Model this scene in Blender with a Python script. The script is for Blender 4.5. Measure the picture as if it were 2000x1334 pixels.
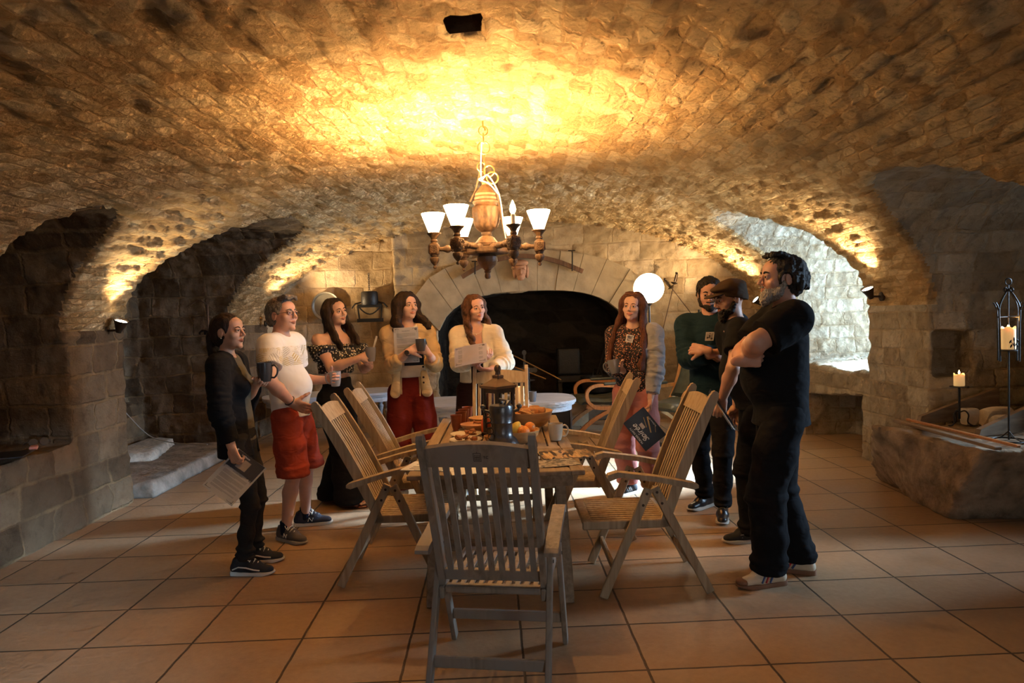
import bpy, bmesh, math, random
import numpy as np
from mathutils import Vector, Matrix, Euler
for _o in list(bpy.data.objects): bpy.data.objects.remove(_o)
scene = bpy.context.scene
COL = scene.collection
PI = math.pi
R = math.radians
random.seed(7)
# ------------------------------------------------------------------ camera
CAM_H, FPX, ROLL = 1.52, 1333.0, R(1.8)
_dx, _dy = (988-1000), (617-667)
_ux = math.cos(ROLL)*_dx - math.sin(ROLL)*_dy
_uy = math.sin(ROLL)*_dx + math.cos(ROLL)*_dy
_yaw = math.atan(_ux/FPX); _pit = math.atan(-_uy/math.hypot(FPX, _ux))
FW = Vector((-math.sin(_yaw)*math.cos(_pit), math.cos(_yaw)*math.cos(_pit), -math.sin(_pit)))
_r0 = Vector((math.cos(_yaw), math.sin(_yaw), 0)); _u0 = _r0.cross(FW)
RT = math.cos(ROLL)*_r0 - math.sin(ROLL)*_u0
UP = math.sin(ROLL)*_r0 + math.cos(ROLL)*_u0
CAM = Vector((0, 0, CAM_H))
cam_d = bpy.data.cameras.new('camera'); cam_o = bpy.data.objects.new('camera', cam_d); COL.objects.link(cam_o)
cam_d.sensor_width = 36; cam_d.lens = FPX/2000*36; cam_d.clip_start = .05; cam_d.clip_end = 200
_m = Matrix((RT, UP, -FW)).transposed().to_4x4(); _m.translation = CAM
cam_o.matrix_world = _m
scene.camera = cam_o
def at(x, y, Y=None, z=None, X=None):
    """a point of the room seen at photo pixel x,y: on the plane Y, on the level z, or on the plane X"""
    d = FW + RT*((x-1000)/FPX) - UP*((y-667)/FPX)
    if Y is not None: t = Y/d.y
    elif z is not None: t = (z-CAM_H)/d.z
    else: t = X/d.x
    return CAM + d*t
# ------------------------------------------------------------------ world, view
scene.view_settings.view_transform = 'Standard'
scene.view_settings.look = 'None'
scene.view_settings.gamma = 1
scene.view_settings.use_curve_mapping = False
scene.view_settings.exposure = EXPOSURE = 0.0
w = bpy.data.worlds.new('outdoors'); scene.world = w; w.use_nodes = True
w.node_tree.nodes['Background'].inputs[0].default_value = (.62, .78, 1, 1)
w.node_tree.nodes['Background'].inputs[1].default_value = 2.2
# ------------------------------------------------------------------ lights
WARM = (1, .60, .25); DAY = (.50, .73, 1)
def light(name, kind, loc, energy, col, size=.1, aim=None, **k):
    d = bpy.data.lights.new(name, kind); d.energy = energy; d.color = col
    if kind == 'AREA':
        d.shape = 'RECTANGLE'; d.size = size; d.size_y = k.get('size_y', size); d.spread = k.get('spread', PI)
    else: d.shadow_soft_size = size
    if kind == 'SPOT': d.spot_size = k.get('cone', R(70)); d.spot_blend = k.get('blend', .6)
    o = bpy.data.objects.new(name, d); COL.objects.link(o); o.location = loc
    if aim is not None: o.rotation_euler = (Vector(aim)-Vector(loc)).to_track_quat('-Z', 'Y').to_euler()
    return o
CH = Vector((-.11, 4.5, 1.97))             # middle of the chandelier ring
CH_R = .345; CH_W = 135
# daylight through the openings of the niches (the windows stand beyond the jambs); two added fills last
light('daylight_window_right', 'AREA', (8.6, 8.45, 3.65), 1150, DAY, 1.3, (1.5, 6.25, 0), size_y=1.3, spread=R(36))
light('daylight_window_sky', 'AREA', (5.75, 7.3, 1.8), 340, (.42, .68, 1), 1.2, (3.6, 7.55, 1.5), size_y=1.2, spread=R(150))
light('daylight_window_near_right', 'AREA', (7.2, 4.6, 2.6), 70, DAY, 1.0, (-3.2, 4.2, .3), size_y=1.0, spread=R(60))
light('daylight_slit_left', 'AREA', (-6.4, 7.2, 1.6), 150, DAY, .5, (-4.4, 8.15, 1.0), size_y=1.0, spread=R(70))
light('added_fill_behind_camera', 'AREA', (2.4, -4.4, 1.7), 22, (1, .90, .78), 1.6, (.2, 3, .5), size_y=1.8, spread=R(120))  # added fill for the foreground, shining through an invented opening behind the camera
light('added_cool_fill_low_wall', 'AREA', (3.3, -5.2, 1.2), 12, DAY, .3, (-3.3, 4.7, -.35), size_y=.3, spread=R(11))  # added cool fill for the low left wall, from behind the camera
# four wall spots washing the springing of the vault
SPOTS = [('l', Vector((-3.22, 5.72, 1.53)), Vector((-2.95, 5.60, 2.2)), 110), ('lb', Vector((-3.12, 9.22, 1.55)), Vector((-2.1, 9.0, 2.55)), 300),
         ('r', Vector((3.36, 6.28, 1.62)), Vector((2.95, 6.10, 2.4)), 130), ('rb', Vector((3.34, 9.0, 1.6)), Vector((2.2, 8.8, 2.55)), 280)]
for n_, p_, a_, e_ in SPOTS:
    d_ = (a_-p_).normalized()
    light('wall_spot_beam', 'SPOT', p_+d_*.10, e_, (1, .74, .42), .03, a_, cone=R(95 if len(n_) == 1 else 125), blend=.9)
# ------------------------------------------------------------------ materials
MATS = {}
def nodes(name):
    m = bpy.data.materials.new(name); m.use_nodes = True
    nt = m.node_tree; b = nt.nodes['Principled BSDF']
    MATS[name] = m
    return m, nt, b
def nd(nt, typ, **k):
    n = nt.nodes.new(typ)
    for a, v in k.items():
        if a.startswith('i_'):
            key = a[2:].replace('_', ' ')
            n.inputs[int(key) if key.isdigit() else key].default_value = v
        else: setattr(n, a, v)
    return n
def ramp(nt, fac, stops):
    r = nt.nodes.new('ShaderNodeValToRGB'); el = r.color_ramp.elements
    while len(el) < len(stops): el.new(.5)
    for e, (p, c) in zip(el, stops): e.position = p; e.color = (*c, 1) if len(c) == 3 else c
    nt.links.new(fac, r.inputs[0]); return r.outputs[0]
def mixc(nt, fac, a, b, mode='MIX'):
    n = nd(nt, 'ShaderNodeMix', data_type='RGBA', blend_type=mode)
    for s, v in ((0, fac), (6, a), (7, b)):
        if isinstance(v, (int, float)): n.inputs[s].default_value = v
        elif isinstance(v, tuple): n.inputs[s].default_value = (*v, 1) if len(v) == 3 else v
        else: nt.links.new(v, n.inputs[s])
    return n.outputs[2]
def mth(nt, op, a, b=0.0, c=None):
    n = nd(nt, 'ShaderNodeMath', operation=op)
    for i, v in enumerate((a, b) if c is None else (a, b, c)):
        if isinstance(v, (int, float)): n.inputs[i].default_value = v
        else: nt.links.new(v, n.inputs[i])
    return n.outputs[0]
def plain(name, col, rough=.6, metal=0, var=.12, scale=18, bump=.0, bscale=60, spec=.5, **k):
    """a colour with a little procedural mottling and grain"""
    if name in MATS: return MATS[name]
    m, nt, b = nodes(name)
    tc = nd(nt, 'ShaderNodeTexCoord')
    n = nd(nt, 'ShaderNodeTexNoise', i_Scale=scale, i_Detail=4.0); nt.links.new(tc.outputs['Object'], n.inputs['Vector'])
    lo = tuple(max(0, c*(1-var)) for c in col); hi = tuple(min(1, c*(1+var)) for c in col)
    nt.links.new(ramp(nt, n.outputs[0], [(.3, lo), (.7, hi)]), b.inputs['Base Color'])
    b.inputs['Roughness'].default_value = rough; b.inputs['Metallic'].default_value = metal
    b.inputs['Specular IOR Level'].default_value = spec
    for kk, v in k.items(): b.inputs[kk.replace('_', ' ')].default_value = v
    if bump:
        n2 = nd(nt, 'ShaderNodeTexNoise', i_Scale=bscale, i_Detail=5.0); nt.links.new(tc.outputs['Object'], n2.inputs['Vector'])
        bp = nd(nt, 'ShaderNodeBump', i_Strength=bump, i_Distance=.01); nt.links.new(n2.outputs[0], bp.inputs['Height'])
        nt.links.new(bp.outputs[0], b.inputs['Normal'])
    return m
def emit(name, col, s):
    m, nt, b = nodes(name)
    b.inputs['Base Color'].default_value = (*col, 1); b.inputs['Emission Color'].default_value = (*col, 1)
    b.inputs['Emission Strength'].default_value = s; return m
def stone(name, cols, mortar, bw, bh, ragged=.05, wob=.25, dist=.05, nscale=20, depth=.5, jw=.09, mstr=.6, rnd=.7, rough=1.0, tilt=.6, facet=.6, pit=.5, dark=.35, brick=False):
    """coursed rubble: irregular stones laid in rows on the surface UV, each with its own tone, stand-out and tilt, ragged joints, pitted faces"""
    m, nt, b = nodes(name)
    L = nt.links.new
    uv = nd(nt, 'ShaderNodeUVMap', uv_map='UVMap')
    tc = nd(nt, 'ShaderNodeTexCoord')
    def vec(op, a, b_=None, s=None):
        v = nd(nt, 'ShaderNodeVectorMath', operation=op)
        for k, q in ((0, a), (1, b_)):
            if q is None: continue
            if isinstance(q, tuple): v.inputs[k].default_value = q
            else: L(q, v.inputs[k])
        if s is not None: v.inputs['Scale'].default_value = s
        return v.outputs[1] if op == 'DOT_PRODUCT' else v.outputs[0]
    def noise(v, sc, det=4.0, ro=.5, dis=0.0):
        n = nd(nt, 'ShaderNodeTexNoise', i_Scale=float(sc), i_Detail=float(det), i_Roughness=ro, i_Distortion=dis); L(v, n.inputs['Vector']); return n
    P = vec('MULTIPLY', uv.outputs[0], (1/bw, 1/bh, 0))
    sh0 = nd(nt, 'ShaderNodeSeparateXYZ'); L(P, sh0.inputs[0])
    cb = nd(nt, 'ShaderNodeCombineXYZ'); L(mth(nt, 'ADD', sh0.outputs[0], mth(nt, 'MULTIPLY', sh0.outputs[1], 0.0 if brick else .5)), cb.inputs[0]); L(sh0.outputs[1], cb.inputs[1]); P = cb.outputs[0]
    w1 = noise(P, .45, 2); w2 = noise(P, 3.2, 4, .7)
    P = vec('ADD', P, vec('SCALE', vec('SUBTRACT', w1.outputs[1], (.5, .5, .5)), s=wob*2.2))
    P = vec('ADD', P, vec('SCALE', vec('SUBTRACT', w2.outputs[1], (.5, .5, .5)), s=ragged*4))
    if brick:
        sp_ = nd(nt, 'ShaderNodeSeparateXYZ'); L(P, sp_.inputs[0])
        row = mth(nt, 'FLOOR', sp_.outputs[1]); wr = nd(nt, 'ShaderNodeTexWhiteNoise', noise_dimensions='1D'); L(row, wr.inputs['W'])
        bx = mth(nt, 'ADD', mth(nt, 'MULTIPLY', sp_.outputs[0], mth(nt, 'ADD', .6, mth(nt, 'MULTIPLY', wr.outputs[0], .9))), mth(nt, 'MULTIPLY', wr.outputs[0], 7.7))
        colm = mth(nt, 'FLOOR', bx); cc = nd(nt, 'ShaderNodeCombineXYZ'); L(colm, cc.inputs[0]); L(row, cc.inputs[1])
        wc = nd(nt, 'ShaderNodeTexWhiteNoise', noise_dimensions='2D'); L(cc.outputs[0], wc.inputs[0])
        lx = mth(nt, 'SUBTRACT', mth(nt, 'FRACT', bx), .5); ly = mth(nt, 'SUBTRACT', mth(nt, 'FRACT', sp_.outputs[1]), .5)
        lc = nd(nt, 'ShaderNodeCombineXYZ'); L(lx, lc.inputs[0]); L(ly, lc.inputs[1])
        ex = mth(nt, 'MULTIPLY', mth(nt, 'SUBTRACT', .5, mth(nt, 'ABSOLUTE', lx)), bw/bh); ey = mth(nt, 'SUBTRACT', .5, mth(nt, 'ABSOLUTE', ly))
        ved = mth(nt, 'SMOOTH_MIN', ex, ey, .12)
        cell_col, loc_out = wc.outputs[1], lc.outputs[0]
    else:
     vo = nd(nt, 'ShaderNodeTexVoronoi', voronoi_dimensions='2D', feature='F1', distance='CHEBYCHEV', i_Scale=1.0, i_Randomness=rnd); L(P, vo.inputs['Vector'])
     v2 = nd(nt, 'ShaderNodeTexVoronoi', voronoi_dimensions='2D', feature='F2', distance='CHEBYCHEV', i_Scale=1.0, i_Randomness=rnd); L(P, v2.inputs['Vector'])
     ved = mth(nt, 'MULTIPLY', mth(nt, 'SUBTRACT', v2.outputs[0], vo.outputs[0]), .5)
     cell_col, loc_out = vo.outputs[1], vec('SUBTRACT', P, vo.outputs[2])
    sc_ = nd(nt, 'ShaderNodeSeparateColor'); L(cell_col, sc_.inputs[0])
    n1 = noise(tc.outputs['Object'], nscale, 9, .72); n2 = noise(tc.outputs['Object'], 2.6, 6, .6); n3 = noise(tc.outputs['Object'], nscale*.38, 5, .6, .6)
    lump = nd(nt, 'ShaderNodeTexVoronoi', feature='F1', i_Scale=float(nscale*1.1)); L(vec('ADD', tc.outputs['Object'], vec('SCALE', n1.outputs[1], s=.10)), lump.inputs['Vector'])
    # joints: width and strength vary from place to place
    je = mth(nt, 'ADD', ved, mth(nt, 'MULTIPLY', mth(nt, 'SUBTRACT', n3.outputs[0], .5), jw*1.6))
    joint = ramp(nt, je, [(0, (1, 1, 1)), (jw*.45, (1, 1, 1)), (jw*1.3, (0, 0, 0))])
    jm = ramp(nt, n2.outputs[0], [(.38, (.25, .25, .25)), (.58, (1, 1, 1))])
    c = ramp(nt, sc_.outputs[0], [(0, cols[0]), (.5, cols[1]), (1, cols[2])])
    c = mixc(nt, .6, c, ramp(nt, n2.outputs[0], [(.3, (.52, .48, .44)), (.5, (.88, .86, .83)), (.72, (1.05, 1.03, 1.0))]), 'MULTIPLY')
    c = mixc(nt, .75, c, ramp(nt, n1.outputs[0], [(.28, (dark, dark*.85, dark*.7)), (.46, (.9, .88, .85)), (.75, (1.12, 1.1, 1.06))]), 'MULTIPLY')
    c = mixc(nt, mth(nt, 'MULTIPLY', mth(nt, 'MULTIPLY', joint, jm), mstr), c, mortar)
    L(c, b.inputs['Base Color']); b.inputs['Roughness'].default_value = .92; b.inputs['Specular IOR Level'].default_value = .12
    loc = loc_out; dirv = vec('SUBTRACT', cell_col, (.5, .5, .5))
    h = mth(nt, 'MULTIPLY', sc_.outputs[1], .5)
    h = mth(nt, 'ADD', h, mth(nt, 'MULTIPLY', vec('DOT_PRODUCT', loc, dirv), tilt))
    h = mth(nt, 'ADD', h, mth(nt, 'MULTIPLY', n3.outputs[0], facet))
    h = mth(nt, 'ADD', h, mth(nt, 'MULTIPLY', n1.outputs[0], rough))
    h = mth(nt, 'ADD', h, mth(nt, 'MULTIPLY', lump.outputs[0], pit))
    h = mth(nt, 'SUBTRACT', h, mth(nt, 'MULTIPLY', mth(nt, 'MULTIPLY', joint, jm), depth))
    bp = nd(nt, 'ShaderNodeBump', i_Strength=1.0, i_Distance=dist); L(h, bp.inputs['Height'])
    L(bp.outputs[0], b.inputs['Normal'])
    return m
# ------------------------------------------------------------------ object helpers
def prop(o, label=None, cat=None, group=None, kind=None):
    if label: o['label'] = label
    if cat: o['category'] = cat
    if group: o['group'] = group
    if kind: o['kind'] = kind
    return o
def thing(name, label, cat, loc=(0, 0, 0), rz=0, group=None):
    o = bpy.data.objects.new(name, None); COL.objects.link(o); o.empty_display_size = .05
    o.location = loc; o.rotation_euler = (0, 0, rz)
    return prop(o, label, cat, group)
def mesh_obj(name, verts, faces, mat, parent=None, smooth=True, mats=None, fmat=None):
    me = bpy.data.meshes.new(name)
    if isinstance(verts, np.ndarray):
        faces = np.asarray(faces, dtype=np.int32)
        nf, k = faces.shape
        me.vertices.add(len(verts)); me.vertices.foreach_set('co', np.ascontiguousarray(verts, dtype=np.float32).ravel())
        me.loops.add(nf*k); me.loops.foreach_set('vertex_index', faces.ravel())
        me.polygons.add(nf); me.polygons.foreach_set('loop_start', np.arange(0, nf*k, k, dtype=np.int32))
        me.update(calc_edges=True)
    else: me.from_pydata([tuple(v) for v in verts], [], faces)
    for mm in (mats or [mat]): me.materials.append(mm)
    if smooth: me.polygons.foreach_set('use_smooth', [True]*len(me.polygons))
    if fmat is not None: me.polygons.foreach_set('material_index', np.asarray(fmat, dtype=np.int32))
    me.update()
    o = bpy.data.objects.new(name, me); COL.objects.link(o)
    if parent is not None: o.parent = parent
    return o
def bm_obj(name, bm, mat, parent=None, smooth=False, loc=None):
    bmesh.ops.recalc_face_normals(bm, faces=bm.faces)
    me = bpy.data.meshes.new(name); bm.to_mesh(me); bm.free()
    me.materials.append(mat)
    if smooth:
        me.polygons.foreach_set('use_smooth', [True]*len(me.polygons))
        try: me.set_sharp_from_angle(angle=R(40))
        except Exception: pass
    o = bpy.data.objects.new(name, me); COL.objects.link(o)
    if parent is not None: o.parent = parent
    if loc is not None: o.location = loc
    return o
def box(bm, c, s, rot=None, bev=0, seg=1):
    """box of size s at c, optional rotation matrix, bevelled edges"""
    M = Matrix.Translation(Vector(c)) @ (rot.to_4x4() if rot is not None else Matrix())
    r = bmesh.ops.create_cube(bm, size=1, matrix=M @ Matrix.Diagonal((*s, 1)))
    if bev:
        es = list({e for v in r['verts'] for e in v.link_edges})
        bmesh.ops.bevel(bm, geom=es, offset=bev, segments=seg, affect='EDGES', profile=.5)
def bar(bm, a, b, w, d, up=(0, 0, 1), bev=0):
    """rectangular bar from a to b; w across 'side', d along up-ish"""
    a, b = Vector(a), Vector(b); z = (b-a).normalized(); s = Vector(up).cross(z)
    if s.length < 1e-5: s = Vector((1, 0, 0)).cross(z)
    s.normalize(); u = z.cross(s)
    rot = Matrix((s, u, z)).transposed()
    box(bm, (a+b)/2, (w, d, (b-a).length), rot, bev)
def tube(bm, pts, rad, n=8, closed=False, cap=True):
    """round tube along points; rad number or list"""
    pts = [Vector(p) for p in pts]; k = len(pts)
    rr = rad if isinstance(rad, (list, tuple)) else [rad]*k
    rings = []; prev = None
    for i, p in enumerate(pts):
        if closed: t = pts[(i+1) % k]-pts[i-1]
        else: t = pts[min(i+1, k-1)]-pts[max(i-1, 0)]
        t.normalize()
        if prev is None:
            a = Vector((0, 0, 1)) if abs(t.z) < .9 else Vector((1, 0, 0)); s = a.cross(t).normalized()
        else: s = (prev-t*prev.dot(t)).normalized()
        prev = s; u = t.cross(s)
        rings.append([bm.verts.new(p+(s*math.cos(2*PI*j/n)+u*math.sin(2*PI*j/n))*rr[i]) for j in range(n)])
    for i in range(k if closed else k-1):
        A, B = rings[i], rings[(i+1) % k]
        for j in range(n): bm.faces.new((A[j], A[(j+1) % n], B[(j+1) % n], B[j]))
    if cap and not closed:
        bm.faces.new(rings[0][::-1]); bm.faces.new(rings[-1])
def lathe(bm, prof, n=24, c=(0, 0, 0), rot=None, caps=True):
    """turn profile [(r,z)...] about z"""
    c = Vector(c); rings = []
    for r, z in prof:
        ring = []
        for j in range(n):
            v = Vector((r*math.cos(2*PI*j/n), r*math.sin(2*PI*j/n), z))
            if rot is not None: v = rot @ v
            ring.append(bm.verts.new(c+v))
        rings.append(ring)
    for A, B in zip(rings, rings[1:]):
        for j in range(n): bm.faces.new((A[j], A[(j+1) % n], B[(j+1) % n], B[j]))
    if caps: bm.faces.new(rings[0][::-1]); bm.faces.new(rings[-1])
def prism(bm, poly, a, b, axis='y'):
    """extrude a 2-D polygon; axis y: poly in x,z; x: poly in y,z; z: poly in x,y"""
    def P(p, t): return {'y': (p[0], t, p[1]), 'x': (t, p[0], p[1]), 'z': (p[0], p[1], t)}[axis]
    A = [bm.verts.new(P(p, a)) for p in poly]; B = [bm.verts.new(P(p, b)) for p in poly]
    n = len(poly)
    for i in range(n): bm.faces.new((A[i], A[(i+1) % n], B[(i+1) % n], B[i]))
    bm.faces.new(A[::-1]); bm.faces.new(B)
def bev_all(bm, off, seg=2):
    bmesh.ops.bevel(bm, geom=[e for e in bm.edges if len(e.link_faces) == 2 and e.calc_face_angle(0) > .5], offset=off, segments=seg, affect='EDGES', profile=.5)
def copy_tree(o, parent=None):
    c = o.copy(); COL.objects.link(c); c.parent = parent
    for ch in [q for q in list(bpy.data.objects) if q.parent == o]: copy_tree(ch, c)
    return c
def bez(p0, p1, p2, n=8):
    p0, p1, p2 = Vector(p0), Vector(p1), Vector(p2)
    return [p0*(1-t)**2+p1*2*t*(1-t)+p2*t*t for t in [i/n for i in range(n+1)]]
def spl(pts, n=6):
    """Catmull-Rom through points"""
    P = [Vector(p) for p in pts]; out = []
    for i in range(len(P)-1):
        a, b, c, d = P[max(i-1, 0)], P[i], P[i+1], P[min(i+2, len(P)-1)]
        for k in range(n):
            t = k/n; out.append(.5*((2*b)+(c-a)*t+(2*a-5*b+4*c-d)*t*t+(3*b-a-3*c+d)*t**3))
    out.append(P[-1]); return out
# ------------------------------------------------------------------ surface of an implicit volume (numpy surface nets)
def hash3(i, j, k, s=0):
    h = (i*374761393+j*668265263+k*2147483647*3+s*974634777) & 0xffffffff
    h = ((h ^ (h >> 13))*1274126177) & 0xffffffff
    return ((h ^ (h >> 16)) & 0xffff)/65535.0
def vnoise(P, sc, s=0):
    Q = P*sc; I = np.floor(Q).astype(np.int64); F = Q-I; F = F*F*(3-2*F); out = 0
    for a in (0, 1):
        for b in (0, 1):
            for c in (0, 1):
                wgt = (F[:, 0] if a else 1-F[:, 0])*(F[:, 1] if b else 1-F[:, 1])*(F[:, 2] if c else 1-F[:, 2])
                out = out+wgt*hash3(I[:, 0]+a, I[:, 1]+b, I[:, 2]+c, s)
    return out*2-1
def nets(F, o, h):
    """F scalar field (negative inside) -> verts, quads facing out"""
    S = F < 0
    nx, ny, nz = F.shape
    cnt = np.zeros((nx-1, ny-1, nz-1), np.uint8)
    for a in (0, 1):
        for b in (0, 1):
            for c in (0, 1): cnt += S[a:nx-1+a, b:ny-1+b, c:nz-1+c]
    act = np.argwhere((cnt > 0) & (cnt < 8))
    idx = -np.ones(cnt.shape, np.int32); idx[act[:, 0], act[:, 1], act[:, 2]] = np.arange(len(act))
    acc = np.zeros((len(act), 3)); num = np.zeros(len(act))
    crn = [(a, b, c) for a in (0, 1) for b in (0, 1) for c in (0, 1)]
    val = {q: F[act[:, 0]+q[0], act[:, 1]+q[1], act[:, 2]+q[2]] for q in crn}
    for p in crn:
        for ax in range(3):
            if p[ax] == 0:
                q = list(p); q[ax] = 1; q = tuple(q)
                f0, f1 = val[p], val[q]; m = (f0 < 0) != (f1 < 0)
                t = f0[m]/(f0[m]-f1[m]); pos = np.tile(np.array(p, float), (m.sum(), 1)); pos[:, ax] += t
                acc[m] += pos; num[m] += 1
    V = (act+acc/num[:, None])*h+np.array(o)
    quads = []
    for ax in range(3):
        sl0 = [slice(1, -1)]*3; sl1 = [slice(1, -1)]*3
        sl0[ax] = slice(0, -1); sl1[ax] = slice(1, None)
        s0, s1 = S[tuple(sl0)], S[tuple(sl1)]
        e = np.argwhere(s0 != s1)
        if not len(e): continue
        inside0 = s0[e[:, 0], e[:, 1], e[:, 2]]
        g = e.copy(); o1, o2 = [k for k in range(3) if k != ax]
        g[:, o1] += 1; g[:, o2] += 1            # grid coords of the edge start
        def cell(d1, d2):
            q = g.copy(); q[:, o1] += d1; q[:, o2] += d2; return idx[q[:, 0], q[:, 1], q[:, 2]]
        a, b, c, d = cell(-1, -1), cell(0, -1), cell(0, 0), cell(-1, 0)
        Q = np.stack([a, b, c, d], 1)
        flip = ~inside0 if ax != 1 else inside0
        Q[flip] = Q[flip][:, ::-1]
        quads.append(Q)
    return V, np.concatenate(quads)
# ------------------------------------------------------------------ the vaulted room
VCX, VA, VZS, VB = .1, 3.4, 1.5, 1.35      # vault: middle, half width, springing, rise
YB = 9.55                                   # back wall
def fld_main(X, Y, Z):
    e = np.sqrt(((X-VCX)/VA)**2+(np.maximum(Z-VZS, 0)/VB)**2)-1
    d = e*1.7
    return np.maximum(np.maximum(d, Y-YB-.2*(X < -1.55)), -Y-3.2)
def fld_niche(X, Y, Z, x0, x1, y0, y1, zf, zs, zc, n=2.4):
    yc, w = (y0+y1)/2, (y1-y0)/2
    u = np.abs((Y-yc)/w); v = np.maximum(Z-zs, 0)/(zc-zs)
    d = ((u**n+v**n)**(1/n)-1)*min(w, 1.0)
    return np.maximum(np.maximum(d, np.maximum(x0-X, X-x1)), zf-Z)
def fld_box(X, Y, Z, a, b):
    return np.maximum(np.maximum(np.maximum(a[0]-X, X-b[0]), np.maximum(a[1]-Y, Y-b[1])), np.maximum(a[2]-Z, Z-b[2]))
def room_field(X, Y, Z):
    f = fld_main(X, Y, Z)
    f = np.minimum(f, fld_niche(X, Y, Z, -4.5, 0, 4.12, 5.16, .66, 1.5, 2.34))           # left near recess above the low wall
    f = np.minimum(f, fld_niche(X, Y, Z, -4.38, 0, 5.93, 8.2, -1, 1.5, 2.56, 2.8))        # left far bay
    f = np.minimum(f, fld_box(X, Y, Z, (-5.4, 7.86, .62), (-4.4, 8.17, 1.62)))            # its slit window
    f = np.minimum(f, fld_niche(X, Y, Z, 0, 4.9, 3.75, 5.62, -1, 1.45, 2.44, 2.3))         # right near bay
    f = np.minimum(f, fld_box(X, Y, Z, (4.7, 4.0, 1.15), (5.6, 4.85, 2.35)))                 # its window
    # right far bay: splayed window recess above a stone seat
    sp = 8.3-.22*np.maximum(X-3.4, 0)
    yc, wd = (6.55+sp)/2, (sp-6.55)/2
    u = np.abs((Y-yc)/wd); v = np.maximum(Z-1.5, 0)/(2.55-1.5)
    d = ((u**2.4+v**2.4)**(1/2.4)-1)*.9
    f = np.minimum(f, np.maximum(np.maximum(d, np.maximum(-X, X-5.5)), .86+.05*(X-3.4)-Z))
    f = np.minimum(f, np.maximum(np.maximum(6.7-Y, Y-8.0), np.maximum(np.maximum(X-4.1, 2-X), Z-.62+.1*(Y-6.7))))   # hollow below the seat
    f = np.minimum(f, fld_box(X, Y, Z, (3.55, 5.58, .90), (3.86, 5.85, 1.28)))  # small wall cupboard
    f = np.minimum(f, fld_box(X, Y, Z, (-.23, 3.10, 2.5), (-.07, 3.27, 2.99)))            # putlog hole in the vault
    # fireplace
    fx = np.abs((X-.38)/1.34); arch = 1.20+.66*np.sqrt(np.maximum(1-fx**3.0, 0))
    f = np.minimum(f, np.maximum(np.maximum((fx-1)*1.2, Z-arch), np.maximum(9-Y, Y-10.75)))
    return f
def room_mesh(lo, hi, h):
    n = [int(round((hi[k]-lo[k])/h))+1 for k in range(3)]
    xs = lo[0]+np.arange(n[0], dtype=np.float32)*h; zs = lo[2]+np.arange(n[2], dtype=np.float32)*h
    F = np.empty(n, np.float32)
    for j0 in range(0, n[1], 40):
        ys = lo[1]+np.arange(j0, min(j0+40, n[1]), dtype=np.float32)*h
        X, Y, Z = np.meshgrid(xs, ys, zs, indexing='ij')
        F[:, j0:j0+len(ys)] = room_field(X, Y, Z)
    V, Q = nets(F, lo, h)
    return V, Q[:, ::-1]                       # air inside: faces look inwards
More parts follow.
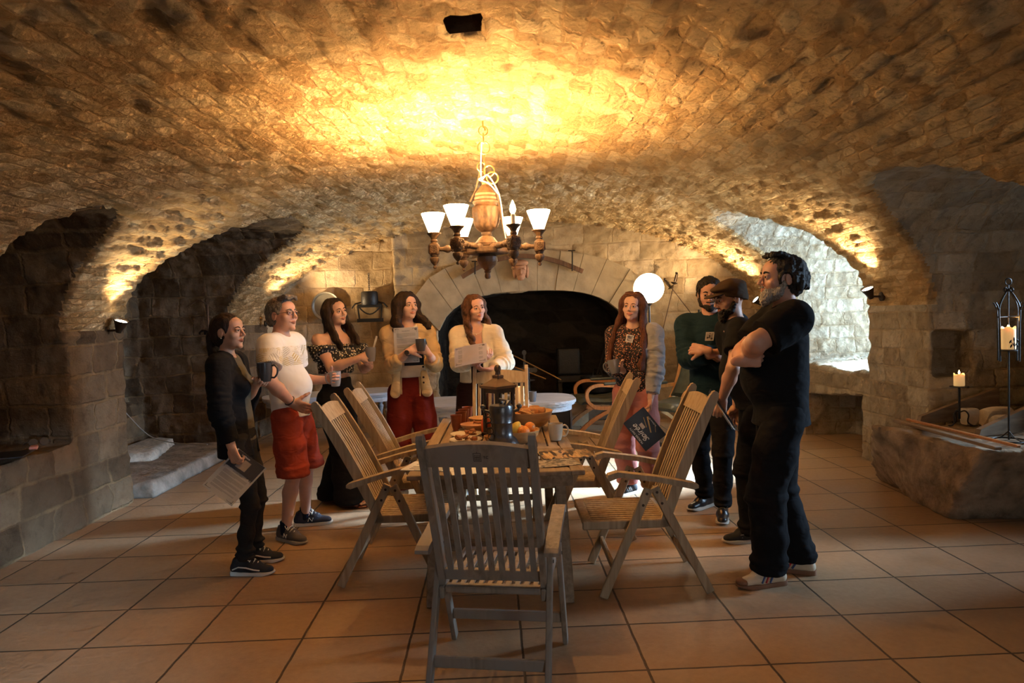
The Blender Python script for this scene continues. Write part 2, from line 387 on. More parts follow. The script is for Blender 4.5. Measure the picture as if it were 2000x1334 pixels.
def shell():
    parts = []
    for lo, hi, h in (((-5.6, 1.95, -.25), (5.8, 10.95, 3.05), RES), ((-5.6, -3.5, -.3), (5.8, 2.0, 3.1), .1)):
        V, Q = room_mesh(lo, hi, h)
        C = V[Q].mean(1)
        keep = (C[:, 2] > -.12) & (C[:, 1] > lo[1]+.1 if lo[1] > 0 else C[:, 1] < 2.0)
        Q = Q[keep]; parts.append((V, Q))
    V = np.concatenate([parts[0][0], parts[1][0]]); Q = np.concatenate([parts[0][1], parts[1][1]+len(parts[0][0])])
    # normals
    a, b, c, d = V[Q[:, 0]], V[Q[:, 1]], V[Q[:, 2]], V[Q[:, 3]]
    N = np.cross(c-a, d-b); N /= np.linalg.norm(N, axis=1)[:, None]+1e-9
    VN = np.zeros_like(V)
    for k in range(4): np.add.at(VN, Q[:, k], N)
    VN /= np.linalg.norm(VN, axis=1)[:, None]+1e-9
    # rough masonry: broad bulges, stone-sized lumps along the courses
    ang = np.arctan2((V[:, 2]-VZS)/VB, (V[:, 0]-VCX)/VA)
    on_v = (np.abs(np.sqrt(((V[:, 0]-VCX)/VA)**2+(np.maximum(V[:, 2]-VZS, 0)/VB)**2)-1) < .02) & (V[:, 2] > VZS-.05)
    S = V.copy()
    arc = ang*2.55
    Pv = np.stack([V[:, 1]*1.0, arc*2.4, V[:, 1]*0], 1)
    Pw = V*np.array([1, 1, 1.6])
    P = np.where(on_v[:, None], Pv, Pw)
    dsp = .022*vnoise(V, 1.7, 1)+.016*vnoise(P, 5.0, 2)+.012*vnoise(P, 11.0, 3)+.006*vnoise(V, 26, 4)
    row = np.floor(arc/.098); rr_ = hash3(row.astype(np.int64), np.floor(V[:, 1]*2.2+hash3(row.astype(np.int64), 0, 0, 9)*5).astype(np.int64), 0, 5)-.5
    dsp = dsp+np.where(on_v, .022*rr_, 0)
    V = V-VN*dsp[:, None]
    C = S[Q].mean(1)
    # sort the faces: what belongs to which side of the room
    er = np.sqrt(((C[:, 0]-VCX)/VA)**2+(np.maximum(C[:, 2]-VZS, 0)/VB)**2)
    ceil = (C[:, 2] > VZS) & (np.abs(er-1) < .018) & (C[:, 1] < YB+.17) & (C[:, 1] > -3.1)
    back = (C[:, 1] > YB-.06) & (np.abs(C[:, 0]-VCX) < 3.45) & ~ceil
    hearth = back & (C[:, 1] > YB+.03) & (C[:, 0] > -1.3) & (C[:, 0] < 1.9)
    front = C[:, 1] < -3.05
    opening = (C[:, 0] > 5.43) | (C[:, 0] < -5.3) | (front & (C[:, 0] > 1.5) & (C[:, 0] < 2.9) & (C[:, 2] < 2.05)); front = front & ~opening  # front wall hole added to admit the two fill lamps; the rest are windows
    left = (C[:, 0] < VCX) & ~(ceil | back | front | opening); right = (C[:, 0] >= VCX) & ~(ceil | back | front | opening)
    an = np.abs(N)
    def build(name, mask, mat, mode):
        q = Q[mask]; used, inv = np.unique(q, return_inverse=True); q2 = inv.reshape(q.shape)
        o = mesh_obj(name, V[used], q2, mat)
        o['kind'] = 'structure'
        vv = V[used][q2]; nn = an[mask]
        uvs = np.zeros((len(q2), 4, 2))
        if mode == 'vault':
            A = np.arctan2((vv[..., 2]-VZS)/VB, (vv[..., 0]-VCX)/VA)*2.55
            uvs[..., 0] = vv[..., 1]; uvs[..., 1] = A
        else:
            k = nn.argmax(1)
            # steep faces read by their own plane, soffits by the level of their courses
            uvs[..., 0] = np.where((k == 0)[:, None], vv[..., 1], vv[..., 0])
            uvs[..., 1] = np.where((k == 2)[:, None], vv[..., 1], vv[..., 2])
        l = o.data.uv_layers.new(name='UVMap'); l.data.foreach_set('uv', uvs.astype(np.float32).ravel())
        return o
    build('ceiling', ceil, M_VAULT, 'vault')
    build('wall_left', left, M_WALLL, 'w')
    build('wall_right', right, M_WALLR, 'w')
    build('wall_back', back & ~hearth, M_BACK, 'w')
    h = build('wall_hearth', hearth, M_SOOT, 'w')
    build('wall_front', front, M_WALLR, 'w')
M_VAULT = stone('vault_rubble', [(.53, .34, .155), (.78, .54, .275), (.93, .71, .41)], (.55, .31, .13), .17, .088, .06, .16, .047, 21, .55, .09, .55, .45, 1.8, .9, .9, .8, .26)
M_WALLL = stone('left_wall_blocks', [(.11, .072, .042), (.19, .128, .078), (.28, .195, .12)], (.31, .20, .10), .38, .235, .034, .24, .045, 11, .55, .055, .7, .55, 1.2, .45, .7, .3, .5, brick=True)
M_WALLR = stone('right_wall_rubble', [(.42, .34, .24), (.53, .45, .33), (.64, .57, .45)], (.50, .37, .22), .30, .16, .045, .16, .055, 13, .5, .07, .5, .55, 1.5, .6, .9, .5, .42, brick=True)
M_BACK = stone('back_wall_plastered_rubble', [(.31, .22, .125), (.44, .33, .20), (.54, .42, .28)], (.40, .29, .17), .50, .25, .03, .16, .03, 8, .25, .05, .5, .4, .9, .25, .7, .2, .6, brick=True)
M_SOOT = stone('sooty_hearth_stone', [(.016, .013, .010), (.028, .023, .018), (.048, .04, .03)], (.03, .025, .02), .4, .2, .03, .25, .03, 8)
RES = .026
shell()
# ------------------------------------------------------------------ floor: big tan flagstones
def floor_mat():
    m, nt, b = nodes('flagstone_floor'); L = nt.links.new
    tc = nd(nt, 'ShaderNodeTexCoord')
    mp = nd(nt, 'ShaderNodeMapping'); mp.inputs['Rotation'].default_value = (0, 0, R(-1.1)); mp.inputs['Location'].default_value = (.435+.525*10, -2.83+.43*12, 0)
    L(tc.outputs['Object'], mp.inputs[0])
    wn = nd(nt, 'ShaderNodeTexNoise', i_Scale=9.0, i_Detail=3.0); L(tc.outputs['Object'], wn.inputs[0])
    sc = nd(nt, 'ShaderNodeVectorMath', operation='SCALE'); L(wn.outputs[1], sc.inputs[0]); sc.inputs['Scale'].default_value = .010
    ad = nd(nt, 'ShaderNodeVectorMath', operation='ADD'); L(mp.outputs[0], ad.inputs[0]); L(sc.outputs[0], ad.inputs[1])
    def brick(ms, sm):
        br = nd(nt, 'ShaderNodeTexBrick', offset=0.0, squash=1.0)
        br.inputs['Color1'].default_value = (0, 0, 0, 1); br.inputs['Color2'].default_value = (1, 1, 1, 1)
        br.inputs['Scale'].default_value = 1; br.inputs['Mortar Size'].default_value = ms; br.inputs['Mortar Smooth'].default_value = sm
        br.inputs['Brick Width'].default_value = .525; br.inputs['Row Height'].default_value = .43; L(ad.outputs[0], br.inputs[0]); return br
    b1, b2 = brick(.0065, .35), brick(.0, 0)
    n1 = nd(nt, 'ShaderNodeTexNoise', i_Scale=3.0, i_Detail=6.0, i_Roughness=.6); L(tc.outputs['Object'], n1.inputs[0])
    n2 = nd(nt, 'ShaderNodeTexNoise', i_Scale=28.0, i_Detail=6.0, i_Roughness=.65); L(tc.outputs['Object'], n2.inputs[0])
    n3 = nd(nt, 'ShaderNodeTexNoise', i_Scale=7.0, i_Detail=4.0, i_Distortion=1.6); L(tc.outputs['Object'], n3.inputs[0])
    c = ramp(nt, b2.outputs[0], [(0, (.31, .20, .112)), (1, (.39, .265, .155))])
    c = mixc(nt, .5, c, ramp(nt, n1.outputs[0], [(.3, (.72, .62, .52)), (.6, (1.0, .98, .95))]), 'MULTIPLY')
    c = mixc(nt, .35, c, ramp(nt, n2.outputs[0], [(.3, (.7, .65, .6)), (.65, (1.1, 1.1, 1.1))]), 'MULTIPLY')
    c = mixc(nt, b1.outputs[1], c, (.06, .038, .02))
    L(c, b.inputs['Base Color'])
    L(ramp(nt, n1.outputs[0], [(.3, (.42, .42, .42)), (.7, (.6, .6, .6))]), b.inputs['Roughness'])
    b.inputs['Specular IOR Level'].default_value = .35
    h = mth(nt, 'ADD', mth(nt, 'MULTIPLY', n2.outputs[0], .25), mth(nt, 'MULTIPLY', n3.outputs[0], .35))
    h = mth(nt, 'SUBTRACT', h, mth(nt, 'MULTIPLY', b1.outputs[1], 1.2))
    bp = nd(nt, 'ShaderNodeBump', i_Strength=.7, i_Distance=.012); L(h, bp.inputs['Height']); L(bp.outputs[0], b.inputs['Normal'])
    return m
bm = bmesh.new(); box(bm, (.1, 3.9, -.04), (11, 14.6, .08)); fl = bm_obj('floor', bm, floor_mat()); fl['kind'] = 'structure'
# ------------------------------------------------------------------ shared materials
def wood(name, a, b_, rough=.6, sc=(40, 40, 3), bump=.25, grey=None):
    m, nt, b = nodes(name); L = nt.links.new
    tc = nd(nt, 'ShaderNodeTexCoord'); mp = nd(nt, 'ShaderNodeMapping'); mp.inputs['Scale'].default_value = sc; L(tc.outputs['Object'], mp.inputs[0])
    n = nd(nt, 'ShaderNodeTexNoise', i_Scale=1.0, i_Detail=5.0, i_Distortion=.6); L(mp.outputs[0], n.inputs[0])
    n2 = nd(nt, 'ShaderNodeTexNoise', i_Scale=6.0, i_Detail=4.0); L(tc.outputs['Object'], n2.inputs[0])
    c = ramp(nt, n.outputs[0], [(.32, a), (.68, b_)])
    if grey: c = mixc(nt, ramp(nt, n2.outputs[0], [(.42, (0, 0, 0)), (.6, (1, 1, 1))]), c, grey)
    L(c, b.inputs['Base Color']); b.inputs['Roughness'].default_value = rough; b.inputs['Specular IOR Level'].default_value = .3
    bp = nd(nt, 'ShaderNodeBump', i_Strength=bump, i_Distance=.004); L(n.outputs[0], bp.inputs['Height']); L(bp.outputs[0], b.inputs['Normal'])
    return m
TEAK = wood('weathered_teak', (.27, .19, .11), (.42, .32, .20))
TEAKG = wood('grey_weathered_teak', (.19, .15, .11), (.33, .27, .205), grey=(.25, .22, .19))
TEAKT = wood('table_teak', (.17, .115, .065), (.29, .215, .14), sc=(30, 3, 30))
PALE = wood('pale_teak', (.36, .27, .16), (.48, .38, .25))
CARVED = wood('carved_limed_oak', (.055, .027, .011), (.135, .072, .032), sc=(45, 45, 22), bump=1.0)
REDW = wood('reddish_beech', (.34, .13, .04), (.46, .20, .07), rough=.35)
DARKW = wood('dark_oak', (.035, .024, .016), (.07, .048, .03))
BARRELW = wood('old_barrel_oak', (.05, .032, .02), (.085, .055, .033), sc=(14, 14, 2))
PLANKW = wood('dusty_plank', (.13, .085, .05), (.22, .15, .09), sc=(6, 6, 30))
BOWLW = wood('bamboo_bowl', (.50, .28, .11), (.62, .38, .17), rough=.4, sc=(8, 8, 60))
WASHED = wood('whitewashed_wood', (.30, .30, .32), (.48, .49, .51), sc=(6, 60, 60), bump=.4)
IRON = plain('black_iron', (.022, .019, .017), .5, .6, bump=.3)
BRONZE = plain('dark_bronze', (.05, .032, .02), .42, .7)
RUSTY = plain('rusty_iron', (.11, .06, .035), .7, .5, bump=.5)
BRASS = plain('chain_brass', (.50, .34, .14), .35, .9)
PEWTER = plain('dark_pewter', (.10, .10, .10), .33, .85, bump=.15)
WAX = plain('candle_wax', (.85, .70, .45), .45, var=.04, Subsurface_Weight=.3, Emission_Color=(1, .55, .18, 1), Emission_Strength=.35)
FLAME = emit('candle_flame', (1, .72, .30), 14)
PAPER = plain('white_paper', (.66, .64, .60), .7, var=.03)
DARKP = plain('dark_print', (.018, .018, .022), .35, var=.2)
INK = plain('ink', (.03, .03, .03), .6)
WHITEINK = plain('white_print', (.75, .75, .75), .6)
TERRA = plain('terracotta_glaze', (.22, .055, .022), .28, var=.35, scale=9)
GREYMUG = plain('grey_stoneware', (.14, .14, .15), .22, var=.06)
DARKMUG = plain('charcoal_stoneware', (.05, .048, .048), .2, var=.06)
CREAM = plain('cream_stoneware', (.62, .54, .40), .25, var=.04)
LEATHER = plain('green_leather', (.05, .058, .045), .3, var=.2, bump=.2, bscale=90)
SHADE = emit('lit_glass_shade', (1, .66, .32), 42)
GLOBE = emit('lit_globe', (1, .72, .42), 26)
BULB = emit('lit_bulb', (1, .78, .42), 30)
# ------------------------------------------------------------------ folding armchairs
def make_chair(wd, recline=0.0, aslope=.05, name='folding_armchair', mark=False):
    t = thing(name, None, None)
    tb = recline
    def stile(u):                # u 0 bottom .. 1 top, in y,z
        return (-.05-(.235+tb)*u-.05*u*u, .355+.71*u-(.02+tb*.3)*u*u+.01)
    # legs: front pair and rear pair cross under the armrest
    for s in (-1, 1):
        for (y0, y1) in ((.29, .035), (-.29, .0)):
            bm = bmesh.new(); xx = s*(.262 if y0 > 0 else .235)
            bar(bm, (xx, y0, .008), (xx, y1, .585), .048, .024, up=(1, 0, 0)); bev_all(bm, .006); 
            for v in bm.verts:
                if v.co.z < .03: v.co.z = max(0, v.co.z) if v.co.z < .012 else v.co.z
            leg = bm_obj('leg', bm, wd, t)
            for (yy, zz) in ((y1+(.012 if y0 > 0 else -.012), .56), (y1+(y0-y1)*.13, .50)):
                b2 = bmesh.new(); lathe(b2, [(.0075, -.015), (.0075, .015)], 10, (xx, yy, zz), Matrix.Rotation(PI/2, 3, 'Y'))
                bm_obj('bolt', b2, BRONZE, leg)
        bm = bmesh.new()
        pr_ = [(.24, .585+aslope+.0), (.255, .600+aslope), (.25, .618+aslope), (.2, .632+aslope), (.0, .628+aslope*.5), (-.2, .612), (-.225, .60), (-.225, .585), (-.2, .578), (0, .60+aslope*.5), (.19, .604+aslope)]
        prism(bm, pr_, s*.258-.028, s*.258+.028, 'x'); bev_all(bm, .006, 2)
        bm_obj('armrest', bm, wd, t)
    for (yy, zz, ww) in ((.29-.255*.26, .15, .50), (-.29+.29*.26, .15, .45)):
        bm = bmesh.new(); box(bm, (0, yy, zz), (ww, .02, .045), bev=.004); bm_obj('crossbar', bm, wd, t)
    # seat
    bm = bmesh.new()
    for s in (-1, 1): box(bm, (s*.212, .135, .385), (.026, .50, .05), bev=.006)
    box(bm, (0, .36, .398), (.40, .055, .026), bev=.006); box(bm, (0, -.085, .398), (.40, .055, .026), bev=.006)
    st = bm_obj('seat_frame', bm, wd, t)
    bm = bmesh.new()
    for k in range(10): box(bm, ((k-4.5)*.0385, .137, .402), (.024, .40, .014), bev=.003)
    bm_obj('seat', bm, wd, t)
    # backrest
    for s in (-1, 1):
        bm = bmesh.new(); P = [stile(u/10) for u in range(11)]
        n = len(P); ed = []
        for sgn in (-1, 1):
            row = []
            for i, (y, z) in enumerate(P):
                a = P[max(i-1, 0)]; c = P[min(i+1, n-1)]; dy, dz = c[0]-a[0], c[1]-a[1]; l = math.hypot(dy, dz)
                hw = .024+.006*math.sin(i/10*PI)*1
                row.append((y-sgn*dz/l*hw, z+sgn*dy/l*hw))
            ed.append(row)
        y, z = P[-1]; capt = [(y+.022*math.cos(a)-.004, z+.028*math.sin(a)+.004) for a in [R(20), R(60), R(95), R(130), R(165)]]
        prism(bm, ed[0]+capt[::1]+ed[1][::-1], s*.212-.013, s*.212+.013, 'x'); bev_all(bm, .005, 2)
        bm_obj('back_post', bm, wd, t)
    bk = bmesh.new()
    for k in range(9):
        x = (k-4)*.0432; us = [.10, .35, .6, .87]
        pts = [Vector((x, stile(u)[0]-.004, stile(u)[1])) for u in us]
        for a, b in zip(pts, pts[1:]): bar(bk, a, b, .024, .011, up=(0, 1, 0))
    bo = bm_obj('backrest', bk, wd, t)
    bm = bmesh.new(); a = Vector((0, *stile(.095))); b = Vector((0, *stile(.165)))
    dv = (b-a).normalized(); bar(bm, a, b, .40, .02, up=(0, 1, 0), bev=.003); bm_obj('lower_rail', bm, wd, bo)
    # curved top rail
    y0, z0 = stile(.85); y1, z1 = stile(.965); d = Vector((0, y1-y0, z1-z0)); L_ = d.length; d.normalize(); nrm = Vector((0, d.z, -d.y))
    bm = bmesh.new(); poly = [(-.20, 0), (.20, 0)]+[(.20-.40*i/12, L_+.022*math.sin(PI*i/12)) for i in range(13)]
    A = []; B = []
    for (x, h) in poly:
        p = Vector((x, y0, z0))+d*h
        A.append(bm.verts.new(p+nrm*.011)); B.append(bm.verts.new(p-nrm*.011))
    k = len(poly)
    for i in range(k): bm.faces.new((A[i], A[(i+1) % k], B[(i+1) % k], B[i]))
    bm.faces.new(A); bm.faces.new(B[::-1])
    bev_all(bm, .004, 2); tr = bm_obj('top_rail', bm, wd, bo)
    if mark:
        bm = bmesh.new(); c0 = Vector((0, y0, z0))+d*(L_*.55)-nrm*.0115
        def seg(x0, h0, x1, h1, w_=.0018):
            a = c0+Vector((x0, 0, 0))+d*h0; b = c0+Vector((x1, 0, 0))+d*h1; bar(bm, a, b, w_, w_, up=(1, 0, .01))
        for q in ((-.014, -.018, .014, -.018), (-.014, .02, .014, .02), (-.014, -.018, -.014, .02), (.014, -.018, .014, .02),
                  (-.009, -.012, -.009, .012), (-.003, -.012, -.003, .012), (.003, -.012, .003, .012), (.009, -.012, .009, .012), (-.010, .0, .010, .0), (-.010, -.012, .010, -.012), (0, .02, 0, .026),
                  (.024, .004, .030, .006), (.030, .006, .027, -.005), (.036, .006, .033, -.004), (.036, .006, .043, .006), (.033, -.004, .042, -.005)):
            seg(*q)
        bm_obj('burnt_mark', bm, plain('burnt_wood', (.07, .05, .035), .8), tr)
    return t
def place(t, x, y, rz, label, cat, group=None, z=0):
    t.location = (x, y, z); t.rotation_euler = (0, 0, rz); return prop(t, label, cat, group)
CG = 'folding garden armchairs round the table'
ch = make_chair(TEAKG, 0, .04, mark=True)
place(ch, -.075, 2.86, R(-9), 'grey weathered folding armchair seen from behind, nearest in front of the table', 'chair', CG)
chR = make_chair(TEAK, .0, .05)
place(chR, .76, 3.83, R(90), 'slatted folding armchair right of the table, nearest on that side, facing left', 'chair', CG)
c2 = copy_tree(chR); place(c2, .53, 4.72, R(86), 'slatted folding armchair right of the table, behind the other one on that side', 'chair', CG)
chL = make_chair(TEAK, .06, .075)
place(chL, -.70, 4.08, R(-90), 'slatted folding armchair left of the table, nearer of the two leaning back there', 'chair', CG)
c4 = copy_tree(chL); place(c4, -.70, 4.84, R(-88), 'slatted folding armchair left of the table, the farther one in front of the black trousers', 'chair', CG)
chB = make_chair(PALE, -.10, .03)
place(chB, -.075, 5.34, R(176), 'pale wooden folding armchair at the far end of the table behind the lantern', 'chair', CG)
# ------------------------------------------------------------------ slatted table
tab = thing('garden_table', 'weathered slatted wooden table covered with crockery in the middle of the room', 'table', (-.075, 4.3, 0))
TZ = .74
def panel(y0, y1, xw):
    bm = bmesh.new()
    for s in (-1, 1): box(bm, (s*(xw-.035), (y0+y1)/2, TZ-.0125), (.07, y1-y0, .025), bev=.004)
    for y in (y0+.04, y1-.04): box(bm, (0, y, TZ-.013), (2*xw-.14, .08, .025), bev=.004)
    n = int((2*xw-.15)/.062); pit = (2*xw-.145)/n
    for k in range(n):
        x = -xw+.0725+pit*(k+.5); box(bm, (x, (y0+y1)/2, TZ-.014), (pit-.010, y1-y0-.168, .02), bev=.003)
    for y in (y0+(y1-y0)*.33, y0+(y1-y0)*.66): box(bm, (0, y, TZ-.03), (2*xw-.1, .04, .02))
    return bm
bm_obj('tabletop', panel(-.35, .98, .44), TEAKT, tab); bm_obj('extension_leaf', panel(-.93, -.356, .445), TEAKT, tab)
bm = bmesh.new()
for y in (-.80, .85): box(bm, (0, y, TZ-.07), (.78, .03, .07))
for s in (-1, 1): box(bm, (s*.38, .02, TZ-.07), (.03, 1.66, .07))
bm_obj('apron', bm, TEAKT, tab)
for s in (-1, 1):
    for y0, y1 in ((-.76, -.55), (.80, .62)):
        bm = bmesh.new(); bar(bm, (s*.36, y0, 0), (s*.34, y1, TZ-.04), .05, .06, up=(1, 0, 0), bev=.005); bm_obj('leg', bm, TEAKT, tab)
bm = bmesh.new(); box(bm, (0, .03, .30), (.06, 1.35, .04)); box(bm, (0, -.68, .30), (.66, .04, .05)); box(bm, (0, .72, .30), (.66, .04, .05)); bm_obj('stretcher', bm, TEAKT, tab)
# ------------------------------------------------------------------ chandelier
cd = thing('chandelier', 'carved wooden chandelier with five glass shades hanging over the table', 'chandelier', CH)
bm = bmesh.new()
lathe(bm, [(.004, -.205), (.016, -.20), (.022, -.185), (.017, -.165), (.024, -.155), (.018, -.15), (.03, -.135), (.055, -.115), (.068, -.085), (.066, -.06), (.05, -.045), (.045, -.04)], 28)
bm_obj('pendant_finial', bm, plain('dark_carved_oak', (.16, .075, .03), .4, bump=.6, bscale=40), cd, True)
bm = bmesh.new(); lathe(bm, [(.05, -.045), (.135, -.04), (.14, -.03), (.14, -.002), (.12, .002), (.05, .012)], 6); bm_obj('hub', bm, CARVED, cd)
bm = bmesh.new()
prof = [(.045, .0), (.075, .012), (.078, .03), (.05, .065), (.03, .078), (.034, .088), (.034, .10), (.05, .112), (.072, .135), (.084, .17), (.088, .22), (.086, .262), (.078, .268), (.07, .278), (.082, .29), (.084, .30), (.07, .312), (.074, .325), (.066, .338), (.068, .35), (.052, .372), (.034, .395), (.02, .41), (.022, .43), (.008, .445)]
lathe(bm, [q for a_, b_ in zip(prof, prof[1:]) for q in [(a_[0]+(b_[0]-a_[0])*t_/3, a_[1]+(b_[1]-a_[1])*t_/3) for t_ in range(3)]]+[prof[-1]], 72)
for v in bm.verts:                      # carved gadroons on the belly
    if .12 < v.co.z < .262:
        a = math.atan2(v.co.y, v.co.x); k = 1+.05*math.cos(9*a)+.02*math.sin(v.co.z*160)*math.cos(9*a); v.co.x *= k; v.co.y *= k
bm_obj('baluster', bm, CARVED, cd, True)
for i in range(6):
    a = R(60*i); ca, sa = math.cos(a), math.sin(a); rot = Matrix.Rotation(a, 3, 'Z'); ax = rot @ Matrix.Rotation(PI/2, 3, 'Y')
    bm = bmesh.new()
    sp = [(.012, .06), (.02, .075), (.024, .09), (.018, .105), (.013, .112), (.019, .12), (.013, .127), (.019, .136), (.022, .165), (.020, .20), (.014, .214), (.022, .224), (.014, .234), (.024, .25), (.026, .262), (.018, .278), (.014, .29), (.014, .31)]
    lathe(bm, sp, 16, (0, 0, 0.0), ax)
    arm = bm_obj('arm', bm, CARVED, cd, True)
    p = Vector((ca*CH_R, sa*CH_R, 0))
    bm = bmesh.new(); box(bm, p, (.068, .068, .072), rot, .012, 2)
    for q in (rot @ Vector((.035, 0, 0)), rot @ Vector((0, .035, 0)), rot @ Vector((0, -.035, 0))):
        zq = q.normalized().to_track_quat('Z', 'Y').to_matrix()
        lathe(bm, [(.026, 0), (.027, .003), (.022, .004), (.021, .001)], 20, p+q, zq)
        for k in range(8):
            aa = k*PI/4; off = zq @ Vector((.013*math.cos(aa), .013*math.sin(aa), .002))
            r_ = bmesh.ops.create_uvsphere(bm, u_segments=6, v_segments=4, radius=1, matrix=Matrix.Translation(p+q+off) @ (zq @ Matrix.Rotation(aa, 3, 'Z')).to_4x4() @ Matrix.Diagonal((.009, .004, .003, 1)))
    bk = bm_obj('rosette_block', bm, CARVED, arm)
    bm = bmesh.new()
    lathe(bm, [(.028, .036), (.02, .045), (.024, .055), (.018, .066), (.024, .08), (.034, .092), (.046, .102), (.046, .108), (.02, .110)], 24, p); bm_obj('socket_cup', bm, CARVED, arm, True)
    bm = bmesh.new()
    lathe(bm, [(.003, -.128), (.010, -.124), (.012, -.114), (.006, -.106), (.012, -.10), (.024, -.086), (.032, -.068), (.030, -.056), (.02, -.05), (.026, -.044), (.028, -.034)], 24, p); bm_obj('drop_finial', bm, CARVED, arm, True)
    if i == 5:                               # the bare candle bulb
        bm = bmesh.new(); lathe(bm, [(.014, .108), (.014, .17), (.008, .172)], 16, p); bm_obj('candle_sleeve', bm, CREAM, arm, True)
        bm = bmesh.new(); lathe(bm, [(.008, .17), (.016, .185), (.020, .20), (.016, .222), (.006, .245), (.001, .255)], 16, p); bm_obj('bulb', bm, BULB, arm, True)
        light('chandelier_bulb', 'POINT', CH+p+Vector((0, 0, .285)), CH_W*.25, WARM, .025)
    else:
        bm = bmesh.new(); lathe(bm, [(.030, .110), (.034, .112), (.078, .232), (.076, .233), (.031, .115), (.02, .1125)], 32, p, caps=False); bm_obj('glass_shade', bm, SHADE, arm, True)
        light('chandelier_bulb', 'POINT', CH+p+Vector((0, 0, .192)), CH_W, WARM, .025)
# chain, ties and cord
top = at(944, 245, Y=4.5)-CH
bm = bmesh.new()
def ring(bm, c, r_, w_, rot):
    pts = [Vector(c)+rot @ Vector((r_*math.cos(2*PI*k/20), 0, r_*math.sin(2*PI*k/20))) for k in range(20)]
    tube(bm, pts, w_, 6, closed=True)
I3 = Matrix.Identity(3); Rz = lambda d: Matrix.Rotation(R(d), 3, 'Z')
zt = top.z
ring(bm, (.0, 0, zt-.035), .03, .004, Rz(10)); ring(bm, (.0, 0, zt-.145), .04, .005, Rz(15)); ring(bm, (.03, 0, zt-.295), .036, .005, Rz(-15)); ring(bm, (-.02, .01, zt-.265), .03, .004, Rz(30)); ring(bm, (.05, 0, zt-.34), .038, .006, Rz(10))
for (x0, z0, z1) in ((0, zt-.05, zt-.115), (.012, zt-.175, zt-.25), (.02, zt-.24, zt-.30)):
    pts = [Vector((x0+.009*math.cos(a), .009*0, (z0+z1)/2+abs(z0-z1)/2*math.sin(a)+0)) for a in [k*PI/8 for k in range(16)]]
    tube(bm, [Rz(80) @ p for p in pts], .004, 6, closed=True)
tube(bm, [(0, 0, zt+.03), (0, 0, zt-.01), (.012, 0, zt-.02), (.012, 0, zt-.035)], .006, 8)
bm_obj('chain', bm, BRASS, cd, True)
bm = bmesh.new()
tube(bm, [(-.03, 0, zt-.30), (-.062, 0, zt-.42), (-.10, -.02, .30)], .006, 6); tube(bm, [(.06, 0, zt-.37), (.075, 0, zt-.44), (.115, -.02, .1)], .006, 6)
bm_obj('hanging_strap', bm, RUSTY, cd, True)
bm = bmesh.new()
tube(bm, spl([(-.01, -.05, zt-.12), (-.02, -.05, zt-.26), (-.018, -.06, zt-.36), (.02, -.075, .46), (.075, -.095, .37), (.10, -.10, .28), (.115, -.10, .12), (.125, -.08, .05)], 6), .0045, 6)
tube(bm, spl([(.01, -.07, .455), (-.035, -.08, .43), (.03, -.09, .40), (.085, -.10, .33)], 6), .004, 6)
bm_obj('white_cord', bm, plain('white_flex', (.7, .68, .62), .4), cd, True)
# ------------------------------------------------------------------ wall spotlights
def spotlight(p, a, wall, label):
    t = thing('wall_spotlight', label, 'spotlight', p, 0, 'spotlights on the vault piers')
    d = (a-p).normalized(); rot = d.to_track_quat('Z', 'Y').to_matrix()
    bm = bmesh.new(); lathe(bm, [(.012, -.055), (.022, -.05), (.026, -.03), (.040, .01), (.058, .055), (.060, .06), (.055, .06), (.045, .03), (.01, .0)], 24, (0, 0, 0), rot); bm_obj('lamp_head', bm, BRONZE, t, True)
    bm = bmesh.new(); lathe(bm, [(.001, .040), (.048, .042), (.05, .045), (.001, .05)], 24, (0, 0, 0), rot); bm_obj('lamp_glass', bm, emit('lit_reflector', (1, .80, .5), 16) if 'lit_reflector' not in MATS else MATS['lit_reflector'], t, True)
    wv = Vector(wall)
    bm = bmesh.new(); bar(bm, wv*.10+Vector((0, 0, -.03)), d*-.03, .018, .018); lathe(bm, [(.042, 0), (.042, .02), (.03, .028)], 20, wv*.125+Vector((0, 0, -.03)), (-wv).to_track_quat('Z', 'Y').to_matrix()); bm_obj('wall_bracket', bm, BRONZE, t, True)
SL = ['dark metal spotlight on the left pier above the low wall', 'dark metal spotlight on the left wall behind the man in glasses', 'dark metal spotlight on the right pier beside the bright window bay', 'dark metal spotlight on the right wall by the far corner hidden behind the bearded man']
for (n_, p_, a_, e_), lb in zip(SPOTS, SL): spotlight(p_, a_, (-1, .0, 0) if n_[0] == 'l' else (1, 0, 0), lb)
# ------------------------------------------------------------------ globe lamp
g = thing('globe_lamp', 'glowing white globe lamp on a tall thin stand behind the woman in the grey cardigan', 'lamp', (1.62, 7.7, 0))
bm = bmesh.new(); bmesh.ops.create_uvsphere(bm, u_segments=32, v_segments=20, radius=.17, matrix=Matrix.Translation((0, 0, 1.78))); gl = bm_obj('globe', bm, GLOBE, g, True)
bm = bmesh.new(); lathe(bm, [(.13, 0), (.13, .015), (.02, .03), (.011, .06), (.011, 1.58), (.03, 1.60), (.05, 1.63)], 20); bm_obj('stand', bm, IRON, g, True)
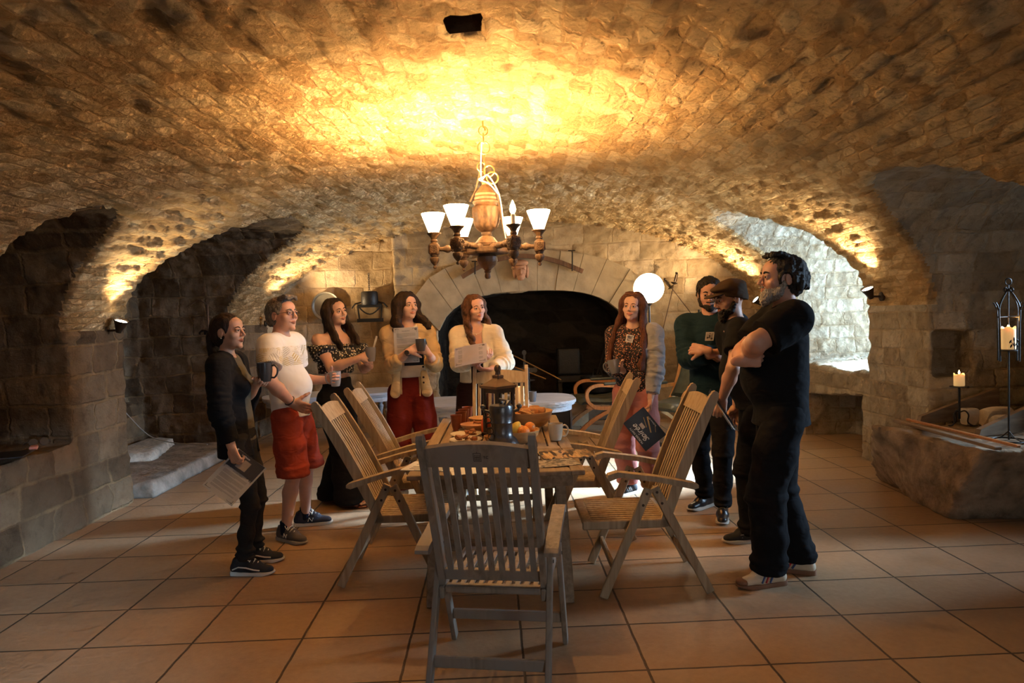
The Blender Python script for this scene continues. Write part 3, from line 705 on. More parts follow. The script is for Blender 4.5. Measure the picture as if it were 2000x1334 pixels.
# ------------------------------------------------------------------ rough stones
def rock_bm(c, s, seed, sub=3, amp=.28, rot=None, cl=.75):
    bm = bmesh.new(); bmesh.ops.create_icosphere(bm, subdivisions=sub, radius=1)
    P = np.array([v.co[:] for v in bm.verts]); n1 = vnoise(P+seed*7.3, 1.1, seed); n2 = vnoise(P+seed*3.1, 2.6, seed+1)
    for v, a, b in zip(bm.verts, n1, n2):
        k = 1+amp*a+amp*.35*b; v.co = Vector((max(-cl, min(cl, v.co.x*k))*s[0], max(-cl, min(cl, v.co.y*k))*s[1], max(-.7, min(.7, v.co.z*k))*s[2]))
    if rot is not None: bmesh.ops.rotate(bm, verts=bm.verts, cent=(0, 0, 0), matrix=rot)
    zm = min(v.co.z for v in bm.verts)
    bmesh.ops.translate(bm, verts=bm.verts, vec=Vector(c)-Vector((0, 0, zm)))
    return bm
ROCKM = plain('loose_limestone', (.52, .44, .33), .9, var=.25, scale=6, bump=.8, bscale=25, spec=.1)
BLOCKM = plain('hewn_block', (.27, .20, .13), .95, var=.45, scale=7, bump=2.5, bscale=14, spec=.1)
def slab(name, pts_bot, pts_top, z0, z1, mat, label, cat, seed=3, amp=.022, cell=.05):
    """rough hewn block with its own outline, surface broken by noise"""
    if sum(a[0]*b[1]-b[0]*a[1] for a, b in zip(pts_bot, pts_bot[1:]+pts_bot[:1])) < 0: pts_bot, pts_top = pts_bot[::-1], pts_top[::-1]
    lo = np.min(np.array(pts_bot+pts_top), 0)-.12; hi = np.max(np.array(pts_bot+pts_top), 0)+.12
    o = (lo[0], lo[1], z0-.1); n = [int((hi[0]-lo[0])/cell)+2, int((hi[1]-lo[1])/cell)+2, int((z1-z0+.25)/cell)+2]
    X, Y, Z = np.meshgrid(*[o[k]+np.arange(n[k])*cell for k in range(3)], indexing='ij')
    t = np.clip((Z-z0)/(z1-z0), 0, 1); F = np.maximum(z0-Z-.02, Z-z1)
    m = len(pts_bot)
    for i in range(m):
        for_ = [(pts_bot[i], pts_bot[(i+1) % m]), (pts_top[i], pts_top[(i+1) % m])]
        D = []
        for (a, b) in for_:
            dx, dy = b[0]-a[0], b[1]-a[1]; l = math.hypot(dx, dy); D.append(((X-a[0])*dy-(Y-a[1])*dx)/l)
        F = np.maximum(F, D[0]*(1-t)+D[1]*t)
    P = np.stack([X.ravel(), Y.ravel(), Z.ravel()], 1)
    F = F+(amp*vnoise(P, 3.1, seed)+amp*.7*vnoise(P, 8.0, seed+1)+amp*.3*vnoise(P, 17, seed+2)).reshape(F.shape)
    V, Q = nets(F, o, cell); V[:, 2] = np.maximum(V[:, 2], 0.0)
    ob = mesh_obj(name, V, Q, mat); return prop(ob, label, cat)
p = lambda x, y, z=0: tuple(at(x, y, z=z)[:2])
b0, b1 = p(1708, 935), p(1852, 1012); t0, t1 = p(1712, 834, .55), p(1930, 884, .53)
slab('stone_block', [b0, (4.7, 5.5), (4.7, 4.55), b1], [t0, (4.7, 5.45), (4.7, 4.28), t1], 0, .545, BLOCKM, 'huge rough hewn stone block on the floor at the right carrying candles and planks', 'stone block', 5, .026, .03)
slab('threshold_slab', [(-4.33, 8.12), (-3.22, 8.05), (-3.18, 6.05), (-4.33, 6.0)], [(-4.33, 8.12), (-3.24, 8.05), (-3.20, 6.08), (-4.33, 6.0)], 0, .13, plain('pale_worn_slab', (.22, .19, .155), .9, var=.45, scale=6, bump=2, bscale=18), 'worn pale stone slab raised along the floor of the left far bay', 'stone slab', 8, .012, .035)
slab('stone_step', [(-4.31, 8.1), (-3.95, 8.05), (-3.72, 7.1), (-4.31, 6.8)], [(-4.31, 8.1), (-3.97, 8.05), (-3.76, 7.15), (-4.31, 6.9)], .12, .21, plain('pale_step', (.45, .42, .36), .9, var=.3, bump=1.5, bscale=20), 'small pale stone step below the slit window', 'stone step', 11, .012, .035)
# ------------------------------------------------------------------ on the stone block
def candle(bm_parent, name, c, r_, h, seed=0, mat=WAX):
    bm = bmesh.new(); n = 24
    lathe(bm, [(r_*.98, 0), (r_, h*.1), (r_, h*.9), (r_*1.0, h), (r_*.8, h*.97), (r_*.3, h*.93)], n, c)
    for v in bm.verts:
        if v.co.z > c[2]+h*.95 and (v.co-Vector(c)).xy.length > r_*.9: v.co.z += r_*.28*math.sin(3*math.atan2(v.co.y-c[1], v.co.x-c[0])+seed)
    o = bm_obj(name, bm, mat, bm_parent, True)
    return o
ZB = .555
cs = thing('candlestick', 'short black iron tripod candlestick with a stubby lit candle on the stone block', 'candlestick', (3.52, 5.28, ZB))
bm = bmesh.new()
tube(bm, [(0, 0, .05), (0, 0, .30)], .009, 10); lathe(bm, [(.066, .30), (.066, .306), (.01, .309)], 24)
for k in range(3):
    a = R(200+120*k); d = Vector((math.cos(a), math.sin(a), 0))
    tube(bm, spl([d*.0+Vector((0, 0, .10)), d*.035+Vector((0, 0, .115)), d*.06+Vector((0, 0, .085)), d*.055+Vector((0, 0, .03)), d*.085+Vector((0, 0, .004)), d*.12+Vector((0, 0, .008))], 5), .006, 6)
bm_obj('stand', bm, IRON, cs, True); c_ = candle(None, 'candle', (0, 0, 0), .038, .09, 1); c_.location = (3.52, 5.28, ZB+.309); prop(c_, 'stubby melted lit candle on the short iron candlestick', 'candle', 'candles at the stone block')
light('candle_glow', 'POINT', (3.52, 5.24, ZB+.46), .9, (1, .5, .16), .02)
bm = bmesh.new(); lathe(bm, [(.001, .0), (.006, .008), (.007, .018), (.001, .036)], 10); f = bm_obj('flame', bm, FLAME, c_, True, (0, 0, .088))
TS = Vector((3.42, 4.62, ZB))
ts = thing('candle_stand', 'tall iron candle stand with an arched lantern top on the stone block', 'candle stand', TS)
bm = bmesh.new()
tube(bm, [(0, 0, .01), (0, 0, .62)], .006, 8); tube(bm, [(.10*math.cos(a), .10*math.sin(a), .006) for a in [k*PI/14 for k in range(28)]], .006, 6, closed=True)
for k in range(3):
    a = R(40+120*k); tube(bm, [(.10*math.cos(a), .10*math.sin(a), .008), (.04*math.cos(a), .04*math.sin(a), .03), (0, 0, .07)], .004, 6)
lathe(bm, [(.055, .62), (.055, .626), (.005, .63)], 20)
bm_obj('stand', bm, IRON, ts, True)
bm = bmesh.new()
for k in range(4):
    a = R(15+90*k); d = Vector((math.cos(a), math.sin(a), 0))
    tube(bm, spl([d*.075+Vector((0, 0, .55)), d*.078+Vector((0, 0, .80)), d*.08+Vector((0, 0, .91)), d*.055+Vector((0, 0, .97)), d*.012+Vector((0, 0, 1.03)), Vector((0, 0, 1.04))], 5), .006, 6)
    tube(bm, spl([d*.08+Vector((0, 0, .89)), d*.095+Vector((0, 0, .93)), d*.11+Vector((0, 0, .95))], 4), .005, 6)
    tube(bm, [d*.078+Vector((0, 0, .85)), Vector((0, 0, .85))], .005, 6)
    tube(bm, spl([Vector((0, 0, 1.02)), d*.02+Vector((0, 0, 1.05)), d*.035+Vector((0, 0, 1.035)), d*.025+Vector((0, 0, 1.02))], 4), .004, 6)
tube(bm, [(0, 0, .78), (0, 0, 1.07)], .005, 6)
tube(bm, [(.022*math.cos(a), 0, 1.09+.022*math.sin(a)) for a in [k*PI/8 for k in range(16)]], .004, 6, closed=True)
bm_obj('cage', bm, IRON, ts, True)
bm = bmesh.new()
for (x, z, a) in ((-.02, .655, .5), (.0, .665, 0), (.02, .66, -.5), (-.025, .685, .6), (.025, .69, -.6), (0, .70, 0)):
    bmesh.ops.create_uvsphere(bm, u_segments=8, v_segments=6, radius=1, matrix=Matrix.Translation((x, -.052, z)) @ Matrix.Rotation(a, 4, 'Y') @ Matrix.Diagonal((.006, .003, .014, 1)))
tube(bm, [(0, -.055, .63), (0, -.053, .71)], .0025, 5); tube(bm, [(0, -.055, .65), (.025, -.053, .69)], .002, 5); tube(bm, [(0, -.055, .65), (-.025, -.053, .69)], .002, 5)
bm_obj('leaf_ornament', bm, IRON, ts, True)
c_ = candle(None, 'candle', (0, 0, 0), .043, .145, 2); c_.location = TS+Vector((0, 0, .631)); prop(c_, 'tall thick lit candle in the iron candle stand', 'candle', 'candles at the stone block')
bm = bmesh.new(); lathe(bm, [(.001, .0), (.006, .008), (.007, .018), (.001, .036)], 10); bm_obj('flame', bm, FLAME, c_, True, (0, 0, .14))
light('candle_glow', 'POINT', TS+Vector((0, -.06, .84)), .7, (1, .5, .16), .02)
def plank(name, a, b, w, d, label, mat=PLANKW, group=None, cat='plank'):
    bm = bmesh.new(); bar(bm, (0, 0, 0), Vector(b)-Vector(a), w, d, bev=.004); o = bm_obj(name, bm, mat); o.location = a; return prop(o, label, cat, group)
plank('plank', at(1750, 822, z=.575)+Vector((0, 0, 0)), at(1950, 876, z=.585), .05, .022, 'long splintered plank lying along the front edge of the stone block')
plank('plank', at(1775, 820, z=.60)+Vector((0, .02, 0)), at(1990, 872, z=.60), .03, .018, 'thin reddish batten lying behind the splintered plank', REDW)
bm = bmesh.new(); prism(bm, [(0, 0), (.70, 0), (.70, .26), (.02, .06)], 0, .04, 'y'); o = bm_obj('wedge_board', bm, PLANKW, loc=(3.28, 5.40, ZB)); o.rotation_euler.z = R(6); prop(o, 'long tapering board standing on edge behind the short candlestick', 'board')
bm = bmesh.new(); prism(bm, [(0, 0), (.62, 0), (.62, .22), (.02, .05)], 0, .04, 'y'); o = bm_obj('wedge_board', bm, PLANKW, loc=(3.34, 4.80, ZB)); o.rotation_euler.z = R(16); prop(o, 'tapering board standing on edge in front of the loose stones', 'board')
for k, (x, y, s, lb) in enumerate([(3.62, 5.30, (.07, .06, .09), 'upright pale stone right behind the short candlestick'), (3.78, 5.22, (.16, .10, .10), 'large loose limestone lump leaning beside the barrel'), (3.72, 5.06, (.13, .09, .07), 'flat loose limestone in front of the large lump'), (3.88, 4.98, (.15, .09, .07), 'loose limestone lying nearest the second board')]):
    o = bm_obj('limestone_rock', rock_bm((0, 0, 0), s, 20+k), ROCKM, smooth=False, loc=(x, y, ZB)); prop(o, lb, 'stone', 'loose stones on the block')
o = bm_obj('limestone_rock', rock_bm((0, 0, 0), (.05, .04, .17), 31, rot=Matrix.Rotation(-.5, 3, 'Y')), ROCKM, loc=(3.97, 5.0, ZB)); prop(o, 'pointed stone shard standing upright against the barrel', 'stone', 'loose stones on the block')
# barrel
ba = thing('barrel', 'dark old wooden barrel standing behind the candles at the right edge', 'barrel', (4.40, 5.15, .56))
bm = bmesh.new(); H = .66
prof = [(.30+.075*math.sin(PI*i/14), H*i/14) for i in range(15)]
lathe(bm, prof+[(.275, H), (.27, H-.03), (.02, H-.032)], 48)
for v in bm.verts:
    a = math.atan2(v.co.y, v.co.x); r_ = v.co.xy.length
    if r_ > .28: k = 1-.012*(abs(math.sin(a*11)) < .18); v.co.x *= k; v.co.y *= k
bm_obj('staves', bm, BARRELW, ba, True)
for z in (.05, .18, .48, .61):
    bm = bmesh.new(); r0 = .302+.075*math.sin(PI*z/H); lathe(bm, [(r0, z-.02), (r0+.004, z-.02), (r0+.004, z+.02), (r0, z+.02)], 40, caps=False); bm_obj('hoop', bm, RUSTY, ba, True)
# ------------------------------------------------------------------ on the left low wall
bm = bmesh.new(); LW = at(75, 853, X=-3.4)
sg = thing('sunglasses', 'black sunglasses lying on the low stone wall at the left', 'sunglasses', (LW.x, LW.y, .69))
for s in (-1, 1): lathe(bm, [(.028, -.002), (.030, 0), (.028, .002)], 20, (s*.034, 0, .027), Matrix.Rotation(PI/2-.2, 3, 'X'))
tube(bm, [(-.008, 0, .035), (.008, 0, .035)], .003, 6)
for s in (-1, 1): tube(bm, [(s*.064, 0, .035), (s*.066, .07, .02), (s*.06, .12, .004)], .0025, 6)
bm_obj('frame', bm, DARKP, sg, True); sg.rotation_euler.z = R(50)
bm = bmesh.new(); box(bm, (0, 0, .004), (.21, .29, .006)); o = bm_obj('magazine', bm, DARKP, loc=at(20, 872, X=-3.35)*1); o.location.z = .69; o.rotation_euler.z = R(20); prop(o, 'dark magazine lying on the low stone wall at the left edge', 'magazine')
bm = bmesh.new(); box(bm, (0, 0, .012), (.05, .09, .024), bev=.008, seg=2); o = bm_obj('phone_case', bm, plain('rose_leather', (.5, .2, .16), .5), loc=(LW.x+.06, LW.y-.14, .69)); o.rotation_euler.z = R(30); prop(o, 'small pink case lying beside the sunglasses on the low wall', 'case')
# ------------------------------------------------------------------ fireplace front
VOUS = plain('arch_stone', (.37, .275, .165), .9, var=.22, scale=5, bump=.5, bscale=30, spec=.1)
bm = bmesh.new(); random.seed(3)
def arc_z(x): return 1.20+.66*math.sqrt(max(1-(abs((x-.38)/1.34))**3.0, 0))
xs = [-.94, -.74, -.56, -.30, -.05, .20, .45, .70, .95, 1.20, 1.45, 1.70]
for a, b in zip(xs, xs[1:]):
    m_ = .38; g = .002
    def outp(x): k = (x-m_); return (m_+k*1.28, arc_z(x)+.58-.16*abs(k)/1.4)
    poly = [(a+g, arc_z(a+g)), ((a+b)/2, arc_z((a+b)/2)), (b-g, arc_z(b-g)), outp(b-g*1.3), outp(a+g*1.3)]
    prism(bm, poly, YB-.025-random.random()*.012, YB+.10, 'y')
bev_all(bm, .004, 1)
o = bm_obj('trim_1', bm, VOUS); o['kind'] = 'structure'
# old yoke over the fireplace
Yw = YB-.10
def bend(pts): return [at(x, y, Y=Yw) for x, y in pts]
yk = thing('wooden_yoke', 'long curved dark wooden yoke beam hung on hooks above the fireplace', 'yoke', at(1018, 505, Y=Yw))
bm = bmesh.new(); P = spl(bend([(902, 541), (945, 517), (990, 503), (1040, 501), (1090, 511), (1138, 530)]), 5)
for i in range(len(P)-1): bar(bm, P[i]-yk.location, P[i+1]-yk.location+(P[i+1]-P[i])*.05, .05, .06)
bm_obj('beam', bm, wood('dark_yoke', (.10, .045, .02), (.17, .08, .035)), yk)
for (x, y0, y1) in ((928, 510, 536), (1117, 489, 530)):
    bm = bmesh.new(); a = at(x, y0, Y=Yw)-yk.location; b = at(x, y1, Y=Yw)-yk.location
    tube(bm, [a+Vector((-.05, .03, 0)), a+Vector((.05, .03, 0))], .008, 6); tube(bm, [a+Vector((0, .03, 0)), a+Vector((0, -.05, -.03)), b+Vector((0, -.05, 0))], .009, 6); bm_obj('hook', bm, IRON, yk, True)
# carved head
bm = bmesh.new(); c = at(1017, 528, Y=Yw+.02)
rb = bmesh.new()
def el_(c_, r_): bmesh.ops.create_uvsphere(rb, u_segments=18, v_segments=12, radius=1, matrix=Matrix.Translation(c_) @ Matrix.Diagonal((*r_, 1)))
for c_, r_ in (((0, 0, .0), (.095, .08, .12)), ((0, -.02, -.085), (.06, .06, .06)), ((0, -.08, -.02), (.018, .025, .035)), ((-.04, -.065, .015), (.025, .02, .015)), ((.04, -.065, .015), (.025, .02, .015)), ((0, -.065, -.075), (.035, .02, .012)), ((0, .0, .10), (.11, .08, .05)), ((-.085, .0, -.02), (.03, .05, .09)), ((.085, .0, -.02), (.03, .05, .09)), ((0, -.05, .05), (.07, .035, .02))): el_(c_, r_)
o = bm_obj('carved_head', rb, plain('terracotta_carving', (.34, .16, .08), .8, bump=.5), smooth=True, loc=c); prop(o, 'small reddish carved head fixed on the arch keystone below the yoke', 'carving')
# wall tray
tr = thing('round_tray', 'round dull metal tray hanging on the back wall left of the iron pot', 'tray', at(637, 598, Y=9.68))
bm = bmesh.new(); lathe(bm, [(.002, 0), (.17, .0), (.19, .02), (.20, .022), (.205, .015), (.19, .0), (.17, -.012), (.002, -.012)], 40, rot=Matrix.Rotation(PI/2, 3, 'X')); o = bm_obj('dish', bm, plain('dull_tin', (.16, .14, .11), .45, .6), tr, True)
hb = thing('iron_trivet_rack', 'dark iron pot and rack hanging by a chain left of the fireplace', 'pot rack', at(722, 590, Y=9.62))
bm = bmesh.new(); lathe(bm, [(.02, .15), (.10, .15), (.115, .13), (.12, .0), (.11, -.04), (.02, -.05)], 24); bm_obj('pot', bm, IRON, hb, True)
bm = bmesh.new()
for s in (-1, 1): bar(bm, (s*.17, 0, -.05), (s*.15, 0, -.25), .02, .02); tube(bm, [(s*.12, 0, .0), (s*.20, -.02, -.02), (s*.25, -.02, -.08)], .012, 6)
box(bm, (0, 0, -.255), (.36, .05, .05)); box(bm, (0, 0, -.05), (.34, .05, .05)); tube(bm, [(-.15, 0, -.07)]+[(-.15+.30*i/8, -.02, -.07-.10*math.sin(PI*i/8)) for i in range(1, 8)]+[(.15, 0, -.07)], .01, 6)
bm_obj('rack', bm, IRON, hb)
bm = bmesh.new()
for k in range(9):
    q = Matrix.Rotation(R(90*(k % 2)), 3, 'Z'); tube(bm, [q @ Vector((.010*math.cos(a), 0, .018*math.sin(a)))+Vector((0, 0, .165+k*.028)) for a in [j*PI/5 for j in range(10)]], .004, 5, closed=True)
bm_obj('chain', bm, IRON, hb, True)
# crossed swords
def sword(a, b, label, off=.09):
    a, b = at(*a, Y=YB-off), at(*b, Y=YB-off); t = thing('sword', label, 'sword', a, 0, 'crossed swords'); d = (b-a); L_ = d.length; q = d.to_track_quat('Z', 'Y').to_matrix()
    bm = bmesh.new()
    for s, z0, z1 in ((1, .17, L_),):
        pts = [(-.014, z0), (.014, z0), (.010, z1-.06), (0, z1), (-.010, z1-.06)]
        prism(bm, pts, -.003, .003, 'y')
    bmesh.ops.rotate(bm, verts=bm.verts, cent=(0, 0, 0), matrix=q); bm_obj('blade', bm, RUSTY, t)
    bm = bmesh.new(); lathe(bm, [(.002, 0), (.018, .008), (.02, .02), (.01, .032), (.012, .05), (.014, .09), (.011, .14)], 14, rot=q)
    tube(bm, [q @ Vector(v) for v in ((-.10, 0, .15), (-.05, 0, .155), (0, 0, .15), (.05, 0, .145), (.10, 0, .16))], .008, 8)
    tube(bm, [q @ Vector((.06*math.sin(u), -.01, .02+.13*(1-math.cos(u))/2)) for u in [k*PI/8 for k in range(9)]], .005, 6)
    lathe(bm, [(.045, .15), (.05, .158), (.02, .175)], 16, rot=q); bm_obj('hilt', bm, BRONZE, t, True)
sword((1322, 531), (1292, 655), 'old sword crossed over the other with its blade leaning to the lower left', .125)
sword((1297, 543), (1368, 636), 'old sword crossed with its blade pointing to the lower right', .17)
# dark cabinet by the back wall and what stands on it
cb = thing('sideboard', 'dark wooden sideboard against the back wall under the crossed swords', 'sideboard', (2.95, 9.22, 0))
bm = bmesh.new(); box(bm, (0, 0, 1.10), (1.2, .45, .16), bev=.01); box(bm, (-.56, 0, .51), (.07, .42, 1.02)); box(bm, (.56, 0, .51), (.07, .42, 1.02)); box(bm, (0, .2, .51), (1.1, .03, 1.02)); bm_obj('body', bm, DARKW, cb)
bm = bmesh.new(); box(bm, (0, 0, .72), (1.1, .42, .03)); bm_obj('shelf', bm, PLANKW, cb)
bm = bmesh.new(); c = at(1341, 658, Y=9.2); lathe(bm, [(.04, 0), (.04, .006), (.008, .012), (.006, .13), (.03, .16), (.075, .225), (.072, .225), (.02, .16)], 20); o = bm_obj('iron_goblet', bm, IRON, smooth=True, loc=(c.x, 9.2, 1.18)); prop(o, 'black funnel shaped goblet on the dark sideboard', 'goblet')
bm = bmesh.new(); c = at(1366, 658, Y=9.2); lathe(bm, [(.045, 0), (.045, .01), (.012, .03), (.008, .2), (.05, .22), (.05, .226), (.014, .23), (.014, .34), (.004, .345)], 20); o = bm_obj('candle_holder', bm, IRON, smooth=True, loc=(c.x, 9.2, 1.18)); prop(o, 'black candle holder with a dark candle on the sideboard right of the goblet', 'candle holder')
# inside the fireplace
cr = at(1023, 665, Y=10.5)
bm = bmesh.new(); prism(bm, [(-.03, -.55), (.03, -.55), (.02, .0), (.13, .02), (.13, .06), (.02, .07), (.012, .22), (-.012, .22), (-.02, .07), (-.13, .06), (-.13, .02), (-.02, 0)], -.012, .012, 'y')
for q in ((-.14, .04), (.14, .04), (0, .24)): lathe(bm, [(.03, -.015), (.03, .015)], 14, (q[0], 0, q[1]), Matrix.Rotation(PI/2, 3, 'X'))
o = bm_obj('iron_cross', bm, plain('dull_grey_iron', (.085, .08, .07), .6), loc=cr); o.location.z = .62; o.scale = (1.15, 1, 1.35); prop(o, 'dull grey cross standing in the dark fireplace', 'cross')
bm = bmesh.new(); box(bm, (0, 0, .55), (.62, .45, .10), bev=.01)
for s in (-1, 1): box(bm, (s*.27, 0, .25), (.06, .4, .5))
o = bm_obj('fire_grate', bm, IRON, loc=(1.05, 10.35, 0)); prop(o, 'black iron grate stand in the right side of the fireplace', 'grate')
bm = bmesh.new(); box(bm, (0, 0, .20), (.34, .28, .40), bev=.03, seg=2); tube(bm, [(.17, 0, .30), (.22, 0, .30), (.23, 0, .2)], .008, 6); o = bm_obj('iron_stove_box', bm, IRON, loc=(.92, 10.33, .605)); prop(o, 'black iron box standing on the grate in the fireplace', 'iron box')
bm = bmesh.new(); lathe(bm, [(.10, 0), (.2, .03), (.24, .12), (.25, .24), (.24, .24), (.22, .12), (.05, .04)], 24); tube(bm, [(-.07, 0, .24), (-.05, 0, .36), (.05, 0, .36), (.07, 0, .24)], .008, 6); o = bm_obj('cauldron', bm, IRON, smooth=True, loc=(1.3, 9.86, .36)); prop(o, 'black cauldron with a hoop handle at the right of the fireplace', 'cauldron')
bm = bmesh.new(); box(bm, (0, 0, .175), (.75, .4, .35), bev=.02, seg=2); o = bm_obj('hearth_bench', bm, plain('sooty_slab', (.10, .085, .065), .9), loc=(1.28, 9.80, 0)); prop(o, 'low sooty stone bench at the right of the fireplace', 'bench')
bm = bmesh.new(); tube(bm, [at(1195, 640, Y=10.4), at(1165, 735, Y=10.2)], .018, 8); o = bm_obj('fire_iron', bm, IRON, smooth=True); prop(o, 'long black iron bar leaning in the right corner of the fireplace', 'fire iron')
ROD = plain('brass_rod', (.35, .22, .09), .3, .9)
for (a, b, lb) in (((960, 672), (1096, 742), 'upper brass roasting spit slanting across the fireplace'), ((966, 702), (1066, 740), 'lower brass roasting spit slanting across the fireplace')):
    bm = bmesh.new(); q = at(*a, Y=9.75); w_ = at(*b, Y=9.6); tube(bm, [Vector((0, 0, 0)), w_-q], .009, 8); o = bm_obj('roasting_spit', bm, ROD, smooth=True, loc=q); prop(o, lb, 'spit', 'brass spits')
o = bm_obj('field_stone', rock_bm((0, 0, 0), (.28, .18, .22), 61), ROCKM, smooth=True, loc=(*at(858, 828, Y=9.1)[:2], 0)); prop(o, 'rounded pale stone on the floor left of the fireplace', 'stone')
bm = bmesh.new(); box(bm, (0, 0, .16), (.24, .10, .31)); o = bm_obj('cardboard_box', bm, plain('worn_cardboard', (.36, .26, .15), .9), loc=(*at(1131, 790, Y=9.2)[:2], .0)); prop(o, 'worn cardboard box by the foot of the fireplace right of the whitewashed table', 'box')
bc = thing('black_case', 'black case with a grey edge standing under the whitewashed table', 'case', (*at(1092, 820, Y=9.0)[:2], 0), R(-8))
bm = bmesh.new(); box(bm, (0, 0, .17), (.30, .10, .32), bev=.01); bm_obj('body', bm, DARKP, bc)
bm = bmesh.new(); box(bm, (.16, 0, .17), (.02, .12, .34)); box(bm, (0, -.0, .008), (.32, .12, .016)); bm_obj('edge_frame', bm, plain('grey_metal', (.25, .25, .26), .4, .7), bc)
# ------------------------------------------------------------------ whitewashed tables
def stadium(l, w_, n=8, r_=None):
    r_ = r_ or w_/2; P = []
    for cx_, cy_, a0 in ((l/2-r_, w_/2-r_, 0), (-l/2+r_, w_/2-r_, 90), (-l/2+r_, -w_/2+r_, 180), (l/2-r_, -w_/2+r_, 270)):
        for k in range(n+1): a = R(a0+90*k/n); P.append((cx_+r_*math.cos(a), cy_+r_*math.sin(a)))
    return P
def low_table(loc, rz, L_, W_, h, legs, label, r_):
    t = thing('whitewashed_table', label, 'table', loc, rz, 'whitewashed tables by the back wall')
    bm = bmesh.new(); prism(bm, stadium(L_, W_, r_=r_), h-.03, h, 'z'); bev_all(bm, .008, 2); bm_obj('tabletop', bm, WASHED, t)
    bm = bmesh.new(); prism(bm, stadium(L_-.03, W_-.03, r_=r_), h-.055, h-.032, 'z'); prism(bm, stadium(L_-.09, W_-.09, r_=r_), h-.12, h-.056, 'z'); bm_obj('apron', bm, WASHED, t)
    for (x, y) in legs:
        bm = bmesh.new(); k = h-.12
        lathe(bm, [(.035, 0), (.045, .02), (.03, .05), (.02, .07), (.035, .10), (.045, .13), (.03, .16), (.018, k*.42), (.022, k*.55), (.035, k*.68), (.04, k*.74), (.022, k*.80), (.03, k*.83), (.035, k*.86), (.035, k)], 20, (x, y, 0)); bm_obj('leg', bm, plain('blue_grey_paint', (.30, .32, .35), .6, var=.25), t, True)
    return t
l1, l2 = at(765, 850, z=0), at(545, 870, z=0)
ang = math.atan2(l1.y-l2.y, l1.x-l2.x); mid = (l1+l2)/2; nrm = Vector((-math.sin(ang), math.cos(ang), 0))
low_table((mid.x+nrm.x*.26, mid.y+nrm.y*.26, 0), ang, 1.75, .78, .58, [(-.66, -.26), (.66, -.26), (-.66, .26), (.66, .26)], 'whitewashed table with turned legs behind the man in red shorts', .30)
rt = low_table((-.16, 7.86, 0), R(2), 1.85, .95, .56, [(-.6, -.25), (.35, -.25), (-.6, .25), (.35, .25)], 'whitewashed table with a rounded end right of the lantern, in front of the fireplace', .34)
def mug(name, mat, r_, h, loc, rz, label, cat='mug', group=None, taper=.92):
    t = thing(name, label, cat, loc, rz, group)
    bm = bmesh.new(); lathe(bm, [(r_*.55, 0), (r_*.72, .002), (r_*taper*.9, h*.2), (r_*.99, h*.6), (r_, h), (r_*.94, h), (r_*.92, h*.6), (r_*.8, h*.15), (.002, h*.10)], 28); bm_obj('body', bm, mat, t, True)
    bm = bmesh.new(); tube(bm, spl([(r_*.96, 0, h*.82), (r_*1.35, 0, h*.86), (r_*1.72, 0, h*.68), (r_*1.68, 0, h*.42), (r_*1.3, 0, h*.22), (r_*.93, 0, h*.22)], 5), r_*.12, 8); bm_obj('handle', bm, mat, t, True)
    return t
q = at(1041, 786, z=.56)+Vector((0, .06, 0))
mug('coffee_mug', GREYMUG, .045, .115, (q.x, q.y, .56), R(180), 'grey mug standing on the whitewashed table right of the lantern', group=None)
q = at(1019, 788, z=.56)+Vector((0, .1, 0)); c_ = candle(None, 'candle', (0, 0, 0), .035, .16, 1); c_.location = (q.x, q.y+.1, .56); prop(c_, 'lit pale candle on the whitewashed table beside the grey mug', 'candle')
bm = bmesh.new(); lathe(bm, [(.001, .0), (.006, .008), (.007, .018), (.001, .036)], 10); bm_obj('flame', bm, FLAME, c_, True, (0, 0, .15))
light('candle_glow', 'POINT', (q.x, q.y, .80), .6, (1, .5, .16), .02)
bm = bmesh.new(); q = at(1014, 790, z=.56); box(bm, (0, 0, .01), (.34, .2, .02)); 
for x_ in (-.11, .0, .11): tube(bm, [(x_, 0, .02), (x_, 0, .30+.05*(x_ == .11))], .008, 6); lathe(bm, [(.02, .2), (.07, .21), (.02, .22)], 14, (x_, 0, 0))
o = bm_obj('iron_candelabra', bm, IRON, loc=(q.x+.02, q.y+.5, .562)); prop(o, 'black three armed iron candelabra on the whitewashed table in front of the fireplace', 'candelabra')
bm = bmesh.new(); box(bm, (0, 0, .002), (.21, .15, .003)); q = at(1018, 794, z=.56)+Vector((0, .12, 0)); o = bm_obj('paper_sheet', bm, PAPER, loc=(q.x, q.y-.02, .5605)); o.rotation_euler.z = .2; prop(o, 'white sheet of paper on the whitewashed table beside the candle', 'paper')
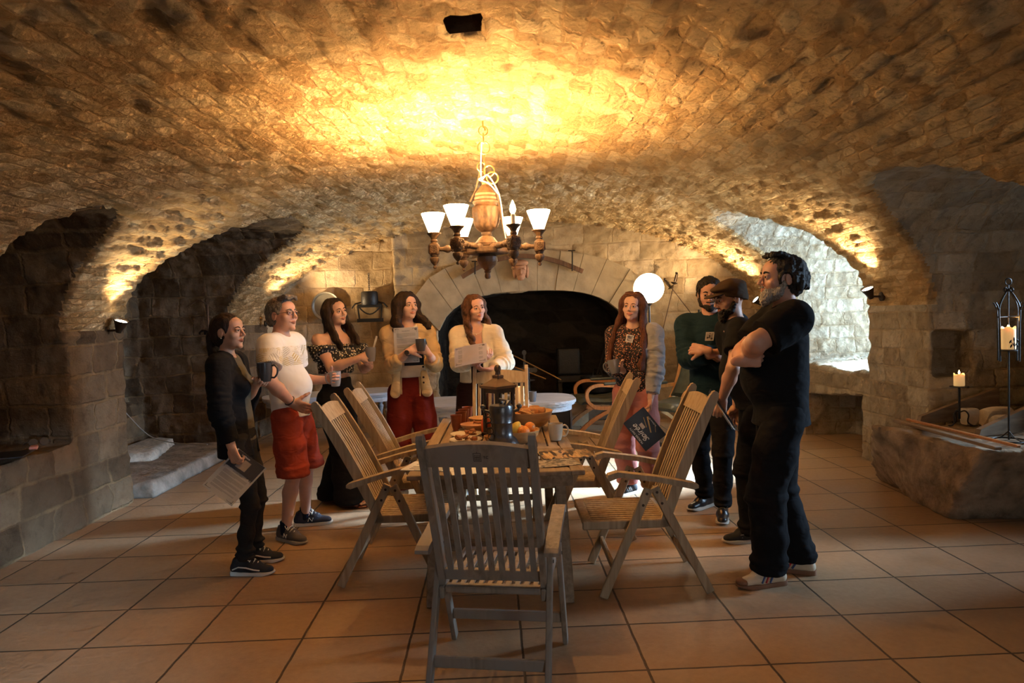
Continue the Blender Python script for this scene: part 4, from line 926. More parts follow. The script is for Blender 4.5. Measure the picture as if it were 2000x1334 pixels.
# ------------------------------------------------------------------ leather lounge chairs
def lounge(loc, rz, label, fw):
    t = thing('lounge_chair', label, 'armchair', loc, rz, 'green leather lounge chairs')
    for s in (-1, 1):
        bm = bmesh.new()
        P = spl([(s*.30, -.50, 1.02), (s*.30, -.40, .70), (s*.30, -.22, .42), (s*.30, .05, .33), (s*.30, .34, .36)], 6)
        for i in range(len(P)-1): bar(bm, P[i], P[i+1]+(P[i+1]-P[i])*.08, .045, .05, up=(1, 0, 0))
        bm_obj('side_frame', bm, fw, t, True)
        bm = bmesh.new()
        P = spl([(s*.33, -.36, .60), (s*.34, -.1, .60), (s*.34, .20, .62), (s*.33, .33, .55), (s*.32, .32, .42), (s*.31, .22, .34)], 6)
        for i in range(len(P)-1): bar(bm, P[i], P[i+1]+(P[i+1]-P[i])*.08, .04, .045, up=(1, 0, 0))
        ar = bm_obj('arm_frame', bm, fw, t, True)
        bm = bmesh.new(); box(bm, (s*.34, -.03, .637), (.07, .32, .035), bev=.014, seg=3); bm_obj('arm_pad', bm, LEATHER, ar, True)
        bm = bmesh.new()
        for e in (-.42, .46):
            P = spl([(s*.29, e, .0), (s*.29, e*.72, .13), (s*.29, e*.3, .25), (s*.29, 0, .31)], 6)
            for i in range(len(P)-1): bar(bm, P[i], P[i+1]+(P[i+1]-P[i])*.08, .045, .045, up=(1, 0, 0))
        bm_obj('leg', bm, fw, t, True)
    def cushion(name, P, n_t):
        bm = bmesh.new(); W_ = .56; nx = 14; ny = len(P)-1; G = {}
        for side in (1, -1):
            for i in range(nx+1):
                for j in range(ny+1):
                    u, v = i/nx*2-1, j/ny*2-1
                    th = .05*math.sqrt(max(0, (1-u**6)*(1-v**6)))*(1-.16*(abs(math.sin(i*PI/3.5))*abs(math.sin(j*PI/3)) < .25))
                    a = P[max(j-1, 0)]; b = P[min(j+1, ny)]; d = (b-a).normalized(); n_ = Vector((0, -d.z, d.y))
                    G[side, i, j] = bm.verts.new(P[j]+Vector((u*W_/2, 0, 0))+n_*(th*side))
            for i in range(nx):
                for j in range(ny):
                    f = (G[side, i, j], G[side, i+1, j], G[side, i+1, j+1], G[side, i, j+1]); bm.faces.new(f if side > 0 else f[::-1])
        bmesh.ops.remove_doubles(bm, verts=bm.verts, dist=.001); bm_obj(name, bm, LEATHER, t, True)
    cushion('back_cushion', spl([(0, -.50, 1.04), (0, -.38, .72), (0, -.20, .47)], 7), 1)
    cushion('seat_cushion', spl([(0, -.20, .44), (0, .05, .40), (0, .34, .42), (0, .40, .38)], 5), 1)
    return t
HONEY = wood('honey_bentwood', (.42, .20, .07), (.55, .28, .10), rough=.35)
lounge((2.02, 8.05, 0), R(128), 'green leather lounge chair with a honey wood frame below the swords', HONEY)
lounge((1.27, 8.80, 0), R(97), 'green leather lounge chair with reddish curved armrests beside the fireplace', REDW)
# ------------------------------------------------------------------ on the garden table
GLASS, nt_, b_ = nodes('clear_glass'); b_.inputs['Transmission Weight'].default_value = 1; b_.inputs['Roughness'].default_value = .02; b_.inputs['IOR'].default_value = 1.45; b_.inputs['Base Color'].default_value = (.95, .97, .95, 1)
T0 = TZ+.001
ln = thing('lantern', 'large dark wooden lantern with glass panes and a ball finial standing on the table', 'lantern', (-.065, 4.42, T0), R(40))
LW_, LH = .088, .335
ln.scale = (.74, .74, .86)
bm = bmesh.new(); box(bm, (0, 0, .015), (.23, .23, .03), bev=.004); bm_obj('base', bm, BRONZE, ln)
bm = bmesh.new()
for sx in (-1, 1):
    for sy in (-1, 1): box(bm, (sx*LW_, sy*LW_, .03+LH/2), (.026, .026, LH))
for z in (.045, LH+.015):
    for a in range(4):
        q = Matrix.Rotation(a*PI/2, 3, 'Z'); box(bm, q @ Vector((LW_, 0, z)), (.018, 2*LW_, .035) if a % 2 == 0 else (2*LW_, .018, .035))
bm_obj('frame', bm, plain('dark_lantern_wood', (.045, .032, .02), .5), ln)
for a in range(4):
    q = Matrix.Rotation(a*PI/2, 3, 'Z'); bm = bmesh.new(); box(bm, q @ Vector((LW_, 0, .03+LH/2)), (.003, 2*LW_-.03, LH-.06) if a % 2 == 0 else (2*LW_-.03, .003, LH-.06)); bm_obj('glass_pane', bm, GLASS, ln)
bm = bmesh.new(); lathe(bm, [(.158, LH+.03), (.165, LH+.035), (.165, LH+.05), (.15, LH+.055), (.10, LH+.075), (.06, LH+.095), (.045, LH+.105), (.05, LH+.108), (.05, LH+.125), (.025, LH+.13), (.02, LH+.15)], 4, rot=Matrix.Rotation(PI/4, 3, 'Z'))
bm_obj('roof', bm, plain('brown_lantern_roof', (.13, .08, .045), .55), ln)
bm = bmesh.new(); bmesh.ops.create_uvsphere(bm, u_segments=20, v_segments=14, radius=.031, matrix=Matrix.Translation((0, 0, LH+.175))); bm_obj('ball_finial', bm, plain('brown_lantern_roof', (0, 0, 0)), ln, True)
bm = bmesh.new(); tube(bm, spl([(-.03, -.04, LH+.10), (-.035, -.05, LH+.16), (-.01, -.04, LH+.20), (.03, 0, LH+.10)], 5), .003, 6); bm_obj('handle', bm, IRON, ln, True)
# pewter jug
jg = thing('pewter_jug', 'dark pewter jug with a hinged lid and a hanging chain in front of the lantern', 'jug', (-.045, 4.0, T0), R(0))
bm = bmesh.new(); lathe(bm, [(.095, 0), (.10, .01), (.098, .03), (.085, .055), (.068, .07), (.062, .10), (.064, .15), (.066, .155), (.064, .16), (.068, .20), (.072, .245), (.070, .25), (.064, .245), (.06, .2), (.055, .1), (.002, .08)], 36); bm_obj('body', bm, PEWTER, jg, True)
bm = bmesh.new(); lathe(bm, [(.068, .248), (.066, .256), (.03, .262), (.002, .264)], 28); lathe(bm, [(.004, .26), (.012, .27), (.008, .28), (.003, .288)], 12); bm_obj('lid', bm, PEWTER, jg, True)
for s, z in ((-1, .235), (1, .235)):
    bm = bmesh.new(); tube(bm, [(s*.066, 0, z-.02), (s*.10, 0, z-.01), (s*.105, 0, z+.005)], .010, 8); bmesh.ops.create_uvsphere(bm, u_segments=12, v_segments=8, radius=.016, matrix=Matrix.Translation((s*.107, 0, z+.012))); bm_obj('lug', bm, PEWTER, jg, True)
bm = bmesh.new(); tube(bm, [(.02, -.02, .26), (.03, -.03, .285), (-.01, -.03, .295)], .007, 8); tube(bm, [(.04, 0, .255), (.055, -.03, .28), (.03, -.04, .25)], .007, 8)
bm_obj('lid_hinge', bm, PEWTER, jg, True)
bm = bmesh.new()
for k in range(5): tube(bm, [Vector((-.085+.006*k+.019*math.cos(a), -.05-.005*(k % 2), .21-.033*k+.019*math.sin(a))) for a in [j*PI/9 for j in range(18)]], .003, 6, closed=True)
bm_obj('chain', bm, IRON, jg, True)
# bowls, fruit
def bowl(name, c, r_, h, mat, label, cat='bowl', group=None, foot=.45):
    bm = bmesh.new(); lathe(bm, [(r_*foot, 0), (r_*.72, h*.25), (r_*.92, h*.62), (r_, h), (r_*.95, h), (r_*.86, h*.6), (r_*.6, h*.28), (.002, h*.16)], 40)
    o = bm_obj(name, bm, mat, smooth=True, loc=c); return prop(o, label, cat, group)
bowl('fruit_bowl', (.05, 4.14, T0), .135, .085, BOWLW, 'bamboo bowl holding a lemon and oranges right of the pewter jug', foot=.35)
def fruit(kind, c, s, mat, label, rz=0):
    bm = bmesh.new(); bmesh.ops.create_uvsphere(bm, u_segments=20, v_segments=14, radius=s)
    if kind == 'lemon':
        for v in bm.verts: v.co.z *= 1.15+.28*(abs(v.co.z)/s)**6
        bmesh.ops.rotate(bm, verts=bm.verts, cent=(0, 0, 0), matrix=Matrix.Rotation(.5, 3, 'Y'))
    o = bm_obj(kind, bm, mat, smooth=True, loc=c); return prop(o, label, kind, 'fruit in the bamboo bowl')
OR = plain('orange_peel', (.85, .26, .02), .4, var=.08, bump=.3, bscale=160); LE = plain('lemon_peel', (.72, .52, .06), .4, bump=.2, bscale=120)
fruit('lemon', (.035, 4.12, T0+.088), .038, LE, 'yellow lemon standing at the left of the fruit bowl'); fruit('orange', (.085, 4.09, T0+.075), .039, OR, 'largest orange at the front of the fruit bowl')
fruit('orange', (.125, 4.15, T0+.092), .035, OR, 'orange at the right rear of the fruit bowl'); fruit('orange', (.065, 4.19, T0+.07), .035, OR, 'orange half hidden behind the lemon in the fruit bowl')
bowl('serving_bowl', (.135, 4.66, T0), .165, .125, BOWLW, 'big bamboo serving bowl of bread beside the lantern', foot=.3)
BR = plain('bread_crust', (.42, .20, .07), .7, var=.3, scale=25, bump=.4)
for k, (x, y, z) in enumerate(((.16, 4.62, .122), (.21, 4.64, .12), (.10, 4.70, .125), (.18, 4.71, .125), (.12, 4.61, .118))):
    o = bm_obj('bread_roll', rock_bm((0, 0, 0), (.042, .032, .034), 70+k, 3, .12, cl=2), BR, smooth=True, loc=(x, y, T0+z-.02)); prop(o, 'small crusty bread roll in the big bamboo bowl', 'bread roll', 'bread rolls in the big bamboo bowl')
for k, (a, b) in enumerate((((.04, 4.60, .15), (.15, 4.56, .115)), ((.035, 4.62, .16), (.17, 4.58, .12)))):
    bm = bmesh.new(); tube(bm, [Vector((0, 0, 0)), (Vector(b)-Vector(a))*.7, Vector(b)-Vector(a)], [.004, .005, .009], 8); o = bm_obj('wooden_spoon', bm, BOWLW, smooth=True, loc=(a[0], a[1], T0+a[2])); prop(o, 'thin wooden spoon sticking out to the left of the big bamboo bowl', 'spoon', 'spoons in the big bamboo bowl')
mug('cream_mug', CREAM, .046, .105, (.285, 4.20, T0), R(12), 'cream mug standing alone near the right edge of the table', taper=.95)
# terracotta cups in a row
def cup(c, label):
    bm = bmesh.new(); lathe(bm, [(.025, 0), (.023, .006), (.030, .03), (.036, .07), (.038, .10), (.041, .108), (.038, .107), (.033, .07), (.02, .02), (.002, .016)], 28); o = bm_obj('terracotta_cup', bm, TERRA, smooth=True, loc=c); return prop(o, label, 'cup', 'row of terracotta cups')
for c, lb in (((-.365, 4.68), 'nearest terracotta cup of the row on the left edge of the table'), ((-.34, 4.83), 'second terracotta cup from the front of the row on the table'), ((-.33, 4.96), 'third terracotta cup from the front of the row on the table'), ((-.31, 5.09), 'farthest terracotta cup of the row on the left edge of the table')): cup((*c, T0), lb)
def dish(name, c, r_, h, mat, label, cat='plate', group=None):
    bm = bmesh.new(); lathe(bm, [(r_*.6, 0), (r_*.66, .003), (r_, h), (r_*.97, h+.003), (r_*.62, .007), (.002, .006)], 36); o = bm_obj(name, bm, mat, smooth=True, loc=c); return prop(o, label, cat, group)
dish('plate', (-.275, 4.23, T0), .105, .02, CREAM, 'cream plate of brown biscuits nearest the front of the table', group='plates of biscuits'); dish('plate', (-.285, 4.43, T0), .105, .02, CREAM, 'cream plate of biscuits behind the nearest one, beside the lantern', group='plates of biscuits')
BI = plain('biscuit', (.27, .10, .03), .75, var=.35, scale=40, bump=.4); random.seed(11)
for k in range(22):
    near = k < 12; cx_, cy_ = (-.275, 4.23) if near else (-.285, 4.43)
    a = random.random()*2*PI; d = .058*math.sqrt(random.random()); lay = k % 3
    bm = bmesh.new(); box(bm, (0, 0, 0), (.034, .026, .011), bev=.003); o = bm_obj('biscuit', bm, BI, loc=(cx_+d*math.cos(a), cy_+d*math.sin(a), T0+.018+lay*.011)); o.rotation_euler = (random.uniform(-.35, .35), random.uniform(-.35, .35), a)
    prop(o, 'small brown biscuit on the nearest cream plate' if near else 'small brown biscuit on the cream plate beside the lantern', 'biscuit', 'biscuits on the nearest plate' if near else 'biscuits on the plate beside the lantern')
bowl('terracotta_dish', (-.235, 4.63, T0+.012), .10, .04, plain('pale_terracotta', (.45, .24, .12), .5), 'pale terracotta dish behind the biscuit plates', foot=.85)
dish('plate', (-.235, 4.63, T0), .115, .012, CREAM, 'cream plate under the pale terracotta dish', group='plates of biscuits')
bowl('small_bowl', (-.10, 4.19, T0), .06, .045, BOWLW, 'small bamboo bowl half hidden behind the left of the pewter jug')
bowl('salad_bowl', (-.19, 4.86, T0), .10, .06, BOWLW, 'round wooden bowl behind the terracotta dish, beside the row of cups')
for k in range(3): 
    bm = bmesh.new(); lathe(bm, [(.04, 0), (.045, .003), (.075, .014), (.073, .016), (.03, .006)], 28); o = bm_obj('terracotta_saucer', bm, TERRA, smooth=True, loc=(.19, 5.02, T0+k*.017)); prop(o, ['lowest', 'middle', 'topmost'][k]+' of the stacked terracotta saucers behind the big bamboo bowl', 'saucer', 'stacked terracotta saucers')
for (x, y, lb) in ((-.13, 4.68, 'clear drinking glass behind the left of the lantern'), (.0, 4.78, 'clear drinking glass behind the right of the lantern')):
    bm = bmesh.new(); lathe(bm, [(.026, 0), (.034, .09), (.0325, .09), (.0245, .006), (.001, .006)], 24); o = bm_obj('drinking_glass', bm, GLASS, smooth=True, loc=(x, y, T0)); prop(o, lb, 'glass', 'glasses behind the lantern')
bm = bmesh.new(); lathe(bm, [(.03, 0), (.034, .01), (.033, .08), (.012, .12), (.012, .15), (.001, .15)], 20); o = bm_obj('sauce_bottle', bm, plain('orange_sauce', (.75, .13, .03), .2), smooth=True, loc=(-.155, 4.52, T0)); prop(o, 'small orange red bottle left of the lantern', 'bottle')
bm = bmesh.new(); tube(bm, spl([(-.03, 0, .055), (.02, 0, .05), (.07, 0, .09)], 4), [.014]+[.006]*8, 8); o = bm_obj('wooden_ladle', bm, REDW, smooth=True, loc=(-.21, 4.56, T0+.02)); prop(o, 'small wooden ladle lying across the pale terracotta dish', 'ladle')
# flyers on the table
def picture_mat(name, base, cols, sc):
    m, nt, b = nodes(name); tc = nd(nt, 'ShaderNodeTexCoord'); mp = nd(nt, 'ShaderNodeMapping'); mp.inputs['Scale'].default_value = sc; mp.inputs['Rotation'].default_value = (0, 0, .5); nt.links.new(tc.outputs['Object'], mp.inputs[0])
    v = nd(nt, 'ShaderNodeTexVoronoi', i_Scale=1.0); nt.links.new(mp.outputs[0], v.inputs['Vector'])
    nt.links.new(ramp(nt, v.outputs[1], [(0, base), (.35, base), (.5, cols[0]), (.7, cols[1]), (1, cols[2])]), b.inputs['Base Color']); b.inputs['Roughness'].default_value = .3; return m
def sheet(name, c, size, rz, mat, label, cat, t_=.0016):
    bm = bmesh.new(); box(bm, (0, 0, t_/2), (*size, t_)); o = bm_obj(name, bm, mat, loc=c); o.rotation_euler.z = rz; return prop(o, label, cat)
sheet('magazine', (.31, 3.76, T0), (.29, .21), R(8), picture_mat('magazine_picture', (.03, .02, .02), ((.5, .28, .1), (.7, .5, .25), (.12, .06, .03)), (70, 14, 1)), 'glossy magazine with a warm picture at the right corner of the table', 'magazine', .004)
sheet('leaflet', (.22, 3.55, T0), (.26, .17), R(12), picture_mat('leaflet_pattern', (.08, .07, .06), ((.45, .38, .3), (.5, .45, .38), (.1, .09, .08)), (60, 40, 1)), 'patterned leaflet near the front right corner of the table', 'leaflet')
TXT = None
sheet('leaflet', (-.40, 3.56, T0), (.30, .21), R(-14), PAPER, 'white printed sheets at the front left corner of the table', 'leaflet', .003)
sheet('leaflet', (-.21, 3.50, T0), (.21, .28), R(10), PAPER, 'white printed sheet lying beside the sheets at the front left corner', 'leaflet', .002)
bm = bmesh.new()
for k in range(9): box(bm, (0, .11-.026*k, .0034), (.22 if k % 4 else .15, .007, .0006))
o = bm_obj('print_lines', bm, INK, bpy.data.objects['leaflet.001'])
bm = bmesh.new(); tube(bm, spl([at(240, 800, X=-4.2), at(290, 850, Y=7.5), at(340, 865, Y=7.4), at(405, 868, Y=7.3)], 6), .006, 6); o = bm_obj('barrier_cord', bm, plain('grey_cord', (.3, .28, .25), .8), smooth=True); prop(o, 'thin grey cord hanging across the left far bay', 'cord')
bm = bmesh.new(); a = at(405, 595, Y=7.9); b = at(410, 720, Y=7.9); tube(bm, [a, b], .012, 8); tube(bm, spl([a, a+Vector((-.1, 0, .05)), a+Vector((-.2, 0, .0))], 4), .006, 6); o = bm_obj('iron_rod', bm, RUSTY, smooth=True); prop(o, 'thin iron rod standing against the far wall of the left bay', 'rod')
# ------------------------------------------------------------------ bodies and clothes grown as one smooth surface
def V3(*a): return np.array(a if len(a) > 1 else a[0], float)
def un(v): v = V3(v); return v/(np.linalg.norm(v)+1e-9)
class Blob:
    """smooth union / difference of round cones and ellipsoids on a graded grid"""
    def __init__(s): s.p = []; s.mod = None
    def cone(s, a, b, ra, rb, k=.012, sq=None, op='+'): s.p.append(('c', V3(a), V3(b), ra, rb, k, sq, op)); return s
    def ell(s, c, r, k=.012, rot=None, op='+'): s.p.append(('e', V3(c), V3(r), rot, None, k, None, op)); return s
    def chain(s, pts, rad, k=.012, sq=None, op='+'):
        for i in range(len(pts)-1): s.cone(pts[i], pts[i+1], rad[i], rad[i+1], k, sq, op)
        return s
    def half(s, n, d, op='-'): s.p.append(('h', un(n), d, None, None, .004, None, op)); return s   # cuts away n.x > d
    def slab(s, c, ax, hs, k=.004, op='-'): s.p.append(('b', V3(c), ax, hs, None, k, None, op)); return s  # oriented box
    def mesh(s, hc=.011, fine=(), hf=.004, noise=(), grid=None):
        lo = np.full(3, 9.); hi = -lo
        for q in s.p:
            if q[7] != '+': continue
            if q[0] == 'c': r = max(q[3], q[4])+.02; lo = np.minimum(lo, np.minimum(q[1], q[2])-r); hi = np.maximum(hi, np.maximum(q[1], q[2])+r)
            elif q[0] == 'e': r = q[2].max()+.02; lo = np.minimum(lo, q[1]-r); hi = np.maximum(hi, q[1]+r)
        A = []
        for ax in range(3):
            x = lo[ax]; L_ = [x]
            while x < hi[ax]:
                f = any(a[ax] <= x <= b[ax] for a, b in fine); x += hf if f else hc; L_.append(x)
            A.append(np.array(L_))
        F = np.full([len(a) for a in A], .3, np.float32)
        def sub(c0, c1):
            sl = []
            for ax in range(3):
                i = max(0, np.searchsorted(A[ax], c0[ax])-1); j = min(len(A[ax]), np.searchsorted(A[ax], c1[ax])+1); sl.append(slice(i, max(j, i+1)))
            return tuple(sl), A[0][sl[0]][:, None, None], A[1][sl[1]][None, :, None], A[2][sl[2]][None, None, :]
        for q in s.p:
            t, k, op = q[0], q[5], q[7]; m = k*2+.035
            if t == 'c':
                _, a, b, ra, rb, k, sq, op = q; r = max(ra, rb)+m
                sl, X, Y, Z = sub(np.minimum(a, b)-r, np.maximum(a, b)+r)
                px, py, pz = X-a[0], Y-a[1], Z-a[2]; ba = b-a
                if sq is not None:
                    n, fct = sq; n = un(n); dn = (px*n[0]+py*n[1]+pz*n[2])*(1/fct-1); px = px+dn*n[0]; py = py+dn*n[1]; pz = pz+dn*n[2]
                    ba = ba+n*(ba@n)*(1/fct-1)
                tt = np.clip((px*ba[0]+py*ba[1]+pz*ba[2])/(ba@ba+1e-9), 0, 1)
                d = np.sqrt((px-ba[0]*tt)**2+(py-ba[1]*tt)**2+(pz-ba[2]*tt)**2)-(ra+(rb-ra)*tt)
                if sq is not None: d = d*sq[1]**.5
            elif t == 'e':
                c, r, rot = q[1], q[2], q[3]; mm = r.max()+m; sl, X, Y, Z = sub(c-mm, c+mm)
                px, py, pz = X-c[0], Y-c[1], Z-c[2]
                if rot is not None:
                    Mt = rot; px, py, pz = (px*Mt[0][0]+py*Mt[0][1]+pz*Mt[0][2], px*Mt[1][0]+py*Mt[1][1]+pz*Mt[1][2], px*Mt[2][0]+py*Mt[2][1]+pz*Mt[2][2])
                k0 = np.sqrt((px/r[0])**2+(py/r[1])**2+(pz/r[2])**2); k1 = np.sqrt((px/r[0]**2)**2+(py/r[1]**2)**2+(pz/r[2]**2)**2)+1e-6
                d = k0*(k0-1)/k1
            elif t == 'h':
                sl, X, Y, Z = sub(lo-1, hi+1); n = q[1]; d = -(X*n[0]+Y*n[1]+Z*n[2]-q[2])
            else:
                c, fr, hs = q[1], q[2], q[3]; mm = max(hs)*1.8+m; sl, X, Y, Z = sub(c-mm, c+mm)
                L3 = [np.abs((X-c[0])*a[0]+(Y-c[1])*a[1]+(Z-c[2])*a[2])-h_ for a, h_ in zip(fr, hs)]
                d = np.maximum(np.maximum(L3[0], L3[1]), L3[2])
            G = F[sl]
            if op == '+':
                h_ = np.maximum(k-np.abs(G-d), 0)/k; F[sl] = np.minimum(G, d)-h_*h_*k*.25
            else:
                h_ = np.maximum(k-np.abs(-G-d), 0)/k; F[sl] = np.maximum(G, -d)+h_*h_*k*.25
        F[[0, -1]] = .3; F[:, [0, -1]] = .3; F[:, :, [0, -1]] = .3
        if s.mod: F = s.mod(F, A)
        V, Q = nets(F, (0, 0, 0), 1.0)
        for ax in range(3): V[:, ax] = np.interp(V[:, ax], np.arange(len(A[ax])), A[ax])
        if noise:
            a, b, c, d = V[Q[:, 0]], V[Q[:, 1]], V[Q[:, 2]], V[Q[:, 3]]; N = np.cross(c-a, d-b); VN = np.zeros_like(V)
            for j in range(4): np.add.at(VN, Q[:, j], N)
            VN /= np.linalg.norm(VN, axis=1)[:, None]+1e-12
            for (amp, sc, seed) in noise: V = V+VN*(amp*vnoise(V*np.array(sc if isinstance(sc, tuple) else (sc,)*3), 1.0, seed))[:, None]
        # relax once for an even surface
        return V, Q
def frame(f, up=(0, 0, 1)):
    """x = person's left, y = forward, z = up, rows of a matrix"""
    y = un(f); z = un(V3(up)-y*(V3(up)@y)); x = np.cross(y, z); return np.array([-x, y, z])*np.array([[1], [1], [1]])
def ik(a, b, l1, l2, pole):
    a, b, pole = V3(a), V3(b), V3(pole); d = b-a; L_ = np.linalg.norm(d); L_ = min(L_, (l1+l2)*.995); u = un(d); b = a+u*L_
    x = (l1*l1-l2*l2+L_*L_)/(2*L_); h_ = math.sqrt(max(l1*l1-x*x, 0)); n = pole-a; n = n-u*(n@u); n = un(n)
    return a+u*x+n*h_, b
def skin(name, col, lip=(.42, .13, .10)):
    m = plain(name, col, .48, var=.08, scale=14, bump=.12, bscale=220, Subsurface_Weight=.12, Subsurface_Scale=.01)
    return m
def hand(B, wrist, d, n, thumb_side, curl=(20, 25, 20), s=1.0, spread=4, thumb=(35, 25), k=.004):
    """palm, four unequal bent fingers and a thumb that leaves the side of the palm; returns grip point"""
    w_ = V3(wrist); d = un(d); n = V3(n); n = un(n-d*(n@d)); t = un(np.cross(d, n))*thumb_side
    B.cone(w_-d*.03*s, w_+d*.018*s, .024*s, .026*s, .012, (n, .80))
    for q in (-.026, -.009, .009, .026): B.cone(w_+d*.02*s+t*q*.75*s, w_+d*.083*s+t*q*s*1.05, .0145*s, .0115*s, .010, (n, .85))
    B.ell(w_+d*.035*s+t*.024*s+n*.008*s, (.020*s,)*3, .012)
    for i, (q, L_, dd) in enumerate(((.028, .073, .086), (.0095, .082, .090), (-.0095, .076, .087), (-.028, .060, .078))):
        p0 = w_+d*dd*s+t*q*s; a = 0; P = [p0]; sp = R(spread)*(1.5-i)
        for j, f in enumerate((.45, .31, .24)):
            a += R(curl[j]+i*2.5)
            v = un(d*math.cos(a)+n*math.sin(a)+t*math.sin(sp)*math.cos(a)); P.append(P[-1]+v*L_*f*s)
        B.cone(p0-d*.012*s, p0, .0105*s, .0095*s, .005); B.chain(P, [.0094*s, .0086*s, .0080*s, .0070*s], k)
    th = R(thumb[0]); v0 = un(d*math.cos(th)+t*math.sin(th)+n*.35); p0 = w_+d*.022*s+t*.024*s
    p1 = p0+v0*.040*s; v1 = un(v0+n*math.sin(R(thumb[1]))-t*.1); p2 = p1+v1*.032*s; p3 = p2+un(v1+n*.25-t*.1)*.026*s
    B.chain([p0, p1, p2, p3], [.0155*s, .0115*s, .0105*s, .0085*s], .008)
    return w_+d*.085*s+n*.045*s
class Person:
    def __init__(s, O, H, yaw, label, skinmat, hair, hyaw=None, hpitch=0, hroll=0, lean=(0, 0), female=False, hips=0.0, headsc=1.0, name='person', girth=1.0, neckfwd=.02):
        s.t = thing('person', label, 'person', (O[0], O[1], 0)); s.O = V3(O[0], O[1], 0)
        s.H = H; k = s.k = H/1.75; s.F = frame((math.cos(R(yaw)), math.sin(R(yaw)), 0)); s.skin = skinmat; s.hair = hair; s.female = female
        f, l = s.F[1], s.F[0]; s.f, s.l = f, l; s.g = girth
        sh = f*lean[0]+l*lean[1]
        s.pel = V3(0, 0, .535*H)+l*hips; s.ch = V3(0, 0, .72*H)+sh*.7; s.nb = V3(0, 0, .838*H)+sh-f*.01*k
        sw = (.168 if female else .192)*k
        s.sh = {q: V3(0, 0, .808*H)+sh+l*q*sw*(-1 if False else 1) for q in (-1, 1)}     # +1 left, -1 right
        s.hip = {q: s.pel+l*q*.088*k-V3(0, 0, .02) for q in (-1, 1)}
        hy = yaw if hyaw is None else hyaw; hp = R(hpitch)
        hf = V3(math.cos(R(hy))*math.cos(hp), math.sin(R(hy))*math.cos(hp), math.sin(hp))
        up = V3(0, 0, 1)+np.cross(hf, V3(0, 0, 1))*math.tan(R(hroll)); s.HF = frame(hf, up); s.hs = headsc*(.985 if female else 1.03)*k**.4
        s.hc = V3(0, 0, H-.112*s.hs)+sh*1.05+f*neckfwd
        s.B = Blob(); s.fine = []; s.eyes = []
    def hp(s, x, y, z): return s.hc+(s.HF[0]*x+s.HF[1]*y+s.HF[2]*z)*s.hs
    def head(s, nose=1.0, jaw=1.0, smile=0.0, wide=1.0, ears=True):
        B, P, F, q = s.B, s.hp, s.HF, s.hs; s.smile = smile
        E = lambda c, r, k=.012, op='+': B.ell(P(*c), V3(r)*q, k, F, op)
        fem = s.female
        E((0, -.014, .030), (.0745, .093, .080)); E((0, .048, .045), (.058, .040, .044), .02)
        E((0, .026, -.022), (.060*wide, .062, .074), .02); E((0, .030, -.070), (.049*wide*jaw, .048, .036*jaw), .018); E((0, .068, -.098*jaw), (.019, .017, .015), .018)
        for x in (-1, 1): E((x*.040*wide, .058, -.024), (.022, .020, .020), .018)
        E((0, .078, .020), (.042, .014, .009), .012)
        for x in (-1, 1): E((x*.031, .101, .002), (.018, .016, .0115), .008, '-')
        for x in (-1, 1):
            E((x*.031, .0785, .002), (.0150, .0142, .0135), .003); E((x*.031, .0855, .0105), (.0165, .0085, .0040), .004); E((x*.031, .099, .0012), (.0125, .0160, .0050), .0015, '-')
        B.cone(P(0, .088, .012), P(0, .1075*1, -.026), .0062*q, .0085*q*nose, .008); E((0, .1080, -.029), (.0092*nose, .0080, .0078), .006)
        for x in (-1, 1): E((x*.0105*nose, .099, -.034), (.006, .008, .006), .006)
        sm = .006*smile
        up_ = .0045*smile; cw = .0215+sm
        for x in (-1, 1):
            B.cone(P(0, .0905, -.0555), P(x*cw, .080, -.0585+up_), .0052*q, .0022*q, .005); B.cone(P(0, .0890, -.0655), P(x*cw*.92, .079, -.0600+up_), .0062*q, .0024*q, .005)
        for x in (-1, 1): B.cone(P(0, .0985, -.0605), P(x*(cw+.001), .0840, -.0592+up_), .0014*q, .0011*q, .002, op='-')
        if ears:
            for x in (-1, 1): E((x*.0755, -.010, -.004), (.0075, .019, .031), .007); E((x*.084, -.004, .0), (.006, .009, .016), .006, '-')
        nr = (.046 if fem else .057)*s.k
        B.chain([P(0, -.018, -.045), s.nb+s.f*.004, s.nb-V3(0, 0, .04)], [nr*1.0, nr*1.03, nr*1.35], .03, (s.f, .95))
        s.fine.append((s.hc-.135, s.hc+.145))
        for x in (-1, 1):
            c = P(x*.031, .0785, .002); v, fc = [], []
            bm = bmesh.new(); M4 = Matrix([list(s.HF[0])+[0], list(s.HF[1])+[0], list(s.HF[2])+[0], [0, 0, 0, 1]]).transposed(); M4.translation = Vector(c)
            s.eyes.append((bm, M4, q))
    def torso_core(s, sc=.86, belly=0):
        B, k, f, l = s.B, s.k*sc, s.f, s.l
        B.cone(s.ch+V3(0, 0, .06), s.ch-V3(0, 0, .06), .125*k, .115*k, .05, (f, .68)); B.cone(s.sh[1], s.sh[-1], .052*k, .052*k, .05); B.cone(s.ch, s.pel, .11*k, .13*k, .05, (f, .70))
        B.cone(s.nb+V3(0, 0, -.01), s.sh[1]*.6+s.sh[-1]*.4+V3(0, 0, .0), .05*k, .05*k, .04); B.cone(s.nb+V3(0, 0, -.01), s.sh[-1]*.6+s.sh[1]*.4, .05*k, .05*k, .04)
